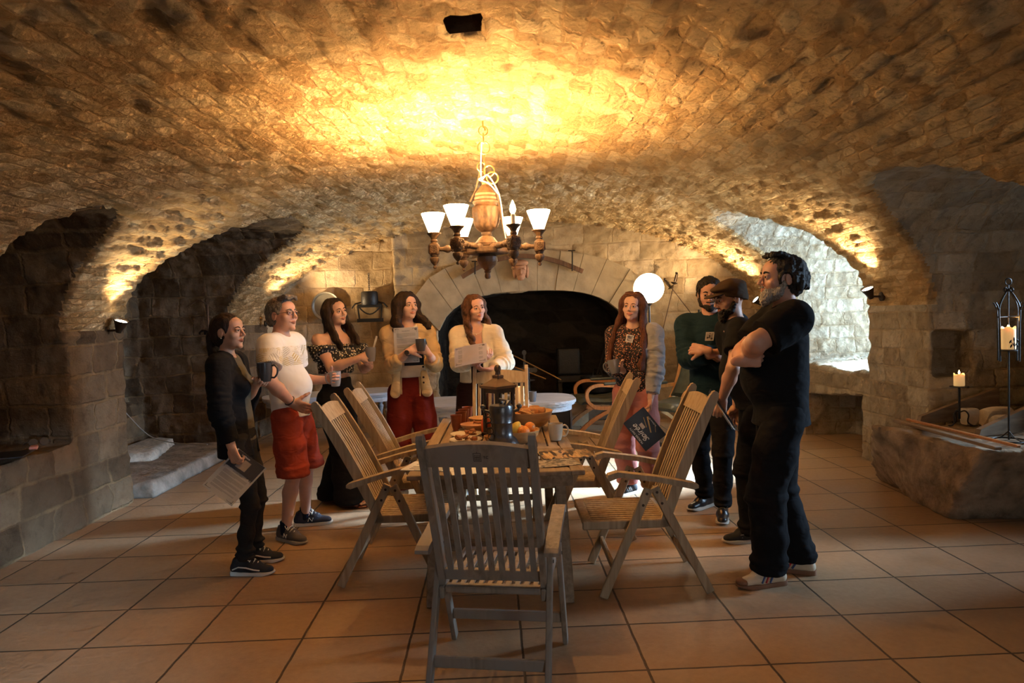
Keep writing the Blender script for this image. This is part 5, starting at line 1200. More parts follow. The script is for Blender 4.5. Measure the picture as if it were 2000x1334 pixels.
    def arm(s, q, target, pole, hd=None, hn=(0, 0, -1), curl=(20, 25, 20), r=(.046, .038, .027), thumb=(35, 25), ts=None, hs=None, upper=.285, fore=.25, spread=4):
        """q +1 left / -1 right; target: wrist position relative to the room"""
        k = s.k; w_ = V3(target)-s.O; e, w_ = ik(s.sh[q], w_, upper*k, fore*k, V3(pole)-s.O)
        s.B.chain([s.sh[q], (s.sh[q]+e)/2, e], [r[0]*k*1.05, r[0]*k, r[1]*k], .02); s.B.chain([e, e*.65+w_*.35, w_], [r[1]*k, r[1]*k*1.06, r[2]*k], .02)
        d = un(w_-e) if hd is None else un(hd)
        hs = hs or (.93 if s.female else 1.05)*k**.5
        n = V3(hn); t_ = np.cross(un(d), un(n-un(d)*(n@un(d))))
        g = hand(s.B, w_+un(w_-e)*.01, d, n, (ts if ts is not None else 1), curl, hs, spread, thumb)
        s.fine.append((np.minimum(w_, g)-.11, np.maximum(w_, g)+.11))
        if q == 1: s.eL, s.wL, s.gL = e, w_, g
        else: s.eR, s.wR, s.gR = e, w_, g
        return e, w_, g
    def legs(s, fL, fR, toeL, toeR, bend=.03, sc=1.0, bare=False, pole=None):
        s.feet = {1: V3(*fL, 0)-s.O, -1: V3(*fR, 0)-s.O}; s.toe = {1: un((math.cos(R(toeL)), math.sin(R(toeL)), 0)), -1: un((math.cos(R(toeR)), math.sin(R(toeR)), 0))}
        s.kn = {}; s.an = {}
        for q in (1, -1):
            a = s.feet[q]+V3(0, 0, .085*s.k); pl = (s.hip[q]+a)/2+s.toe[q]*.5+s.f*.2
            l1 = .245*s.H; l2 = .238*s.H; L_ = np.linalg.norm(a-s.hip[q]); l1, l2 = l1*max(1, L_/(l1+l2)*1.004), l2*max(1, L_/(l1+l2)*1.004)
            s.kn[q], s.an[q] = ik(s.hip[q], a, l1, l2, pl); k = s.k*sc
            k = k if bare else k*.72; s.B.chain([s.hip[q], s.hip[q]*.4+s.kn[q]*.6, s.kn[q]], [.078*k, .066*k, .050*k], .03)
            s.B.chain([s.kn[q], s.kn[q]*.68+s.an[q]*.32-s.toe[q]*.012, s.an[q]], [.048*k, .052*k, .033*k], .02)
            s.B.cone(s.an[q], s.feet[q]+V3(0, 0, .05)+s.toe[q]*.05, .033*k, .03*k, .02)
    def finish_body(s, hf=.0042, extra=None):
        V, Q = s.B.mesh(.010, s.fine, hf)
        C = V[Q].mean(1); L_ = (C-s.hc)@s.HF.T/s.hs
        fm = np.zeros(len(Q), int)
        lz = L_[:, 2]+.0608-s.smile*.0045*(L_[:, 0]/.022)**2; lips = (((L_[:, 0]/.0225)**2+(lz/.0108)**2) < 1) & (L_[:, 1] > .078)
        fm[lips] = 1
        lm = plain('lips_'+s.skin.name, tuple(a*b for a, b in zip(s.skincol, (.80, .58, .54) if not s.female else (.84, .52, .47))), .4, var=.05)
        o = mesh_obj('body', V, Q, s.skin, s.t, True, [s.skin, lm], fm)
        for bm, M4, q in s.eyes:
            bmesh.ops.create_uvsphere(bm, u_segments=18, v_segments=12, radius=.0130*q); bm.transform(M4)
            eo = bm_obj('eye', bm, EYEW, s.t, True)
            b2 = bmesh.new(); lathe(b2, [(.0001, .0134*q), (.0026*q, .0134*q)], 14, caps=False); lathe(b2, [(.0001, .0132*q), (.0064*q, .0120*q)], 18, caps=False)
            rot = Matrix.Rotation(-PI/2, 4, 'X'); b2.transform(M4 @ rot); io = bm_obj('iris', b2, IRISM, eo, True)
        return o
    def brows(s, z=.0215, th=.0036):
        bm = bmesh.new()
        for x in (-1, 1):
            P = [s.hp(x*u, y, zz) for u, y, zz in ((.014, .0925, z-.002), (.028, .0905, z+.0035), (.045, .077, z-.001))]
            tube(bm, [Vector(p) for p in spl(P, 4)], [th*s.hs*v for v in (.9, 1, 1.05, 1.05, 1.0, .9, .75, .6, .35)], 6)
        bm_obj('eyebrows', bm, s.hair, s.t, True)
    def lashes(s):
        bm = bmesh.new()
        for x in (-1, 1):
            P = [s.hp(x*u, y, zz) for u, y, zz in ((.017, .090, .0035), (.024, .0945, .0095), (.033, .0945, .0105), (.042, .088, .0065), (.047, .082, .003))]
            tube(bm, [Vector(p) for p in P], [.0011*s.hs]*5, 5)
        bm_obj('eyelashes', bm, INK, s.t, True)
    def child(s, name, B, mat, hc=.008, fine=(), hf=.004, noise=(), parent=None, label=None):
        V, Q = B.mesh(hc, fine, hf, noise); o = mesh_obj(name, V, Q, mat, parent or s.t)
        if label: o['label'] = label
        return o
    def trousers(s, mat, r=(.115, .088, .075, .070), waist=.60, hem=.06, name='trousers', wr=.006, flare=None, pelr=.145, label=None):
        """r: thigh top, mid thigh, knee, hem radii"""
        B = Blob(); k = s.k
        W_ = V3(0, 0, waist*s.H); B.cone(W_+(s.pel-V3(0, 0, s.pel[2]))*1, s.pel-V3(0, 0, .0), pelr*.86*k, pelr*k, .04, (s.f, .72)); B.cone(s.pel-s.f*.03*k, s.pel-s.f*.035*k-V3(0, 0, .04), .10*k, .10*k, .05)
        for q in (1, -1):
            h_, kn, an = s.hip[q], s.kn[q], s.an[q]; hb = kn+(an-kn)*((kn[2]-hem)/(kn[2]-an[2]))
            B.chain([h_, h_*.5+kn*.5, kn, kn*.5+hb*.5-s.toe[q]*.006, hb], [r[0]*k*.86, r[1]*k, r[2]*k, (r[2]+r[3])/2*k, r[3]*k], .022)
            # folds stacking above the hem and behind the knee
            for z_, a_ in ((hem+.03, .002), (hem+.07, .001), (kn[2]-.03, .0)):
                u = (kn[2]-z_)/(kn[2]-hb[2]) if z_ < kn[2] else 0; c = kn+(hb-kn)*u if z_ < kn[2] else kn+(h_-kn)*((z_-kn[2])/(h_[2]-kn[2])); rr = (r[2]+(r[3]-r[2])*u)*k
                if wr > 0: B.cone(c+s.toe[q]*.02+V3(0, 0, -.006), c-s.toe[q]*.02+V3(0, 0, .010), rr*.97+a_, rr*.95+a_*.6, .02, (V3(0, 0, 1), .35))
        B.half((0, 0, 1), waist*s.H); B.half((0, 0, -1), -hem)
        return s.child(name, B, mat, .009, noise=((wr*.8, (7, 7, 16), 3), (wr*.35, 30, 4)), label=label)
    def shoe(s, q, mats, L_=.285, style='sneaker'):
        k = s.k**.5; c = s.feet[q]; t_ = s.toe[q]; l = np.array([-t_[1], t_[0], 0]); up = V3(0, 0, 1)
        P = lambda x, y, z: c+l*x*k+t_*y*k+up*z*k
        B = Blob(); h0 = .024
        B.cone(P(0, -.045, h0+.045), P(0, -.035, .105), .036*k, .033*k, .02); B.cone(P(0, -.055, h0+.018), P(0, .06, h0+.022), .035*k, .040*k, .02, (up, .9)); B.cone(P(.0, .06, h0+.022), P(.002, .155, h0+.008), .042*k, .034*k, .02, (up, .72)); B.cone(P(0, -.02, .085), P(0, .08, h0+.042), .033*k, .028*k, .02)
        B.ell(P(0, -.042, .125), (.027*k, .027*k, .03*k), .006, op='-'); B.half((0, 0, -1), -h0*.7)
        up_ = s.child('shoe', B, mats[0], .006, noise=((.0012, 40, 5),))
        pts = [(-.030, -.08), (-.036, -.02), (-.038, .05), (-.046, .11), (-.040, .165), (-.018, .195), (.012, .198), (.036, .175), (.046, .125), (.044, .07), (.036, 0), (.031, -.06), (.020, -.088), (-.012, -.092)]
        pts = [(v.x, v.y) for v in spl([Vector((x, y, 0)) for x, y in pts+pts[:1]], 4)][:-1]
        bm = bmesh.new(); A, Bb, Cc = [], [], []
        for x, y in pts:
            A.append(bm.verts.new(P(x*.96, y*.99, 0.001+max(0, y-.13)*.20))); Bb.append(bm.verts.new(P(x*1.03, y, .012+max(0, y-.13)*.12))); Cc.append(bm.verts.new(P(x, y*.99, h0+(.004 if y < -.03 else 0))))
        n = len(pts)
        for i in range(n):
            j = (i+1) % n; bm.faces.new((A[i], A[j], Bb[j], Bb[i])); bm.faces.new((Bb[i], Bb[j], Cc[j], Cc[i]))
        bm.faces.new(A[::-1]); bm.faces.new(Cc); bm_obj('sole', bm, mats[1], up_, True)
        if len(mats) > 2 and mats[2]:
            bm = bmesh.new()
            for i in range(4):
                y, z = .025+.022*i, .108-.011*i; tube(bm, [P(-.028, y, z-.008), P(-.01, y+.006, z+.010), P(.01, y-.002, z+.011), P(.028, y+.008, z-.008)], .0036, 6)
            tube(bm, spl([P(0, .02, .112), P(.03, .03, .118), P(.035, .055, .10), P(.01, .03, .113)], 4), .0026, 6); tube(bm, spl([P(0, .02, .112), P(-.03, .025, .118), P(-.037, .05, .10), P(-.008, .03, .113)], 4), .0026, 6)
            bm_obj('laces', bm, mats[2], up_, True)
        return up_, P
    def side_mark(s, up_, P, lines, mat, side=1, w_=.004, name='side_stripe'):
        """marks on the shoe flank: polylines given as (y, z) in the shoe's own frame"""
        bm = bmesh.new()
        for ln_ in lines:
            tube(bm, [Vector(P(side*(x+.0055), y, z)) for (x, y, z) in ln_], w_, 6)
        return bm_obj(name, bm, mat, up_, True)
EYEW = plain('eye_white', (.62, .58, .52), .15, var=.02)
IRISM = plain('iris_brown', (.025, .014, .008), .1, var=.2)
def hairmat(name, a, b):
    m, nt, bs = nodes(name); L = nt.links.new
    tc = nd(nt, 'ShaderNodeTexCoord'); mp = nd(nt, 'ShaderNodeMapping'); mp.inputs['Scale'].default_value = (150, 150, 14); L(tc.outputs['Object'], mp.inputs[0])
    n = nd(nt, 'ShaderNodeTexNoise', i_Scale=1.0, i_Detail=4.0, i_Distortion=1.5); L(mp.outputs[0], n.inputs[0])
    L(ramp(nt, n.outputs[0], [(.35, a), (.7, b)]), bs.inputs['Base Color']); bs.inputs['Roughness'].default_value = .6; bs.inputs['Specular IOR Level'].default_value = .22
    bp = nd(nt, 'ShaderNodeBump', i_Strength=.8, i_Distance=.006); L(n.outputs[0], bp.inputs['Height']); L(bp.outputs[0], bs.inputs['Normal']); return m
def cloth(name, col, rough=.9, weave=400, fold=.25, var=.08, sheen=.0):
    m, nt, b = nodes(name); L = nt.links.new; tc = nd(nt, 'ShaderNodeTexCoord')
    n = nd(nt, 'ShaderNodeTexNoise', i_Scale=6.0, i_Detail=3.0); L(tc.outputs['Object'], n.inputs[0])
    L(ramp(nt, n.outputs[0], [(.3, tuple(c*(1-var) for c in col)), (.7, tuple(min(1, c*(1+var)) for c in col))]), b.inputs['Base Color'])
    b.inputs['Roughness'].default_value = rough; b.inputs['Specular IOR Level'].default_value = .12; b.inputs['Sheen Weight'].default_value = sheen
    mp = nd(nt, 'ShaderNodeMapping'); mp.inputs['Scale'].default_value = (9, 9, 15); mp.inputs['Rotation'].default_value = (.5, .3, 0); L(tc.outputs['Object'], mp.inputs[0])
    n2 = nd(nt, 'ShaderNodeTexNoise', i_Scale=1.0, i_Detail=2.0, i_Distortion=.5); L(mp.outputs[0], n2.inputs[0])
    n3 = nd(nt, 'ShaderNodeTexNoise', i_Scale=float(weave), i_Detail=1.0); L(tc.outputs['Object'], n3.inputs[0])
    h = mth(nt, 'ADD', mth(nt, 'MULTIPLY', n2.outputs[0], 1.0), mth(nt, 'MULTIPLY', n3.outputs[0], .03))
    bp = nd(nt, 'ShaderNodeBump', i_Strength=fold, i_Distance=.05); L(h, bp.inputs['Height']); L(bp.outputs[0], b.inputs['Normal'])
    return m
def floral(name, base, cols, sc=55, thr=.42):
    """small scattered blossoms printed on a dark cloth"""
    m, nt, b = nodes(name); L = nt.links.new; tc = nd(nt, 'ShaderNodeTexCoord')
    wn = nd(nt, 'ShaderNodeTexNoise', i_Scale=70.0); L(tc.outputs['Object'], wn.inputs[0])
    v = nd(nt, 'ShaderNodeTexVoronoi', feature='F1', i_Scale=float(sc)); L(tc.outputs['Object'], v.inputs['Vector'])
    d = mth(nt, 'ADD', v.outputs[0], mth(nt, 'MULTIPLY', wn.outputs[0], .35))
    mk = ramp(nt, d, [(thr, (1, 1, 1)), (thr+.04, (0, 0, 0))])
    c = ramp(nt, v.outputs[1], [(0, cols[0]), (.45, cols[0]), (.5, cols[1]), (.7, cols[2]), (1, base)])
    L(mixc(nt, mk, base, c), b.inputs['Base Color']); b.inputs['Roughness'].default_value = .85
    n2 = nd(nt, 'ShaderNodeTexNoise', i_Scale=14.0, i_Detail=3.0); L(tc.outputs['Object'], n2.inputs[0])
    bp = nd(nt, 'ShaderNodeBump', i_Strength=.5, i_Distance=.03); L(n2.outputs[0], bp.inputs['Height']); L(bp.outputs[0], b.inputs['Normal']); return m
def text_mesh(name, s, size, mat, parent, M4, extrude=.0003, align='CENTER', shear=0.0):
    c = bpy.data.curves.new(name, 'FONT'); c.body = s; c.size = size; c.extrude = extrude; c.align_x = align; c.align_y = 'CENTER'; c.shear = shear
    o = bpy.data.objects.new(name+'_tmp', c); COL.objects.link(o)
    me = bpy.data.meshes.new_from_object(o.evaluated_get(bpy.context.evaluated_depsgraph_get()) if False else o); bpy.data.objects.remove(o)
    me.transform(M4); me.materials.clear(); me.materials.append(mat)
    n = bpy.data.objects.new(name, me); COL.objects.link(n); n.parent = parent; return n
def glasses(p, mat, up=False, rim=True):
    bm = bmesh.new(); z0, y0 = (.0, .103) if not up else (.092, .045)
    if up:
        g = lambda x, y, z: Vector(p.hp(x, y, z))
        for x in (-1, 1): tube(bm, [g(x*.033+.024*math.cos(a), .058+.012*math.sin(a), .098+.010*math.sin(a)) for a in [k*PI/8 for k in range(16)]], .0018, 6, closed=True); tube(bm, [g(x*.057, .055, .098), g(x*.078, -.02, .055), g(x*.08, -.05, .03)], .0018, 6)
        tube(bm, [g(-.01, .065, .1), g(.01, .065, .1)], .0018, 6)
    else:
        g = lambda x, y, z: Vector(p.hp(x, y, z))
        for x in (-1, 1):
            tube(bm, [g(x*.032+.023*math.cos(a)*(1 if abs(math.cos(a)) < .8 else 1), .106-.010*abs(x*.032+.023*math.cos(a))/.055, .001+.0155*max(-.85, min(.85, math.sin(a)*1.15))) for a in [k*PI/10 for k in range(20)]], .0015 if rim else .0009, 6, closed=True)
            tube(bm, [g(x*.055, .096, .006), g(x*.074, .07, .006), g(x*.078, -.01, .004), g(x*.076, -.025, -.006)], .0015 if rim else .0009, 6)
        tube(bm, [g(-.01, .108, .004), g(0, .110, .007), g(.01, .108, .004)], .0015, 6)
    o = bm_obj('glasses', bm, mat, p.t, True); return o
def top(p, grow=0.0, hem=.50, sleeve=None, sr=(.066, .056, .050), bust=.0, belly=0.0, hemr=None, neck=None, shoulder=.058, depth=.70, full=1.0):
    """shirt body and sleeves over the person's joints; sleeve: fraction of each arm covered (2 = wrist, 1 = elbow)"""
    B = Blob(); k, f, l = p.k, p.f, p.l; g = grow; up = V3(0, 0, 1)
    w_ = full
    if sleeve:
        for q, e, wv in ((1, p.eL if hasattr(p, 'eL') else None, getattr(p, 'wL', None)), (-1, p.eR if hasattr(p, 'eR') else None, getattr(p, 'wR', None))):
            if e is None: continue
            s0 = p.sh[q]; a = sleeve if not isinstance(sleeve, dict) else sleeve[q]
            u = min(a, 1); B.chain([s0, s0*(1-u*.5)+e*u*.5, s0*(1-u)+e*u], [sr[0]*k+g, (sr[0]*.5+sr[1]*.5)*k+g, sr[1]*k+g], .02)
            if a > 1: u = a-1; B.chain([e, e*(1-u)+wv*u], [sr[1]*k+g, sr[2]*k+g], .02)
            end = s0*(1-a)+e*a if a <= 1 else e*(2-a)+wv*(a-1); dr = un(e-s0) if a <= 1 else un(wv-e)
            fr = frame(dr if abs(dr[2]) < .95 else dr, (0, 0, 1) if abs(dr[2]) < .9 else (1, 0, 0))
            B.slab(end+dr*.075, (dr, un(np.cross(dr, V3(.3, .2, 1))), un(np.cross(dr, np.cross(dr, V3(.3, .2, 1))))), (.075, (sr[2] if a > 1.5 else sr[1])*k+g+.022, (sr[2] if a > 1.5 else sr[1])*k+g+.022))
            if a > 1.05:      # folds bunching at the elbow
                for t_ in (.72, .85): c = s0*(1-t_)+e*t_; dd = un(e-s0); B.cone(c, c+dd*.006, (sr[1]+.010)*k+g, (sr[1]+.008)*k+g, .012, (dd, .3))
                for t_ in (.15, .32): c = e*(1-t_)+wv*t_; dd = un(wv-e); B.cone(c, c+dd*.006, (sr[1]+.006)*k+g, (sr[1]+.005)*k+g, .012, (dd, .3))
    B.cone(p.sh[1]-l*.012, p.sh[-1]+l*.012, shoulder*k+g*.7, shoulder*k+g*.7, .035, (f, .9))
    B.cone(p.ch+up*.05*k, p.ch-up*.05*k, .150*k*w_+g, .138*k*w_+g, .03, (f, depth))
    hb = V3(0, 0, hem*p.H)+(p.pel-V3(0, 0, p.pel[2]))
    B.cone(p.ch-up*.05*k, V3(0, 0, .60*p.H)+(p.pel+p.ch-V3(0, 0, p.pel[2]+p.ch[2]))*.5, .136*k*w_+g, .132*k*w_+g, .05, (f, depth))
    hr = (hemr or .148)*k*w_+g
    B.cone(V3(0, 0, .60*p.H)+(p.pel+p.ch-V3(0, 0, p.pel[2]+p.ch[2]))*.5, hb-up*.03, .132*k*w_+g, hr, .05, (f, depth+.04))
    for q in (1, -1): B.cone(p.nb-up*.012, p.sh[q]*.72+p.nb*.28, .050*k+g, .052*k+g, .035)
    if bust:
        for q in (1, -1): B.ell(p.ch+f*(.085*k+g*.5)+l*q*.065*k-up*.0*k+up*.005, V3(.062, .062, .064)*k*bust+g*.3, .035)
    if belly: B.ell(p.ch*.45+p.pel*.55+f*.05*k+up*.03, V3(.150, .150, .17)*k*belly, .06)
    B.half((0, 0, -1), -hem*p.H)
    if neck: B.ell(p.nb+f*neck[0]+up*neck[1], V3(neck[2], neck[2], neck[3])*k, .006, op='-')
    return B
def cap_hair(p, B, front=.045, thick=.012, low=-.02, back=-.06):
    """hair hugging the skull, clear of the face"""
    q = p.hs; F = p.HF
    B.ell(p.hp(0, -.020, .036), V3(.0745+thick, .092+thick, .080+thick)*q, .01, F)
    B.ell(p.hp(0, -.05, -.015), V3(.064+thick, .058+thick, .07+thick)*q, .03, F)
def strands(B, p, paths, r0=.012, r1=.006, k=.008, wave=.0, seed=0, n=7):
    rs = random.Random(seed)
    for P in paths:
        Q = [V3(v) for v in spl([Vector(v) for v in P], n)]
        ph = rs.random()*6; m = len(Q)
        for i in range(m): Q[i] = Q[i]+V3(math.sin(i*1.25+ph), math.cos(i*1.1+ph), 0)*wave*(i/m)
        B.chain(Q, [r0+(r1-r0)*(i/(m-1))**1.5 for i in range(m)], k)
def long_hair(p, mat, length=.30, spread=.095, wave=.006, seed=1, n=26, fwd=None, thick=.014, fringe=True, r0=.017, parting=0.0, frontlen=None, cover=.075):
    B = Blob(); cap_hair(p, B, thick=thick); rs = random.Random(seed); F = p.HF
    paths = []
    for i in range(n):
        a = -PI*1.18/2+PI*1.18*i/(n-1)              # round the back from one temple to the other
        x, y = math.sin(a), -math.cos(a)
        x0, y0 = x*(.070+thick*.6), -.012+y*(.080+thick*.4)
        le = length*(1-.12*rs.random())
        if frontlen is not None and abs(a) > 1.2: le = frontlen*(1-.1*rs.random())
        sp = spread+.02*rs.random()
        top_ = p.hp(x*.035+parting, y*.03-.01, .098); side = p.hp(x0*1.08, y0*1.05+.0, .035); low = p.hp(x0*1.14, y0*1.0-.005, -.06)
        end = p.hc*0+p.hp(x*sp, y0*1.0-.01+(0.055 if abs(a) > 1.2 else 0), -.06-le*.55); fin = p.hp(x*sp*1.0, y0*.9+(.085 if abs(a) > 1.2 else -.0), -.06-le)
        fin[2] = min(fin[2], end[2]-.05); paths.append([top_, side, low, end, fin])
    strands(B, p, paths, r0*1.1, .009, .016, wave, seed)
    B.ell(p.hp(0, .085, -.045), V3(.052, .062, .115)*p.hs, .012, F, op='-'); B.ell(p.hp(0, .090, .02), V3(.050, .050, .062)*p.hs, .010, F, op='-')
    return p.child('hair', B, mat, .007, [(p.hc-.13, p.hc+.13)], .005, noise=((.004, (60, 60, 9), 3), (.0025, (130, 130, 20), 5)))
def grip_mug(name, p, g, mat, label, r_=.041, h=.10, tilt=(0, 0), hz=0, taper=.92, dz=0):
    m = mug(name, mat, r_, h, tuple(V3(g)+p.O+V3(0, 0, -h/2+dz)), R(hz), label, group='mugs held in the hand', taper=taper); m.rotation_euler = (tilt[0], tilt[1], R(hz)); return m
def flyer(c, xdir, ydir, w_, h_, mat, label, bend=0.0, name='leaflet', art=None):
    """a bent sheet: xdir along its width, ydir up its height; art(parent, M4) adds what is printed"""
    t = thing(name, label, 'leaflet', tuple(c), 0, 'murder party leaflets')
    x, y = un(xdir), un(ydir); y = un(y-x*(y@x)); n = np.cross(x, y)
    bm = bmesh.new(); G = []
    for i in range(9):
        row = []
        for j in range(2):
            u, v = i/8-.5, j-.5; q = x*u*w_+y*v*h_+n*(bend*(u*u*4-.5)*.1); row.append(bm.verts.new(q))
        G.append(row)
    for i in range(8): bm.faces.new((G[i][0], G[i+1][0], G[i+1][1], G[i][1]))
    r_ = bmesh.ops.solidify(bm, geom=bm.faces, thickness=.0012)
    sh = bm_obj('sheet', bm, mat, t, True)
    M4 = Matrix([list(x)+[0], list(y)+[0], list(n)+[0], [0, 0, 0, 1]]).transposed()
    if art: art(sh, M4, w_, h_)
    return t
def print_page(sh, M4, w_, h_, zo=.0022, title='Introduction', band=True):
    """white page: title, paragraphs of tiny lines, corner ornaments, round emblem"""
    T = lambda x, y: Matrix.Translation((x, y, zo))
    text_mesh('title', title, .013, INK, sh, M4 @ T(0, h_*.40), .0001)
    bm = bmesh.new(); y = h_*.33
    for para in (5, 6, 4, 5, 3):
        for k in range(para):
            if y < -h_*.42: break
            L_ = w_*.76*(1 if k < para-1 else .55); box(bm, (-(w_*.76-L_)/2, y, zo), (L_, .0022, .0003)); y -= .0068
        y -= .009
    bm.transform(M4); bm_obj('paragraphs', bm, plain('print_grey', (.22, .21, .20), .7), sh)
    bm = bmesh.new()
    for sx in (-1, 1):
        for sy in (-1, 1):
            for a, b in (((w_*.44, h_*.36), (w_*.44, h_*.46)), ((w_*.44, h_*.46), (w_*.30, h_*.46)), ((w_*.40, h_*.44), (w_*.46, h_*.47)), ((w_*.30, h_*.46), (w_*.27, h_*.44))): tube(bm, [Vector((sx*a[0], sy*a[1], zo)), Vector((sx*b[0], sy*b[1], zo))], .0011, 4)
    bm.transform(M4); bm_obj('border', bm, INK, sh)
    bm = bmesh.new(); lathe(bm, [(.0001, 0), (.009, 0)], 20, (w_*.40, h_*.44, zo+.0006), caps=False); bm.transform(M4); bm_obj('emblem', bm, INK, sh)
    bm = bmesh.new(); lathe(bm, [(.0001, 0), (.003, 0)], 12, (w_*.40, h_*.44, zo+.001), caps=False); bm.transform(M4); bm_obj('emblem_dot', bm, WHITEINK, sh)
def print_cover(sh, M4, w_, h_, zo=.0022):
    """black cover: lettering and a small picture"""
    T = lambda x, y, a=0: Matrix.Translation((x, y, zo)) @ Matrix.Rotation(a, 4, 'Z')
    text_mesh('lettering', 'MURDER PARTY', .021, WHITEINK, sh, M4 @ T(.0, h_*.40), .0002)
    text_mesh('script_lettering', 'Soirée', .062, WHITEINK, sh, M4 @ T(-.005, h_*.20, .05), .0002, shear=.35)
    text_mesh('lettering', 'La Maison ATY', .015, WHITEINK, sh, M4 @ T(.01, -h_*.40), .0002)
    bm = bmesh.new()
    for a, b, c in (((-.05, -.02), (.06, -.075), .010), ((.0, -.02), (.075, -.05), .004), ((-.07, -.05), (-.01, -.09), .003)): bar(bm, (a[0], a[1], zo), (b[0], b[1], zo), c, .0004, up=(0, 0, 1))
    bm.transform(M4); bm_obj('picture', bm, plain('print_ochre', (.45, .28, .07), .4), sh)
    bm = bmesh.new(); box(bm, (.03, .0, zo), (.045, .028, .0003)); lathe(bm, [(.0001, 0), (.016, 0)], 16, (-.05, .035, zo), caps=False); bm.transform(M4); bm_obj('picture', bm, plain('print_pale', (.42, .36, .32), .4), sh)
def badge(p, c, xdir, ydir, s=.028, parent=None):
    x, y = un(xdir), un(ydir); n = np.cross(x, y); M4 = Matrix([list(x)+[0], list(y)+[0], list(n)+[0], [0, 0, 0, 1]]).transposed(); M4.translation = Vector(c)
    bm = bmesh.new(); box(bm, (0, 0, 0), (s*2, s*2.1, .003)); bm.transform(M4); b = bm_obj('badge', bm, PAPER, parent or p.t)
    bm = bmesh.new(); box(bm, (0, 0, .0018), (s*1.5, s*1.6, .001)); bm.transform(M4); bm_obj('portrait', bm, picture_mat('badge_picture', (.05, .05, .05), ((.6, .55, .5), (.4, .35, .3), (.1, .1, .1)), (90, 90, 90)) if 'badge_picture' not in MATS else MATS['badge_picture'], b)
# ================================================================== the nine visitors
def w(x, y, Y): return V3(*at(x, y, Y=Y))
def fl(x, y): q = at(x, y, z=0); return (q.x, q.y)
def mk(tone, name):
    m = skin(name, tone); return m
SK1, SK2, SK3 = (.52, .28, .17), (.56, .30, .20), (.60, .35, .24)
HB = hairmat('dark_brown_hair', (.010, .006, .004), (.035, .018, .011)); HA = hairmat('auburn_hair', (.045, .016, .008), (.13, .045, .02)); HC = hairmat('chestnut_hair', (.035, .015, .008), (.12, .055, .025)); HG = hairmat('greying_hair', (.06, .05, .042), (.24, .21, .17)); HS = hairmat('black_grey_hair', (.008, .007, .006), (.05, .045, .04)); HW = hairmat('grey_beard', (.18, .16, .13), (.5, .46, .40)); HD = hairmat('black_hair', (.006, .005, .004), (.022, .016, .012))
BLACKC = cloth('black_cotton', (.008, .008, .009)); BLACKK = cloth('black_knit', (.009, .009, .010), weave=160, fold=.3); DJEAN = cloth('washed_black_denim', (.022, .020, .018), fold=.35); RUB = plain('white_rubber', (.62, .58, .50), .6, var=.05); SH_B = plain('black_suede', (.012, .012, .014), .8); SH_N = plain('navy_suede', (.018, .022, .04), .75); LACE = plain('cream_laces', (.65, .6, .5), .8)
# ---- 1: woman in the black cardigan, far left
O = fl(478, 1118)
p = Person(O, 1.58, 2, 'woman with a dark ponytail and a long black cardigan, farthest left', mk(SK1, 'tan_skin'), HB, hyaw=-14, hpitch=5, female=True, lean=(-.045, 0)); p.skincol = SK1
p.head(smile=.3); p.torso_core(.80); Y0 = O[1]
p.legs(fl(497, 1098), fl(478, 1122), 5, -4)
p.arm(1, w(500, 752, Y0+.02), w(475, 850, Y0+.25), (.55, -.3, .35), (.2, -.5, -.2), (55, 60, 35), ts=-1, thumb=(45, 30))
p.arm(-1, w(452, 872, Y0-.20), w(415, 800, Y0-.30), (.35, -.15, -1), (.3, 1, 0), (50, 45, 30), ts=-1)
p.finish_body(); p.brows(); p.lashes()
B = Blob(); cap_hair(p, B, thick=.010)
strands(B, p, [[p.hp(x*.05, -.07, .03), p.hp(x*.04, -.105, -.01), p.hp(x*.030, -.125, -.05), p.hp(x*.035, -.125, -.11), p.hp(x*.03, -.11+.01*x, -.17)] for x in (-1, -.5, 0, .5, 1)], .020, .007, .012, .004, 4)
strands(B, p, [[p.hp(x*.02, -.11, .0), p.hp(x*.05, -.15, .02+abs(x)*.01), p.hp(x*.07, -.165, .005)] for x in (-1, -.3, .4, 1)], .008, .003, .005, .003, 5)
B.ell(p.hp(0, .082, -.03), V3(.085, .070, .115)*p.hs, .008, p.HF, op='-'); B.ell(p.hp(0, .085, .03), V3(.066, .055, .052)*p.hs, .008, p.HF, op='-')
for x in (-1, 1): B.ell(p.hp(x*.08, .0, -.008), V3(.02, .024, .034)*p.hs, .006, p.HF, op='-')
p.child('hair', B, HB, .007, [(p.hc-.15, p.hc+.13)], .0045, noise=((.003, (90, 90, 20), 3),))
p.trousers(DJEAN, (.098, .078, .056, .046), waist=.60, hem=.085, name='jeans')
S = top(p, .004, .515, None, bust=1.0, neck=(.05, .045, .062, .055), shoulder=.052); p.child('sweater', S, cloth('olive_grey_jersey', (.10, .088, .06)), .008, noise=((.004, 9, 8),))
C = top(p, .013, .46, 1.86, sr=(.062, .054, .046), bust=1.0, hemr=.165, shoulder=.056, neck=(.03, .03, .060, .06)); C.slab(p.ch+p.f*.16-V3(0, 0, .14)+p.l*.015, (p.f, p.l, V3(0, 0, 1)), (.14, .062, .48), .012)
p.child('cardigan', C, BLACKK, .008, noise=((.006, (8, 8, 12), 8), (.002, 40, 9)))
for q in (1, -1):
    u_, P = p.shoe(q, (SH_B, RUB, LACE)); p.side_mark(u_, P, [[(.036, -.06, .045), (.039, -.02, .062), (.040, .03, .058), (.043, .08, .046), (.045, .12, .042)]], RUB, side=-1, w_=.0042); p.side_mark(u_, P, [[(.036, -.06, .045), (.039, -.02, .062), (.040, .03, .058), (.043, .08, .046), (.045, .12, .042)]], RUB, side=1, w_=.0042)
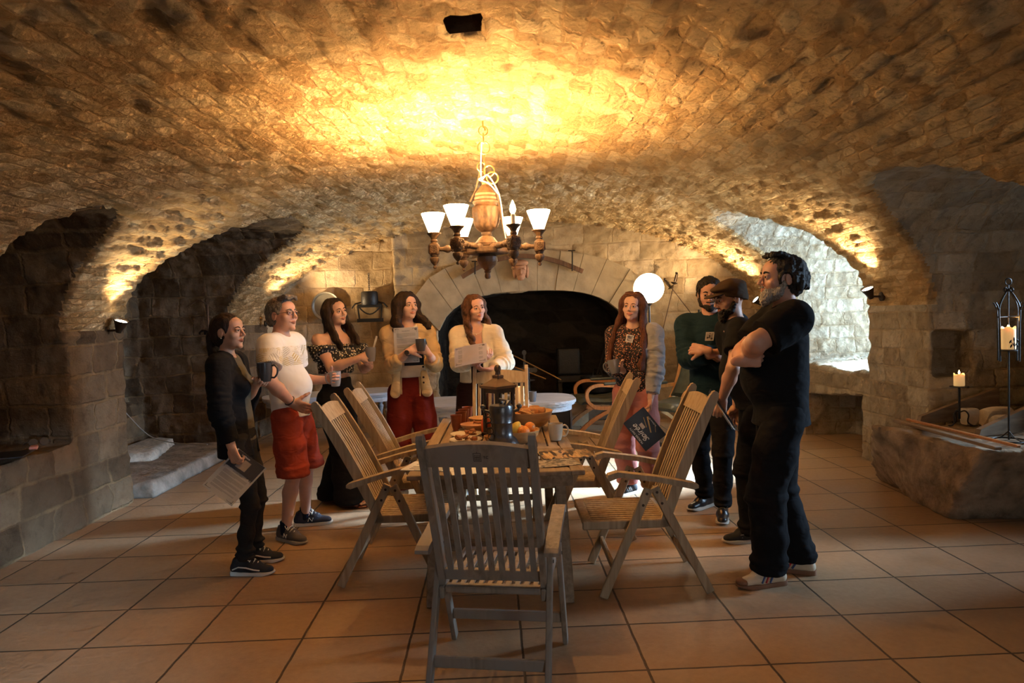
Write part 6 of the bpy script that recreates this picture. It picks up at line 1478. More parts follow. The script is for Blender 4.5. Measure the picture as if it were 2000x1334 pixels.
bm = bmesh.new(); c0 = Vector(p.hp(-.080, -.004, -.036)); bmesh.ops.create_uvsphere(bm, u_segments=10, v_segments=8, radius=.004, matrix=Matrix.Translation(c0)); bm_obj('earring', bm, CREAM, p.t, True)
badge(p, p.ch+p.f*.165+p.l*.05+V3(0, 0, .03), (.3, -1, 0), (.2, 0, 1), .022)
mg = w(517, 727, Y0-.03)-p.O; grip_mug('coffee_mug', p, mg, DARKMUG, 'shiny charcoal mug in the hand of the woman in the black cardigan', .046, .115, hz=-5, taper=.96)
def art1(sh, M4, w_, h_):
    bm = bmesh.new(); box(bm, (0, h_*.30, .0018), (w_*.99, h_*.39, .0004)); bm.transform(M4); bm_obj('dark_header', bm, DARKP, sh)
    print_page(sh, M4 @ Matrix.Translation((0, -h_*.18, 0)) @ Matrix.Diagonal((1, .62, 1, 1)), w_, h_)
    bm = bmesh.new(); box(bm, (.0, h_*.28, .0025), (.045, .06, .0004)); box(bm, (-.03, h_*.22, .0025), (.03, .03, .0004)); bm.transform(M4); bm_obj('picture', bm, plain('print_sepia', (.25, .2, .16), .4), sh)
    text_mesh('lettering', 'La Maison', .014, WHITEINK, sh, M4 @ Matrix.Translation((-.03, h_*.44, .0026)), .0001)
flyer(w(459, 931, Y0-.235), (.80, -.1, -.58), (-.52, .35, .80), .21, .28, PAPER, 'leaflet with a dark picture in the lowered hand of the woman farthest left', .06, art=art1)
# ---- 2: man with glasses, white shirt, red shorts
O = fl(580, 1052); Y0 = O[1]
p = Person(O, 1.69, -8, 'grey haired man with glasses, white shirt and red shorts, hand on hip', mk(SK2, 'ruddy_skin'), HG, hyaw=-24, hpitch=7, lean=(-.05, 0), headsc=1.02); p.skincol = SK2
p.head(1.15, 1.02, smile=1.0, wide=1.06); p.torso_core(.9)
p.legs(fl(598, 1026), fl(560, 1056), 10, -32, bare=True)
p.arm(1, w(636, 742, Y0+.16), w(590, 800, Y0+.32), (1, -.25, .15), (-.2, -1, .1), (55, 50, 30), ts=-1, thumb=(50, 20))
p.arm(-1, w(569, 786, Y0-.17), w(535, 752, Y0-.30), (.80, .05, -.35), (.15, 1, .1), (14, 16, 12), r=(.052, .044, .030), ts=1, thumb=(55, 10))
p.finish_body(); p.brows(.023, .0042)
B = Blob(); cap_hair(p, B, thick=.011)
B.ell(p.hp(0, .070, -.030), V3(.085, .070, .100)*p.hs, .008, p.HF, op='-'); B.ell(p.hp(0, -.03, -.105), V3(.10, .11, .05)*p.hs, .01, p.HF, op='-'); B.ell(p.hp(0, .105, .045), V3(.070, .050, .040)*p.hs, .008, p.HF, op='-')
for x in (-1, 1): B.ell(p.hp(x*.08, .0, -.014), V3(.02, .026, .036)*p.hs, .006, p.HF, op='-')
strands(B, p, [[p.hp(x, .03, .105), p.hp(x*1.1, .075, .112), p.hp(x*1.1-.01, .098, .098+.012*math.sin(x*90))] for x in (-.045, -.03, -.015, 0, .015, .03, .045)], .014, .005, .008, .002, 2)
p.child('hair', B, HG, .007, [(p.hc-.13, p.hc+.14)], .0045, noise=((.004, 70, 3),))
glasses(p, DARKP)
RED = cloth('brick_red_cotton', (.30, .045, .022), fold=.4)
sh_ = p.trousers(RED, (.118, .110, .104, .100), waist=.59, hem=.275*1.0*p.H, name='shorts', wr=.008, pelr=.155)
def leafband():
    m, nt, b = nodes('white_tee_leaf_band'); L = nt.links.new; tc = nd(nt, 'ShaderNodeTexCoord')
    s = nd(nt, 'ShaderNodeSeparateXYZ'); L(tc.outputs['Object'], s.inputs[0])
    g = ramp(nt, mth(nt, 'MULTIPLY', mth(nt, 'SUBTRACT', s.outputs[2], .9), 1.6), [(0, (0, 0, 0)), ((1.225-.9)*1.6, (0, 0, 0)), ((1.232-.9)*1.6, (1, 1, 1)), ((1.355-.9)*1.6, (1, 1, 1)), ((1.362-.9)*1.6, (0, 0, 0))])
    v = nd(nt, 'ShaderNodeTexVoronoi', feature='F1', i_Scale=17.0); L(tc.outputs['Object'], v.inputs['Vector'])
    vr = nd(nt, 'ShaderNodeVectorRotate', rotation_type='Y_AXIS'); L(tc.outputs['Object'], vr.inputs['Vector']); L(v.outputs[2], vr.inputs['Center'])
    sv = nd(nt, 'ShaderNodeSeparateColor'); L(v.outputs[1], sv.inputs[0]); L(mth(nt, 'MULTIPLY', sv.outputs[0], 6.28), vr.inputs['Angle'])
    wv = nd(nt, 'ShaderNodeTexWave', bands_direction='Z', i_Scale=30.0, i_Distortion=2.0, i_Detail=1.0); L(vr.outputs[0], wv.inputs[0])
    leaf = ramp(nt, wv.outputs[1], [(.35, (.60, .52, .38)), (.5, (.28, .24, .16)), (.65, (.16, .18, .18)), (.8, (.55, .50, .42))])
    leaf = mixc(nt, ramp(nt, sv.outputs[1], [(.35, (0, 0, 0)), (.8, (1, 1, 1))]), leaf, (.50, .38, .16)); leaf = mixc(nt, ramp(nt, wv.outputs[1], [(.35, (1, 1, 1)), (.5, (0, 0, 0))]), leaf, (.74, .70, .62)); leaf = mixc(nt, ramp(nt, v.outputs[0], [(.58, (0, 0, 0)), (.72, (1, 1, 1))]), leaf, (.70, .66, .58))
    L(mixc(nt, g, (.76, .72, .66), leaf), b.inputs['Base Color']); b.inputs['Roughness'].default_value = .9
    n2 = nd(nt, 'ShaderNodeTexNoise', i_Scale=7.0, i_Detail=2.0, i_Distortion=.4); L(tc.outputs['Object'], n2.inputs[0]); bp = nd(nt, 'ShaderNodeBump', i_Strength=.3, i_Distance=.04); L(n2.outputs[0], bp.inputs['Height']); L(bp.outputs[0], b.inputs['Normal']); return m
T_ = top(p, .012, .515, .62, sr=(.075, .072, .07), belly=.84, hemr=.158, neck=(.03, .055, .066, .055), shoulder=.064, full=1.03)
p.child('tee_shirt', T_, leafband(), .008, noise=((.005, (7, 7, 10), 8), (.002, 30, 9)))
NBm = [[(.040, .02, .040), (.040, .028, .068), (.041, .05, .040), (.041, .058, .066)]]
for q in (1, -1):
    B = Blob(); B.cone(p.an[q]+V3(0, 0, -.02), p.an[q]+V3(0, 0, .065), .040, .041, .01); B.half((0, 0, 1), p.an[q][2]+.06); p.child('sock', B, cloth('navy_sock', (.012, .014, .03)), .006)
    u_, P = p.shoe(q, (SH_N if q > 0 else plain('brown_grey_suede', (.07, .06, .055), .8), RUB if q > 0 else plain('grey_sole', (.3, .27, .22), .7), LACE)); p.side_mark(u_, P, NBm, RUB, side=-1, w_=.003, name='letter_mark')
    p.side_mark(u_, P, NBm, RUB, side=1, w_=.003, name='letter_mark')
bm = bmesh.new(); a, b = p.wR+un(p.wR-p.eR)*-.02, un(p.wR-p.eR); u1 = un(np.cross(b, V3(0, 0, 1))); u2 = np.cross(b, u1); tube(bm, [Vector(a+u1*.034*math.cos(t)+u2*.034*math.sin(t)) for t in [k*PI/10 for k in range(20)]], .0045, 6, closed=True); bm_obj('bracelet', bm, DARKP, p.t, True)
mg = w(655, 740, Y0+.12)-p.O; grip_mug('coffee_mug', p, mg, plain('light_grey_stoneware', (.26, .26, .26), .25, var=.05), 'light grey mug held out by the man in the white shirt', .040, .108, hz=180, taper=.95)
# ---- 3: woman in the off-shoulder blouse
O = fl(668, 985); Y0 = O[1]
p = Person(O, 1.70, -42, 'woman with long dark hair in a flowered off-shoulder top and wide black trousers', mk(SK3, 'fair_skin'), HB, hyaw=-38, hpitch=6, hroll=8, female=True); p.skincol = SK3
p.head(.9, .97, smile=1.1, ears=False); p.torso_core(.93)
p.legs(fl(650, 980), fl(682, 990), -20, -15)
p.arm(-1, w(700, 700, Y0-.27), w(640, 745, Y0-.25), (.85, .1, .25), (.4, .6, -.1), (45, 55, 35), ts=-1, thumb=(40, 30))
p.arm(1, w(722, 712, Y0-.12), w(730, 770, Y0+.1), (-.1, -.5, .75), (-.2, .6, -.2), (50, 50, 30), ts=1)
p.finish_body(); p.brows(); p.lashes()
long_hair(p, HB, .26, .085, .007, 3, 24, thick=.012, r0=.016, frontlen=.26)
p.trousers(BLACKC, (.116, .106, .100, .118), waist=.622, hem=.035, name='wide_trousers', wr=.006)
FL = floral('black_blossom_print', (.008, .008, .009), ((.62, .55, .42), (.45, .33, .2), (.5, .48, .4)), 52, .50)
T_ = top(p, .010, .645, .55, sr=(.085, .095, .05), bust=1.0, hemr=.120, shoulder=.05); T_.half((0, 0, 1), .782*p.H)
for i in range(22): a = i*2*PI/22; T_.ell(V3(0, 0, .776*p.H)+p.l*.205*math.cos(a)+p.f*.115*math.sin(a)*1.0, (.018, .018, .014), .012)
p.child('off_shoulder_top', T_, FL, .008, noise=((.006, (22, 22, 12), 8), (.003, 50, 9)))
SAND = plain('brown_sandal', (.10, .03, .015), .4)
for q in (1, -1):
    c = p.feet[q]; t_ = p.toe[q]; B = Blob(); B.cone(c+t_*-.05+V3(0, 0, .05), c+t_*.10+V3(0, 0, .045), .030, .036, .01, (V3(0, 0, 1), .6))
    for j in range(5): x = (j-2)*.015; l = np.array([-t_[1], t_[0], 0]); B.cone(c+t_*.11+l*x+V3(0, 0, .042), c+t_*(.155-.008*abs(j-(1 if q > 0 else 3)))+l*x*1.15+V3(0, 0, .036), .010, .0085, .004)
    fo = p.child('foot', B, p.skin, .005)
    B = Blob(); B.cone(c+t_*-.06+V3(0, 0, .014), c+t_*.12+V3(0, 0, .010), .037, .043, .01, (V3(0, 0, 1), .45)); B.cone(c+t_*.08+l*.045+V3(0, 0, .03), c+t_*.09-l*.045+V3(0, 0, .03), .018, .018, .01); B.cone(c+t_*.08+V3(0, 0, .062), c+t_*.095+V3(0, 0, .058), .03, .03, .02, (V3(0, 0, 1), .35)); p.child('sandal', B, SAND, .005)
mg = w(724, 692, Y0-.25)-p.O; m_ = grip_mug('coffee_mug', p, mg, GREYMUG, 'grey mug with a glass stick in it held by the woman in the flowered top', .042, .112, hz=150, taper=.93)
bm = bmesh.new(); box(bm, (0, 0, .075), (.016, .007, .15), bev=.002); o = bm_obj('glass_stick', bm, plain('shiny_stick', (.55, .5, .42), .15, .4), loc=tuple(w(726, 690, Y0-.25)+V3(0, 0, -.01))); o.rotation_euler = (0, .3, .4); prop(o, 'flat shiny stick standing in the mug of the woman in the flowered top', 'stick')
# ---- 4: woman in the beige jacket
O = (at(803, 900, z=0).x*.82, 5.72); O = (w(806, 900, 5.72)[0], 5.72); Y0 = O[1]
p = Person(O, 1.73, -78, 'woman with curly dark hair in a beige jacket and dark red trousers', mk(SK3, 'fair_skin'), HB, hyaw=-52, hpitch=7, female=True); p.skincol = SK3
p.head(.92, .97, smile=.2, ears=False); p.torso_core(.82)
p.legs((O[0]+.12, Y0+.03), (O[0]-.09, Y0-.02), -60, -95)
p.arm(-1, w(797, 687, Y0-.30), w(768, 745, Y0-.16), (.85, .15, .35), (.3, .9, -.1), (30, 40, 25), ts=-1, thumb=(50, 20))
p.arm(1, w(836, 690, Y0-.24), w(856, 735, Y0-.05), (-.5, -.2, .65), (-.2, .9, 0), (45, 50, 30), ts=1, thumb=(45, 25))
p.finish_body(); p.brows(); p.lashes()
long_hair(p, HB, .17, .125, .016, 7, 30, thick=.022, r0=.024, frontlen=.14)
p.trousers(cloth('oxblood_crepe', (.115, .012, .008), fold=.25), (.120, .105, .092, .085), waist=.625, hem=.10, name='trousers')
T_ = top(p, .006, .60, None, bust=1.0, neck=(.03, .04, .068, .05), shoulder=.05); p.child('knit_top', T_, cloth('cream_knit', (.62, .55, .43), weave=200), .008, noise=((.004, 9, 8),))
C = top(p, .010, .505, {1: 1.55, -1: 1.55}, full=.95, sr=(.054, .052, .054), bust=.9, hemr=.172, shoulder=.060, neck=(.05, .02, .070, .07)); C.slab(p.ch+p.f*.17-V3(0, 0, .16), (p.f, p.l, V3(0, 0, 1)), (.14, .068, .45), .012)
for q in (1, -1): C.cone(V3(0, 0, .62*p.H)+p.f*.13+p.l*q*.11, V3(0, 0, .53*p.H)+p.f*.13+p.l*q*.13, .03, .045, .02, (p.f, .5))
jk = p.child('jacket', C, cloth('beige_canvas', (.52, .38, .20), weave=250, fold=.45), .008, noise=((.007, (8, 8, 10), 8), (.003, 28, 9)))
for z in (.575, .60, .65): 
    bm = bmesh.new(); c0 = V3(0, 0, z*p.H)+p.f*.128*p.k+p.l*.105*p.k; bmesh.ops.create_uvsphere(bm, u_segments=10, v_segments=6, radius=.009, matrix=Matrix.Translation(Vector(c0+p.f*.02))); bm_obj('button', bm, BRONZE, jk, True)
bm = bmesh.new(); a = p.wR-un(p.wR-p.eR)*.01; b = un(p.wR-p.eR); u1 = un(np.cross(b, V3(0, 0, 1))); u2 = np.cross(b, u1); tube(bm, [Vector(a+u1*.030*math.cos(t)+u2*.030*math.sin(t)) for t in [k*PI/8 for k in range(16)]], .006, 6, closed=True); lathe(bm, [(.001, .0), (.02, .0), (.02, .010), (.001, .010)], 16, Vector(a-u1*.0-V3(0, .034, 0)), Matrix.Rotation(PI/2, 3, 'X')); bm_obj('watch', bm, DARKP, p.t, True)
for q in (1, -1): p.shoe(q, (plain('pale_sneaker', (.55, .52, .45), .7), RUB, LACE))
mg = w(822, 674, Y0-.30)-p.O; grip_mug('coffee_mug', p, mg, DARKMUG, 'dark grey mug cupped in both hands of the woman in the beige jacket', .042, .098, hz=60)
flyer(w(794, 674, Y0-.235), (1, -.06, .03), (.03, .1, 1), .20, .285, PAPER, 'printed page titled Introduction held upright against the beige jacket', .05, art=lambda sh, M, w_, h_: print_page(sh, M @ Matrix.Translation((0, 0, .002)), w_, h_))
flyer(w(808, 692, Y0-.205), (1, -.06, .03), (.03, .1, 1), .16, .18, DARKP, 'dark page showing below the printed page against the beige jacket', .02)
# ---- 5: woman in the cream cardigan
O = (w(937, 880, 5.85)[0], 5.85); Y0 = O[1]
p = Person(O, 1.70, -86, 'woman with long wavy brown hair in a cream cardigan reading leaflets behind the table', mk(SK2, 'ruddy_skin2'), HC, hyaw=-62, hpitch=0, hroll=7, female=True); p.skincol = SK2
p.head(.95, 1.0, smile=.5, ears=False); p.torso_core(.88)
p.legs((O[0]+.11, Y0), (O[0]-.10, Y0-.02), -70, -100)
p.arm(-1, w(935, 706, Y0-.30), w(898, 748, Y0-.20), (.75, -.1, .38), (-.1, .5, .8), (25, 30, 20), ts=-1, thumb=(45, 20))
p.arm(1, w(958, 722, Y0-.26), w(1000, 745, Y0-.12), (-.8, -.2, .1), (0, .3, .9), (30, 30, 20), ts=1)
p.finish_body(); p.brows(); p.lashes()
long_hair(p, HC, .29, .095, .015, 12, 26, thick=.013, r0=.015, frontlen=.26)
p.trousers(cloth('dark_plum_trousers', (.022, .010, .010)), (.118, .1, .085, .08), waist=.62, hem=.06, name='trousers')
T_ = top(p, -.004, .58, None, bust=.9, full=.94, shoulder=.02); T_.ell(p.nb+p.f*.09-V3(0, 0, .06), (.062, .10, .16), .01, op='-'); T_.half((0, 0, 1), p.nb[2]-.02); p.child('vest_top', T_, BLACKC, .008)
C = top(p, .012, .565, 1.80, full=.95, sr=(.054, .058, .048), bust=.9, hemr=.150, shoulder=.062, neck=(.05, .03, .072, .06)); C.slab(p.ch+p.f*.17-V3(0, 0, .08), (p.f, p.l, V3(0, 0, 1)), (.14, .050, .42), .012)
p.child('cardigan', C, cloth('cream_wool', (.62, .53, .38), weave=150, fold=.3, sheen=.2), .008, noise=((.007, (8, 8, 12), 8), (.002, 40, 9)))
bm = bmesh.new(); tube(bm, [Vector(p.nb+p.l*.062*math.cos(a)+p.f*(.062+.04*math.sin(-a)*1)+V3(0, 0, .02-.07*math.sin(-a))) for a in [-PI*k/14 for k in range(15)]], .0014, 5); bmesh.ops.create_uvsphere(bm, u_segments=8, v_segments=6, radius=.005, matrix=Matrix.Translation(Vector(p.nb+p.f*.103+V3(0, 0, -.053)))); bm_obj('necklace', bm, CREAM, p.t, True)
for q in (1, -1): p.shoe(q, (SH_B, RUB, None))
LILAC = plain('lilac_leaflet_paper', (.55, .50, .50), .7, var=.03)  # pale lilac paper of the open leaflet
flyer(w(919, 693, Y0-.36), (1, -.15, .16), (-.05, .62, .75), .27, .19, LILAC, 'printed leaflet held open by the woman in the cream cardigan', -.10, art=lambda sh, M, w_, h_: print_page(sh, M, w_, h_*.9, title='Introduction'))
# ---- 6: woman in the grey cardigan
O = fl(1245, 978); Y0 = O[1]
p = Person(O, 1.665, -108, 'woman with very long auburn hair in a flowered blouse, grey cardigan and pink trousers', mk(SK3, 'fair_skin'), HA, hyaw=-114, hpitch=4, hroll=-5, female=True); p.skincol = SK3
p.head(.92, 1.0, smile=1.2, ears=False); p.torso_core(.88)
p.legs(fl(1275, 975), fl(1228, 965), -115, -150)
p.arm(-1, w(1213, 722, Y0-.22), w(1205, 790, Y0-.02), (-.45, -.3, .30), (.5, -.3, -.3), (50, 50, 30), ts=1, thumb=(45, 30))
p.arm(1, w(1270, 795, Y0-.16), w(1320, 740, Y0-.1), (-.15, -.1, -1), (-.9, -.1, 0), (25, 30, 20), ts=-1)
p.finish_body(); p.brows(); p.lashes()
long_hair(p, HA, .42, .125, .010, 21, 34, thick=.014, r0=.021, frontlen=.46)
glasses(p, plain('tortoise_frame', (.25, .14, .08), .2), up=True)
p.trousers(cloth('dusty_pink_crepe', (.42, .16, .13), fold=.3), (.118, .104, .095, .085), waist=.60, hem=.10, name='trousers')
T_ = top(p, .006, .535, {1: .10, -1: 1.55}, sr=(.066, .068, .060), bust=1.0, hemr=.155, neck=(.03, .03, .064, .05), shoulder=.056); p.child('blouse', T_, floral('dark_confetti_print', (.012, .009, .010), ((.55, .22, .10), (.55, .45, .38), (.35, .12, .08)), 78, .50), .008, noise=((.005, (10, 10, 14), 8),))
C = top(p, .016, .44, {1: 1.86, -1: .01}, sr=(.066, .058, .048), bust=.95, hemr=.150, shoulder=.065); C.slab(p.ch-p.l*.135-V3(0, 0, .12)+p.f*.0, (p.f, p.l, V3(0, 0, 1)), (.4, .235, .62), .015); C.half(-p.l, -.045)
p.child('cardigan', C, cloth('grey_wool', (.26, .26, .27), weave=150, fold=.5, sheen=.2), .008, noise=((.006, (9, 9, 20), 8), (.003, 40, 9)))
W3 = plain('white_leather', (.6, .58, .54), .5)
for q in (1, -1):
    u_, P = p.shoe(q, (SH_B, RUB, LACE))
    for sd in (1, -1): p.side_mark(u_, P, [[(.038, .0+.02*j, .040), (.036, .016+.02*j, .075)] for j in range(3)], W3, side=sd, w_=.0036)
bm = bmesh.new(); bmesh.ops.create_uvsphere(bm, u_segments=8, v_segments=6, radius=.005, matrix=Matrix.Translation(Vector(p.hp(-.076, .01, -.038)))); bm_obj('earring', bm, CREAM, p.t, True)
badge(p, p.ch+p.f*.150+V3(0, 0, .115)-p.l*.01, (1, -.1, -.25), (.25, 0, 1), .028)
mg = w(1202, 716, Y0-.30)-p.O; grip_mug('coffee_mug', p, mg, GREYMUG, 'grey mug tipped in the hand of the woman in the grey cardigan', .046, .108, tilt=(.1, .15), hz=170)
flyer(w(1259, 838, Y0-.30), (.80, .05, .60), (-.58, .1, .80), .20, .27, DARKP, 'black leaflet lettered MURDER PARTY held low beside the pink trousers', .05, art=lambda sh, M, w_, h_: print_cover(sh, M @ Matrix.Rotation(PI/2, 4, 'Z') @ Matrix.Diagonal((1, 1, 1, 1)), h_, w_))
# ---- 7: man in the dark teal shirt jacket
O = fl(1395, 1000); Y0 = O[1]
p = Person(O, 1.745, -120, 'dark haired man in a dark teal shirt jacket with folded arms and a photo badge', mk(SK2, 'tan_skin7'), HD, hyaw=-104, hpitch=-5, headsc=1.0); p.skincol = SK2
p.head(1.0, 1.0); p.torso_core(.88)
p.legs(fl(1412, 1012), fl(1378, 990), -110, -145)
p.arm(-1, w(1392, 692, Y0-.26), w(1350, 715, Y0-.08), (1, .15, .1), (.1, .9, -.2), (45, 45, 30), ts=-1)
p.arm(1, w(1378, 684, Y0-.27), w(1440, 720, Y0-.05), (-.8, .5, .1), (0, .9, -.2), (55, 50, 30), ts=1)
p.finish_body(); p.brows(.0225, .0048)
def short_hair(p, mat, thick=.011, tuft=.006, front=.04):
    B = Blob(); cap_hair(p, B, thick=thick)
    B.ell(p.hp(0, .074, -.032), V3(.088, .068, .098)*p.hs, .008, p.HF, op='-'); B.ell(p.hp(0, -.03, -.11), V3(.10, .11, .05)*p.hs, .01, p.HF, op='-'); B.ell(p.hp(0, .103, front), V3(.062, .046, .040)*p.hs, .008, p.HF, op='-')
    for x in (-1, 1): B.ell(p.hp(x*.082, .0, -.014), V3(.02, .026, .036)*p.hs, .006, p.HF, op='-')
    return p.child('hair', B, mat, .007, [(p.hc-.13, p.hc+.14)], .0042, noise=((tuft, 60, 3), (tuft*.5, 140, 4)))
def beard(p, mat, thick=.007, long=.0, tuft=.004, cheek=-.045):
    B = Blob(); q = p.hs
    B.ell(p.hp(0, .030, -.070), V3(.049+thick, .050+thick, .038+thick)*q, .015, p.HF); B.ell(p.hp(0, .068, -.098-long*.5), V3(.024+thick, .020+thick, .020+thick+long*.5)*q, .02, p.HF)
    for x in (-1, 1): B.cone(p.hp(x*.066, .012, -.03), p.hp(x*.055, .03, -.07), (.012+thick*.5)*q, (.016+thick*.5)*q, .015)
    B.cone(p.hp(-.022, .095, -.048), p.hp(.022, .095, -.048), .0055*q, .0055*q, .004)
    B.ell(p.hp(0, .098, -.062), V3(.019, .02, .0085)*q, .004, p.HF, op='-'); B.ell(p.hp(0, .085, .0), V3(.052, .06, .044)*q, .008, p.HF, op='-'); B.ell(p.hp(0, .0, -.17), V3(.12, .075, .055)*q, .01, p.HF, op='-')
    return p.child('beard', B, mat, .006, [(p.hc-.14, p.hc+.1)], .0038, noise=((tuft, 110, 6), (tuft*.7, 220, 7)))
short_hair(p, HD, .016, .006, .035); beard(p, HD, .0025, tuft=.0015)
p.trousers(cloth('black_jeans', (.010, .010, .011), fold=.3), (.112, .092, .074, .060), waist=.60, hem=.085, name='trousers', wr=.008)
T_ = top(p, .016, .455, 1.82, sr=(.066, .060, .050), hemr=.165, neck=(.03, .05, .058, .05), shoulder=.062)
for q in (1, -1): T_.cone(p.nb+p.f*.045+p.l*q*.02+V3(0, 0, .0), p.nb+p.l*q*.05-p.f*.01+V3(0, 0, .02), .012, .014, .01)
sj = p.child('shirt_jacket', T_, cloth('dark_teal_denim', (.010, .026, .036), fold=.4), .008, noise=((.006, (8, 8, 11), 8), (.002, 34, 9)))
badge(p, p.ch+p.f*.155+p.l*.03+V3(0, 0, .07), (1, -.1, .0), (.15, 0, 1), .030)
bm = bmesh.new(); a = p.wR; b = un(p.wR-p.eR); u1 = un(np.cross(b, V3(0, 0, 1))); u2 = np.cross(b, u1); tube(bm, [Vector(a+u1*.033*math.cos(t)+u2*.033*math.sin(t)) for t in [k*PI/8 for k in range(16)]], .005, 6, closed=True); bm_obj('watch', bm, plain('steel', (.4, .4, .4), .3, .9), p.t, True)
GS = plain('black_leather_shoe', (.012, .012, .013), .3); 
for q in (1, -1): p.shoe(q, (GS, RUB, plain('gold_laces', (.35, .26, .12), .5)))
# ---- 8: man in the flat cap
O = fl(1483, 1045); Y0 = O[1]
p = Person(O, 1.70, 176, 'bearded man in a brown flat cap, half hidden by the tall man', mk(SK2, 'pinkish_skin8'), HD, hyaw=192, hpitch=-9, lean=(.14, .0)); p.skincol = SK2
p.head(1.1, 1.02, wide=1.05); p.torso_core(.92)
p.legs(fl(1468, 1058), fl(1505, 1035), 182, 175)
p.arm(1, w(1412, 775, Y0-.16), w(1440, 690, Y0-.3), (-.25, -.1, -1), (.3, .9, 0), (40, 40, 25), r=(.050, .042, .030), ts=-1)
p.arm(-1, w(1440, 800, Y0+.2), w(1500, 720, Y0+.3), (-.2, 0, -1), (0, -1, 0), (30, 30, 20))
p.finish_body(); p.brows()
beard(p, HD, .008, .028, .004); glasses(p, plain('thin_wire', (.3, .28, .25), .3, .8), rim=False)
B = Blob(); cap_hair(p, B, thick=.012); nn = un(p.HF[2]-.30*p.HF[1]); B.half(-nn, -(p.hc@nn+.006*p.hs), op='-'); B.ell(p.hp(0, .05, .075), V3(.072, .065, .026)*p.hs, .03, p.HF); B.ell(p.hp(0, -.03, .080), V3(.084, .088, .036)*p.hs, .03, p.HF)
B.cone(p.hp(-.035, .105, .040), p.hp(.035, .105, .040), .035*p.hs, .035*p.hs, .01, (p.HF[2], .22)); B.cone(p.hp(-.02, .135, .032), p.hp(.02, .135, .032), .03*p.hs, .03*p.hs, .01, (p.HF[2], .20))
p.child('flat_cap', B, cloth('brown_wool_cap', (.055, .034, .02), weave=200), .006, [(p.hc-.1, p.hc+.2)], .0045, noise=((.002, 30, 3),))
p.trousers(BLACKC, (.115, .098, .085, .072), waist=.60, hem=.05, name='trousers')
T_ = top(p, .014, .50, .60, sr=(.074, .070, .06), belly=1.0, hemr=.165, neck=(.02, .05, .062, .05), shoulder=.062, full=1.02); p.child('tee_shirt', T_, BLACKC, .008, noise=((.006, (7, 7, 10), 8),))
for q in (1, -1):
    u_, P = p.shoe(q, (SH_B, RUB, None))
    for sd in (1, -1): p.side_mark(u_, P, [[(.038, .0, .042), (.040, .05, .066), (.040, .09, .062)], [(.038, .02, .040), (.040, .06, .072)], [(.038, .08, .042), (.036, .02, .074)]], plain('grey_thread', (.35, .33, .3), .6), side=sd, w_=.0016)
flyer(w(1408, 800, Y0-.13), (.25, .9, -.3), (-.45, .2, .85), .20, .27, DARKP, 'dark leaflet hanging from the hand of the man in the flat cap', .10)
flyer(w(1414, 806, Y0-.155), (.45, .8, -.3), (-.55, .1, .85), .19, .25, PAPER, 'pale leaflet under the dark one in the hand of the man in the cap', .12)
# ---- 9: tall bearded man, arms folded
O = fl(1530, 1130); Y0 = O[1]
p = Person(O, 1.80, 171, 'tall grey bearded man all in black, arms folded, nearest at the right', mk(SK2, 'tan_skin9'), HS, hyaw=182, hpitch=5, lean=(-.03, 0), headsc=1.06); p.skincol = (.50, .27, .17)
p.head(1.15, 1.05, wide=1.05); p.torso_core(1.0)
p.legs(fl(1505, 1143), fl(1560, 1118), 188, 150)
p.arm(1, w(1462, 690, Y0-.02), w(1410, 705, Y0-.40), (-.35, .9, .0), (.3, .9, 0), (30, 30, 20), r=(.060, .052, .034), upper=.245, fore=.235)
p.arm(-1, w(1448, 704, Y0-.12), w(1440, 690, Y0+.25), (.9, -.2, .05), (.1, .9, .1), (60, 60, 40), r=(.058, .050, .034))
p.finish_body(); p.brows(.023, .005)
B = Blob(); cap_hair(p, B, thick=.011)
B.ell(p.hp(0, .078, -.030), V3(.092, .066, .100)*p.hs, .008, p.HF, op='-'); B.ell(p.hp(0, -.02, -.125), V3(.11, .12, .05)*p.hs, .01, p.HF, op='-')
for x in (-1, 1): B.ell(p.hp(x*.088, .004, -.014), V3(.026, .024, .034)*p.hs, .006, p.HF, op='-')
rs = random.Random(5)
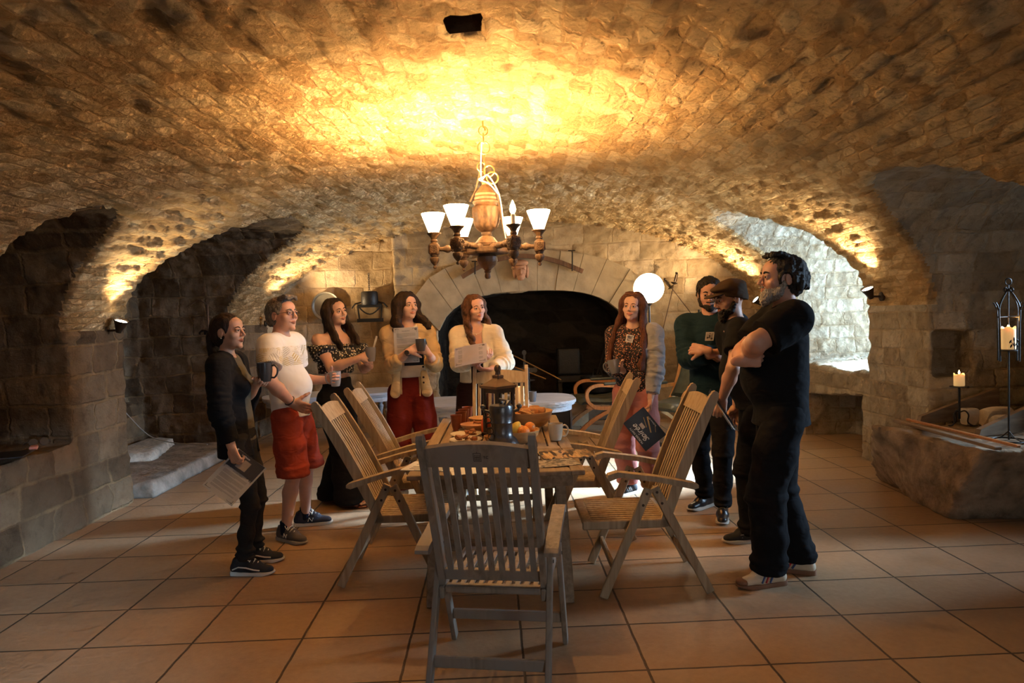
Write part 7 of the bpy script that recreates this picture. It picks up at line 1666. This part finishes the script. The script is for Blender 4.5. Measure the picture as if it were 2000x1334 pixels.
strands(B, p, [[p.hp(math.sin(a)*.06*s_, -.03-math.cos(a)*.06*s_, .09-.10*(1-s_)), p.hp(math.sin(a)*.080, -.030-math.cos(a)*.088, .05-.07*rs.random()), p.hp(math.sin(a+.2)*.088, -.034-math.cos(a+.2)*.099, .02-.07*rs.random())] for a in [k*.33-1.9 for k in range(13)] for s_ in (1, .6)], .012, .008, .014, .004, 5)
strands(B, p, [[p.hp(x, .0, .11), p.hp(x*1.2, .04, .120), p.hp(x*1.3, .070, .108)] for x in (-.05, -.025, 0, .025, .05)], .010, .006, .012, .003, 6)
for x in (-1, 1): B.ell(p.hp(x*.09, .006, -.012), V3(.034, .026, .036)*p.hs, .006, p.HF, op='-')
p.child('hair', B, HS, .007, [(p.hc-.15, p.hc+.15)], .0042, noise=((.005, 60, 3), (.002, 140, 4)))
beard(p, HW, .009, .02, .005)
bm = bmesh.new()
for x in (-1, 1): tube(bm, [p.hp(x*.035+.025*math.cos(a), .055+.016*math.sin(a), .122+.006*math.sin(a)) for a in [k*PI/8 for k in range(16)]], .0028, 6, closed=True); tube(bm, [p.hp(x*.06, .05, .12), p.hp(x*.085, -.02, .07)], .0025, 6)
bm_obj('sunglasses', bm, DARKP, p.t, True)
p.trousers(BLACKC, (.125, .112, .098, .086), waist=.60, hem=.075, name='trousers', wr=.010, pelr=.16)
T_ = top(p, .016, .485, .78, sr=(.082, .084, .075), belly=1.12, hemr=.175, neck=(.02, .055, .066, .05), shoulder=.070, full=1.08); p.child('tee_shirt', T_, BLACKC, .008, noise=((.008, (6, 6, 9), 8), (.002, 30, 9)))
CRS = plain('cream_leather_shoe', (.60, .50, .36), .55); GUM = plain('gum_sole', (.22, .10, .05), .6); BLU = plain('blue_stripe', (.03, .07, .22), .5); RDS = plain('red_stripe', (.5, .03, .03), .5)
for q in (1, -1):
    u_, P = p.shoe(q, (CRS, GUM, LACE))
    for sd in (1, -1):
        for j, m_ in enumerate((BLU, RDS, BLU)): p.side_mark(u_, P, [[(.034, .000+.023*j, .080), (.044, .028+.023*j, .034)]], m_, side=sd, w_=.0052)
    B = Blob(); q_ = lambda x, y, z: V3(P(x, y, z)); B.ell(q_(0, .155, .034), (.042, .042, .022), .01); B.half(-p.toe[q], -((p.feet[q]@p.toe[q])+.150)); p.child('toe_cap', B, GUM, .005, parent=u_)
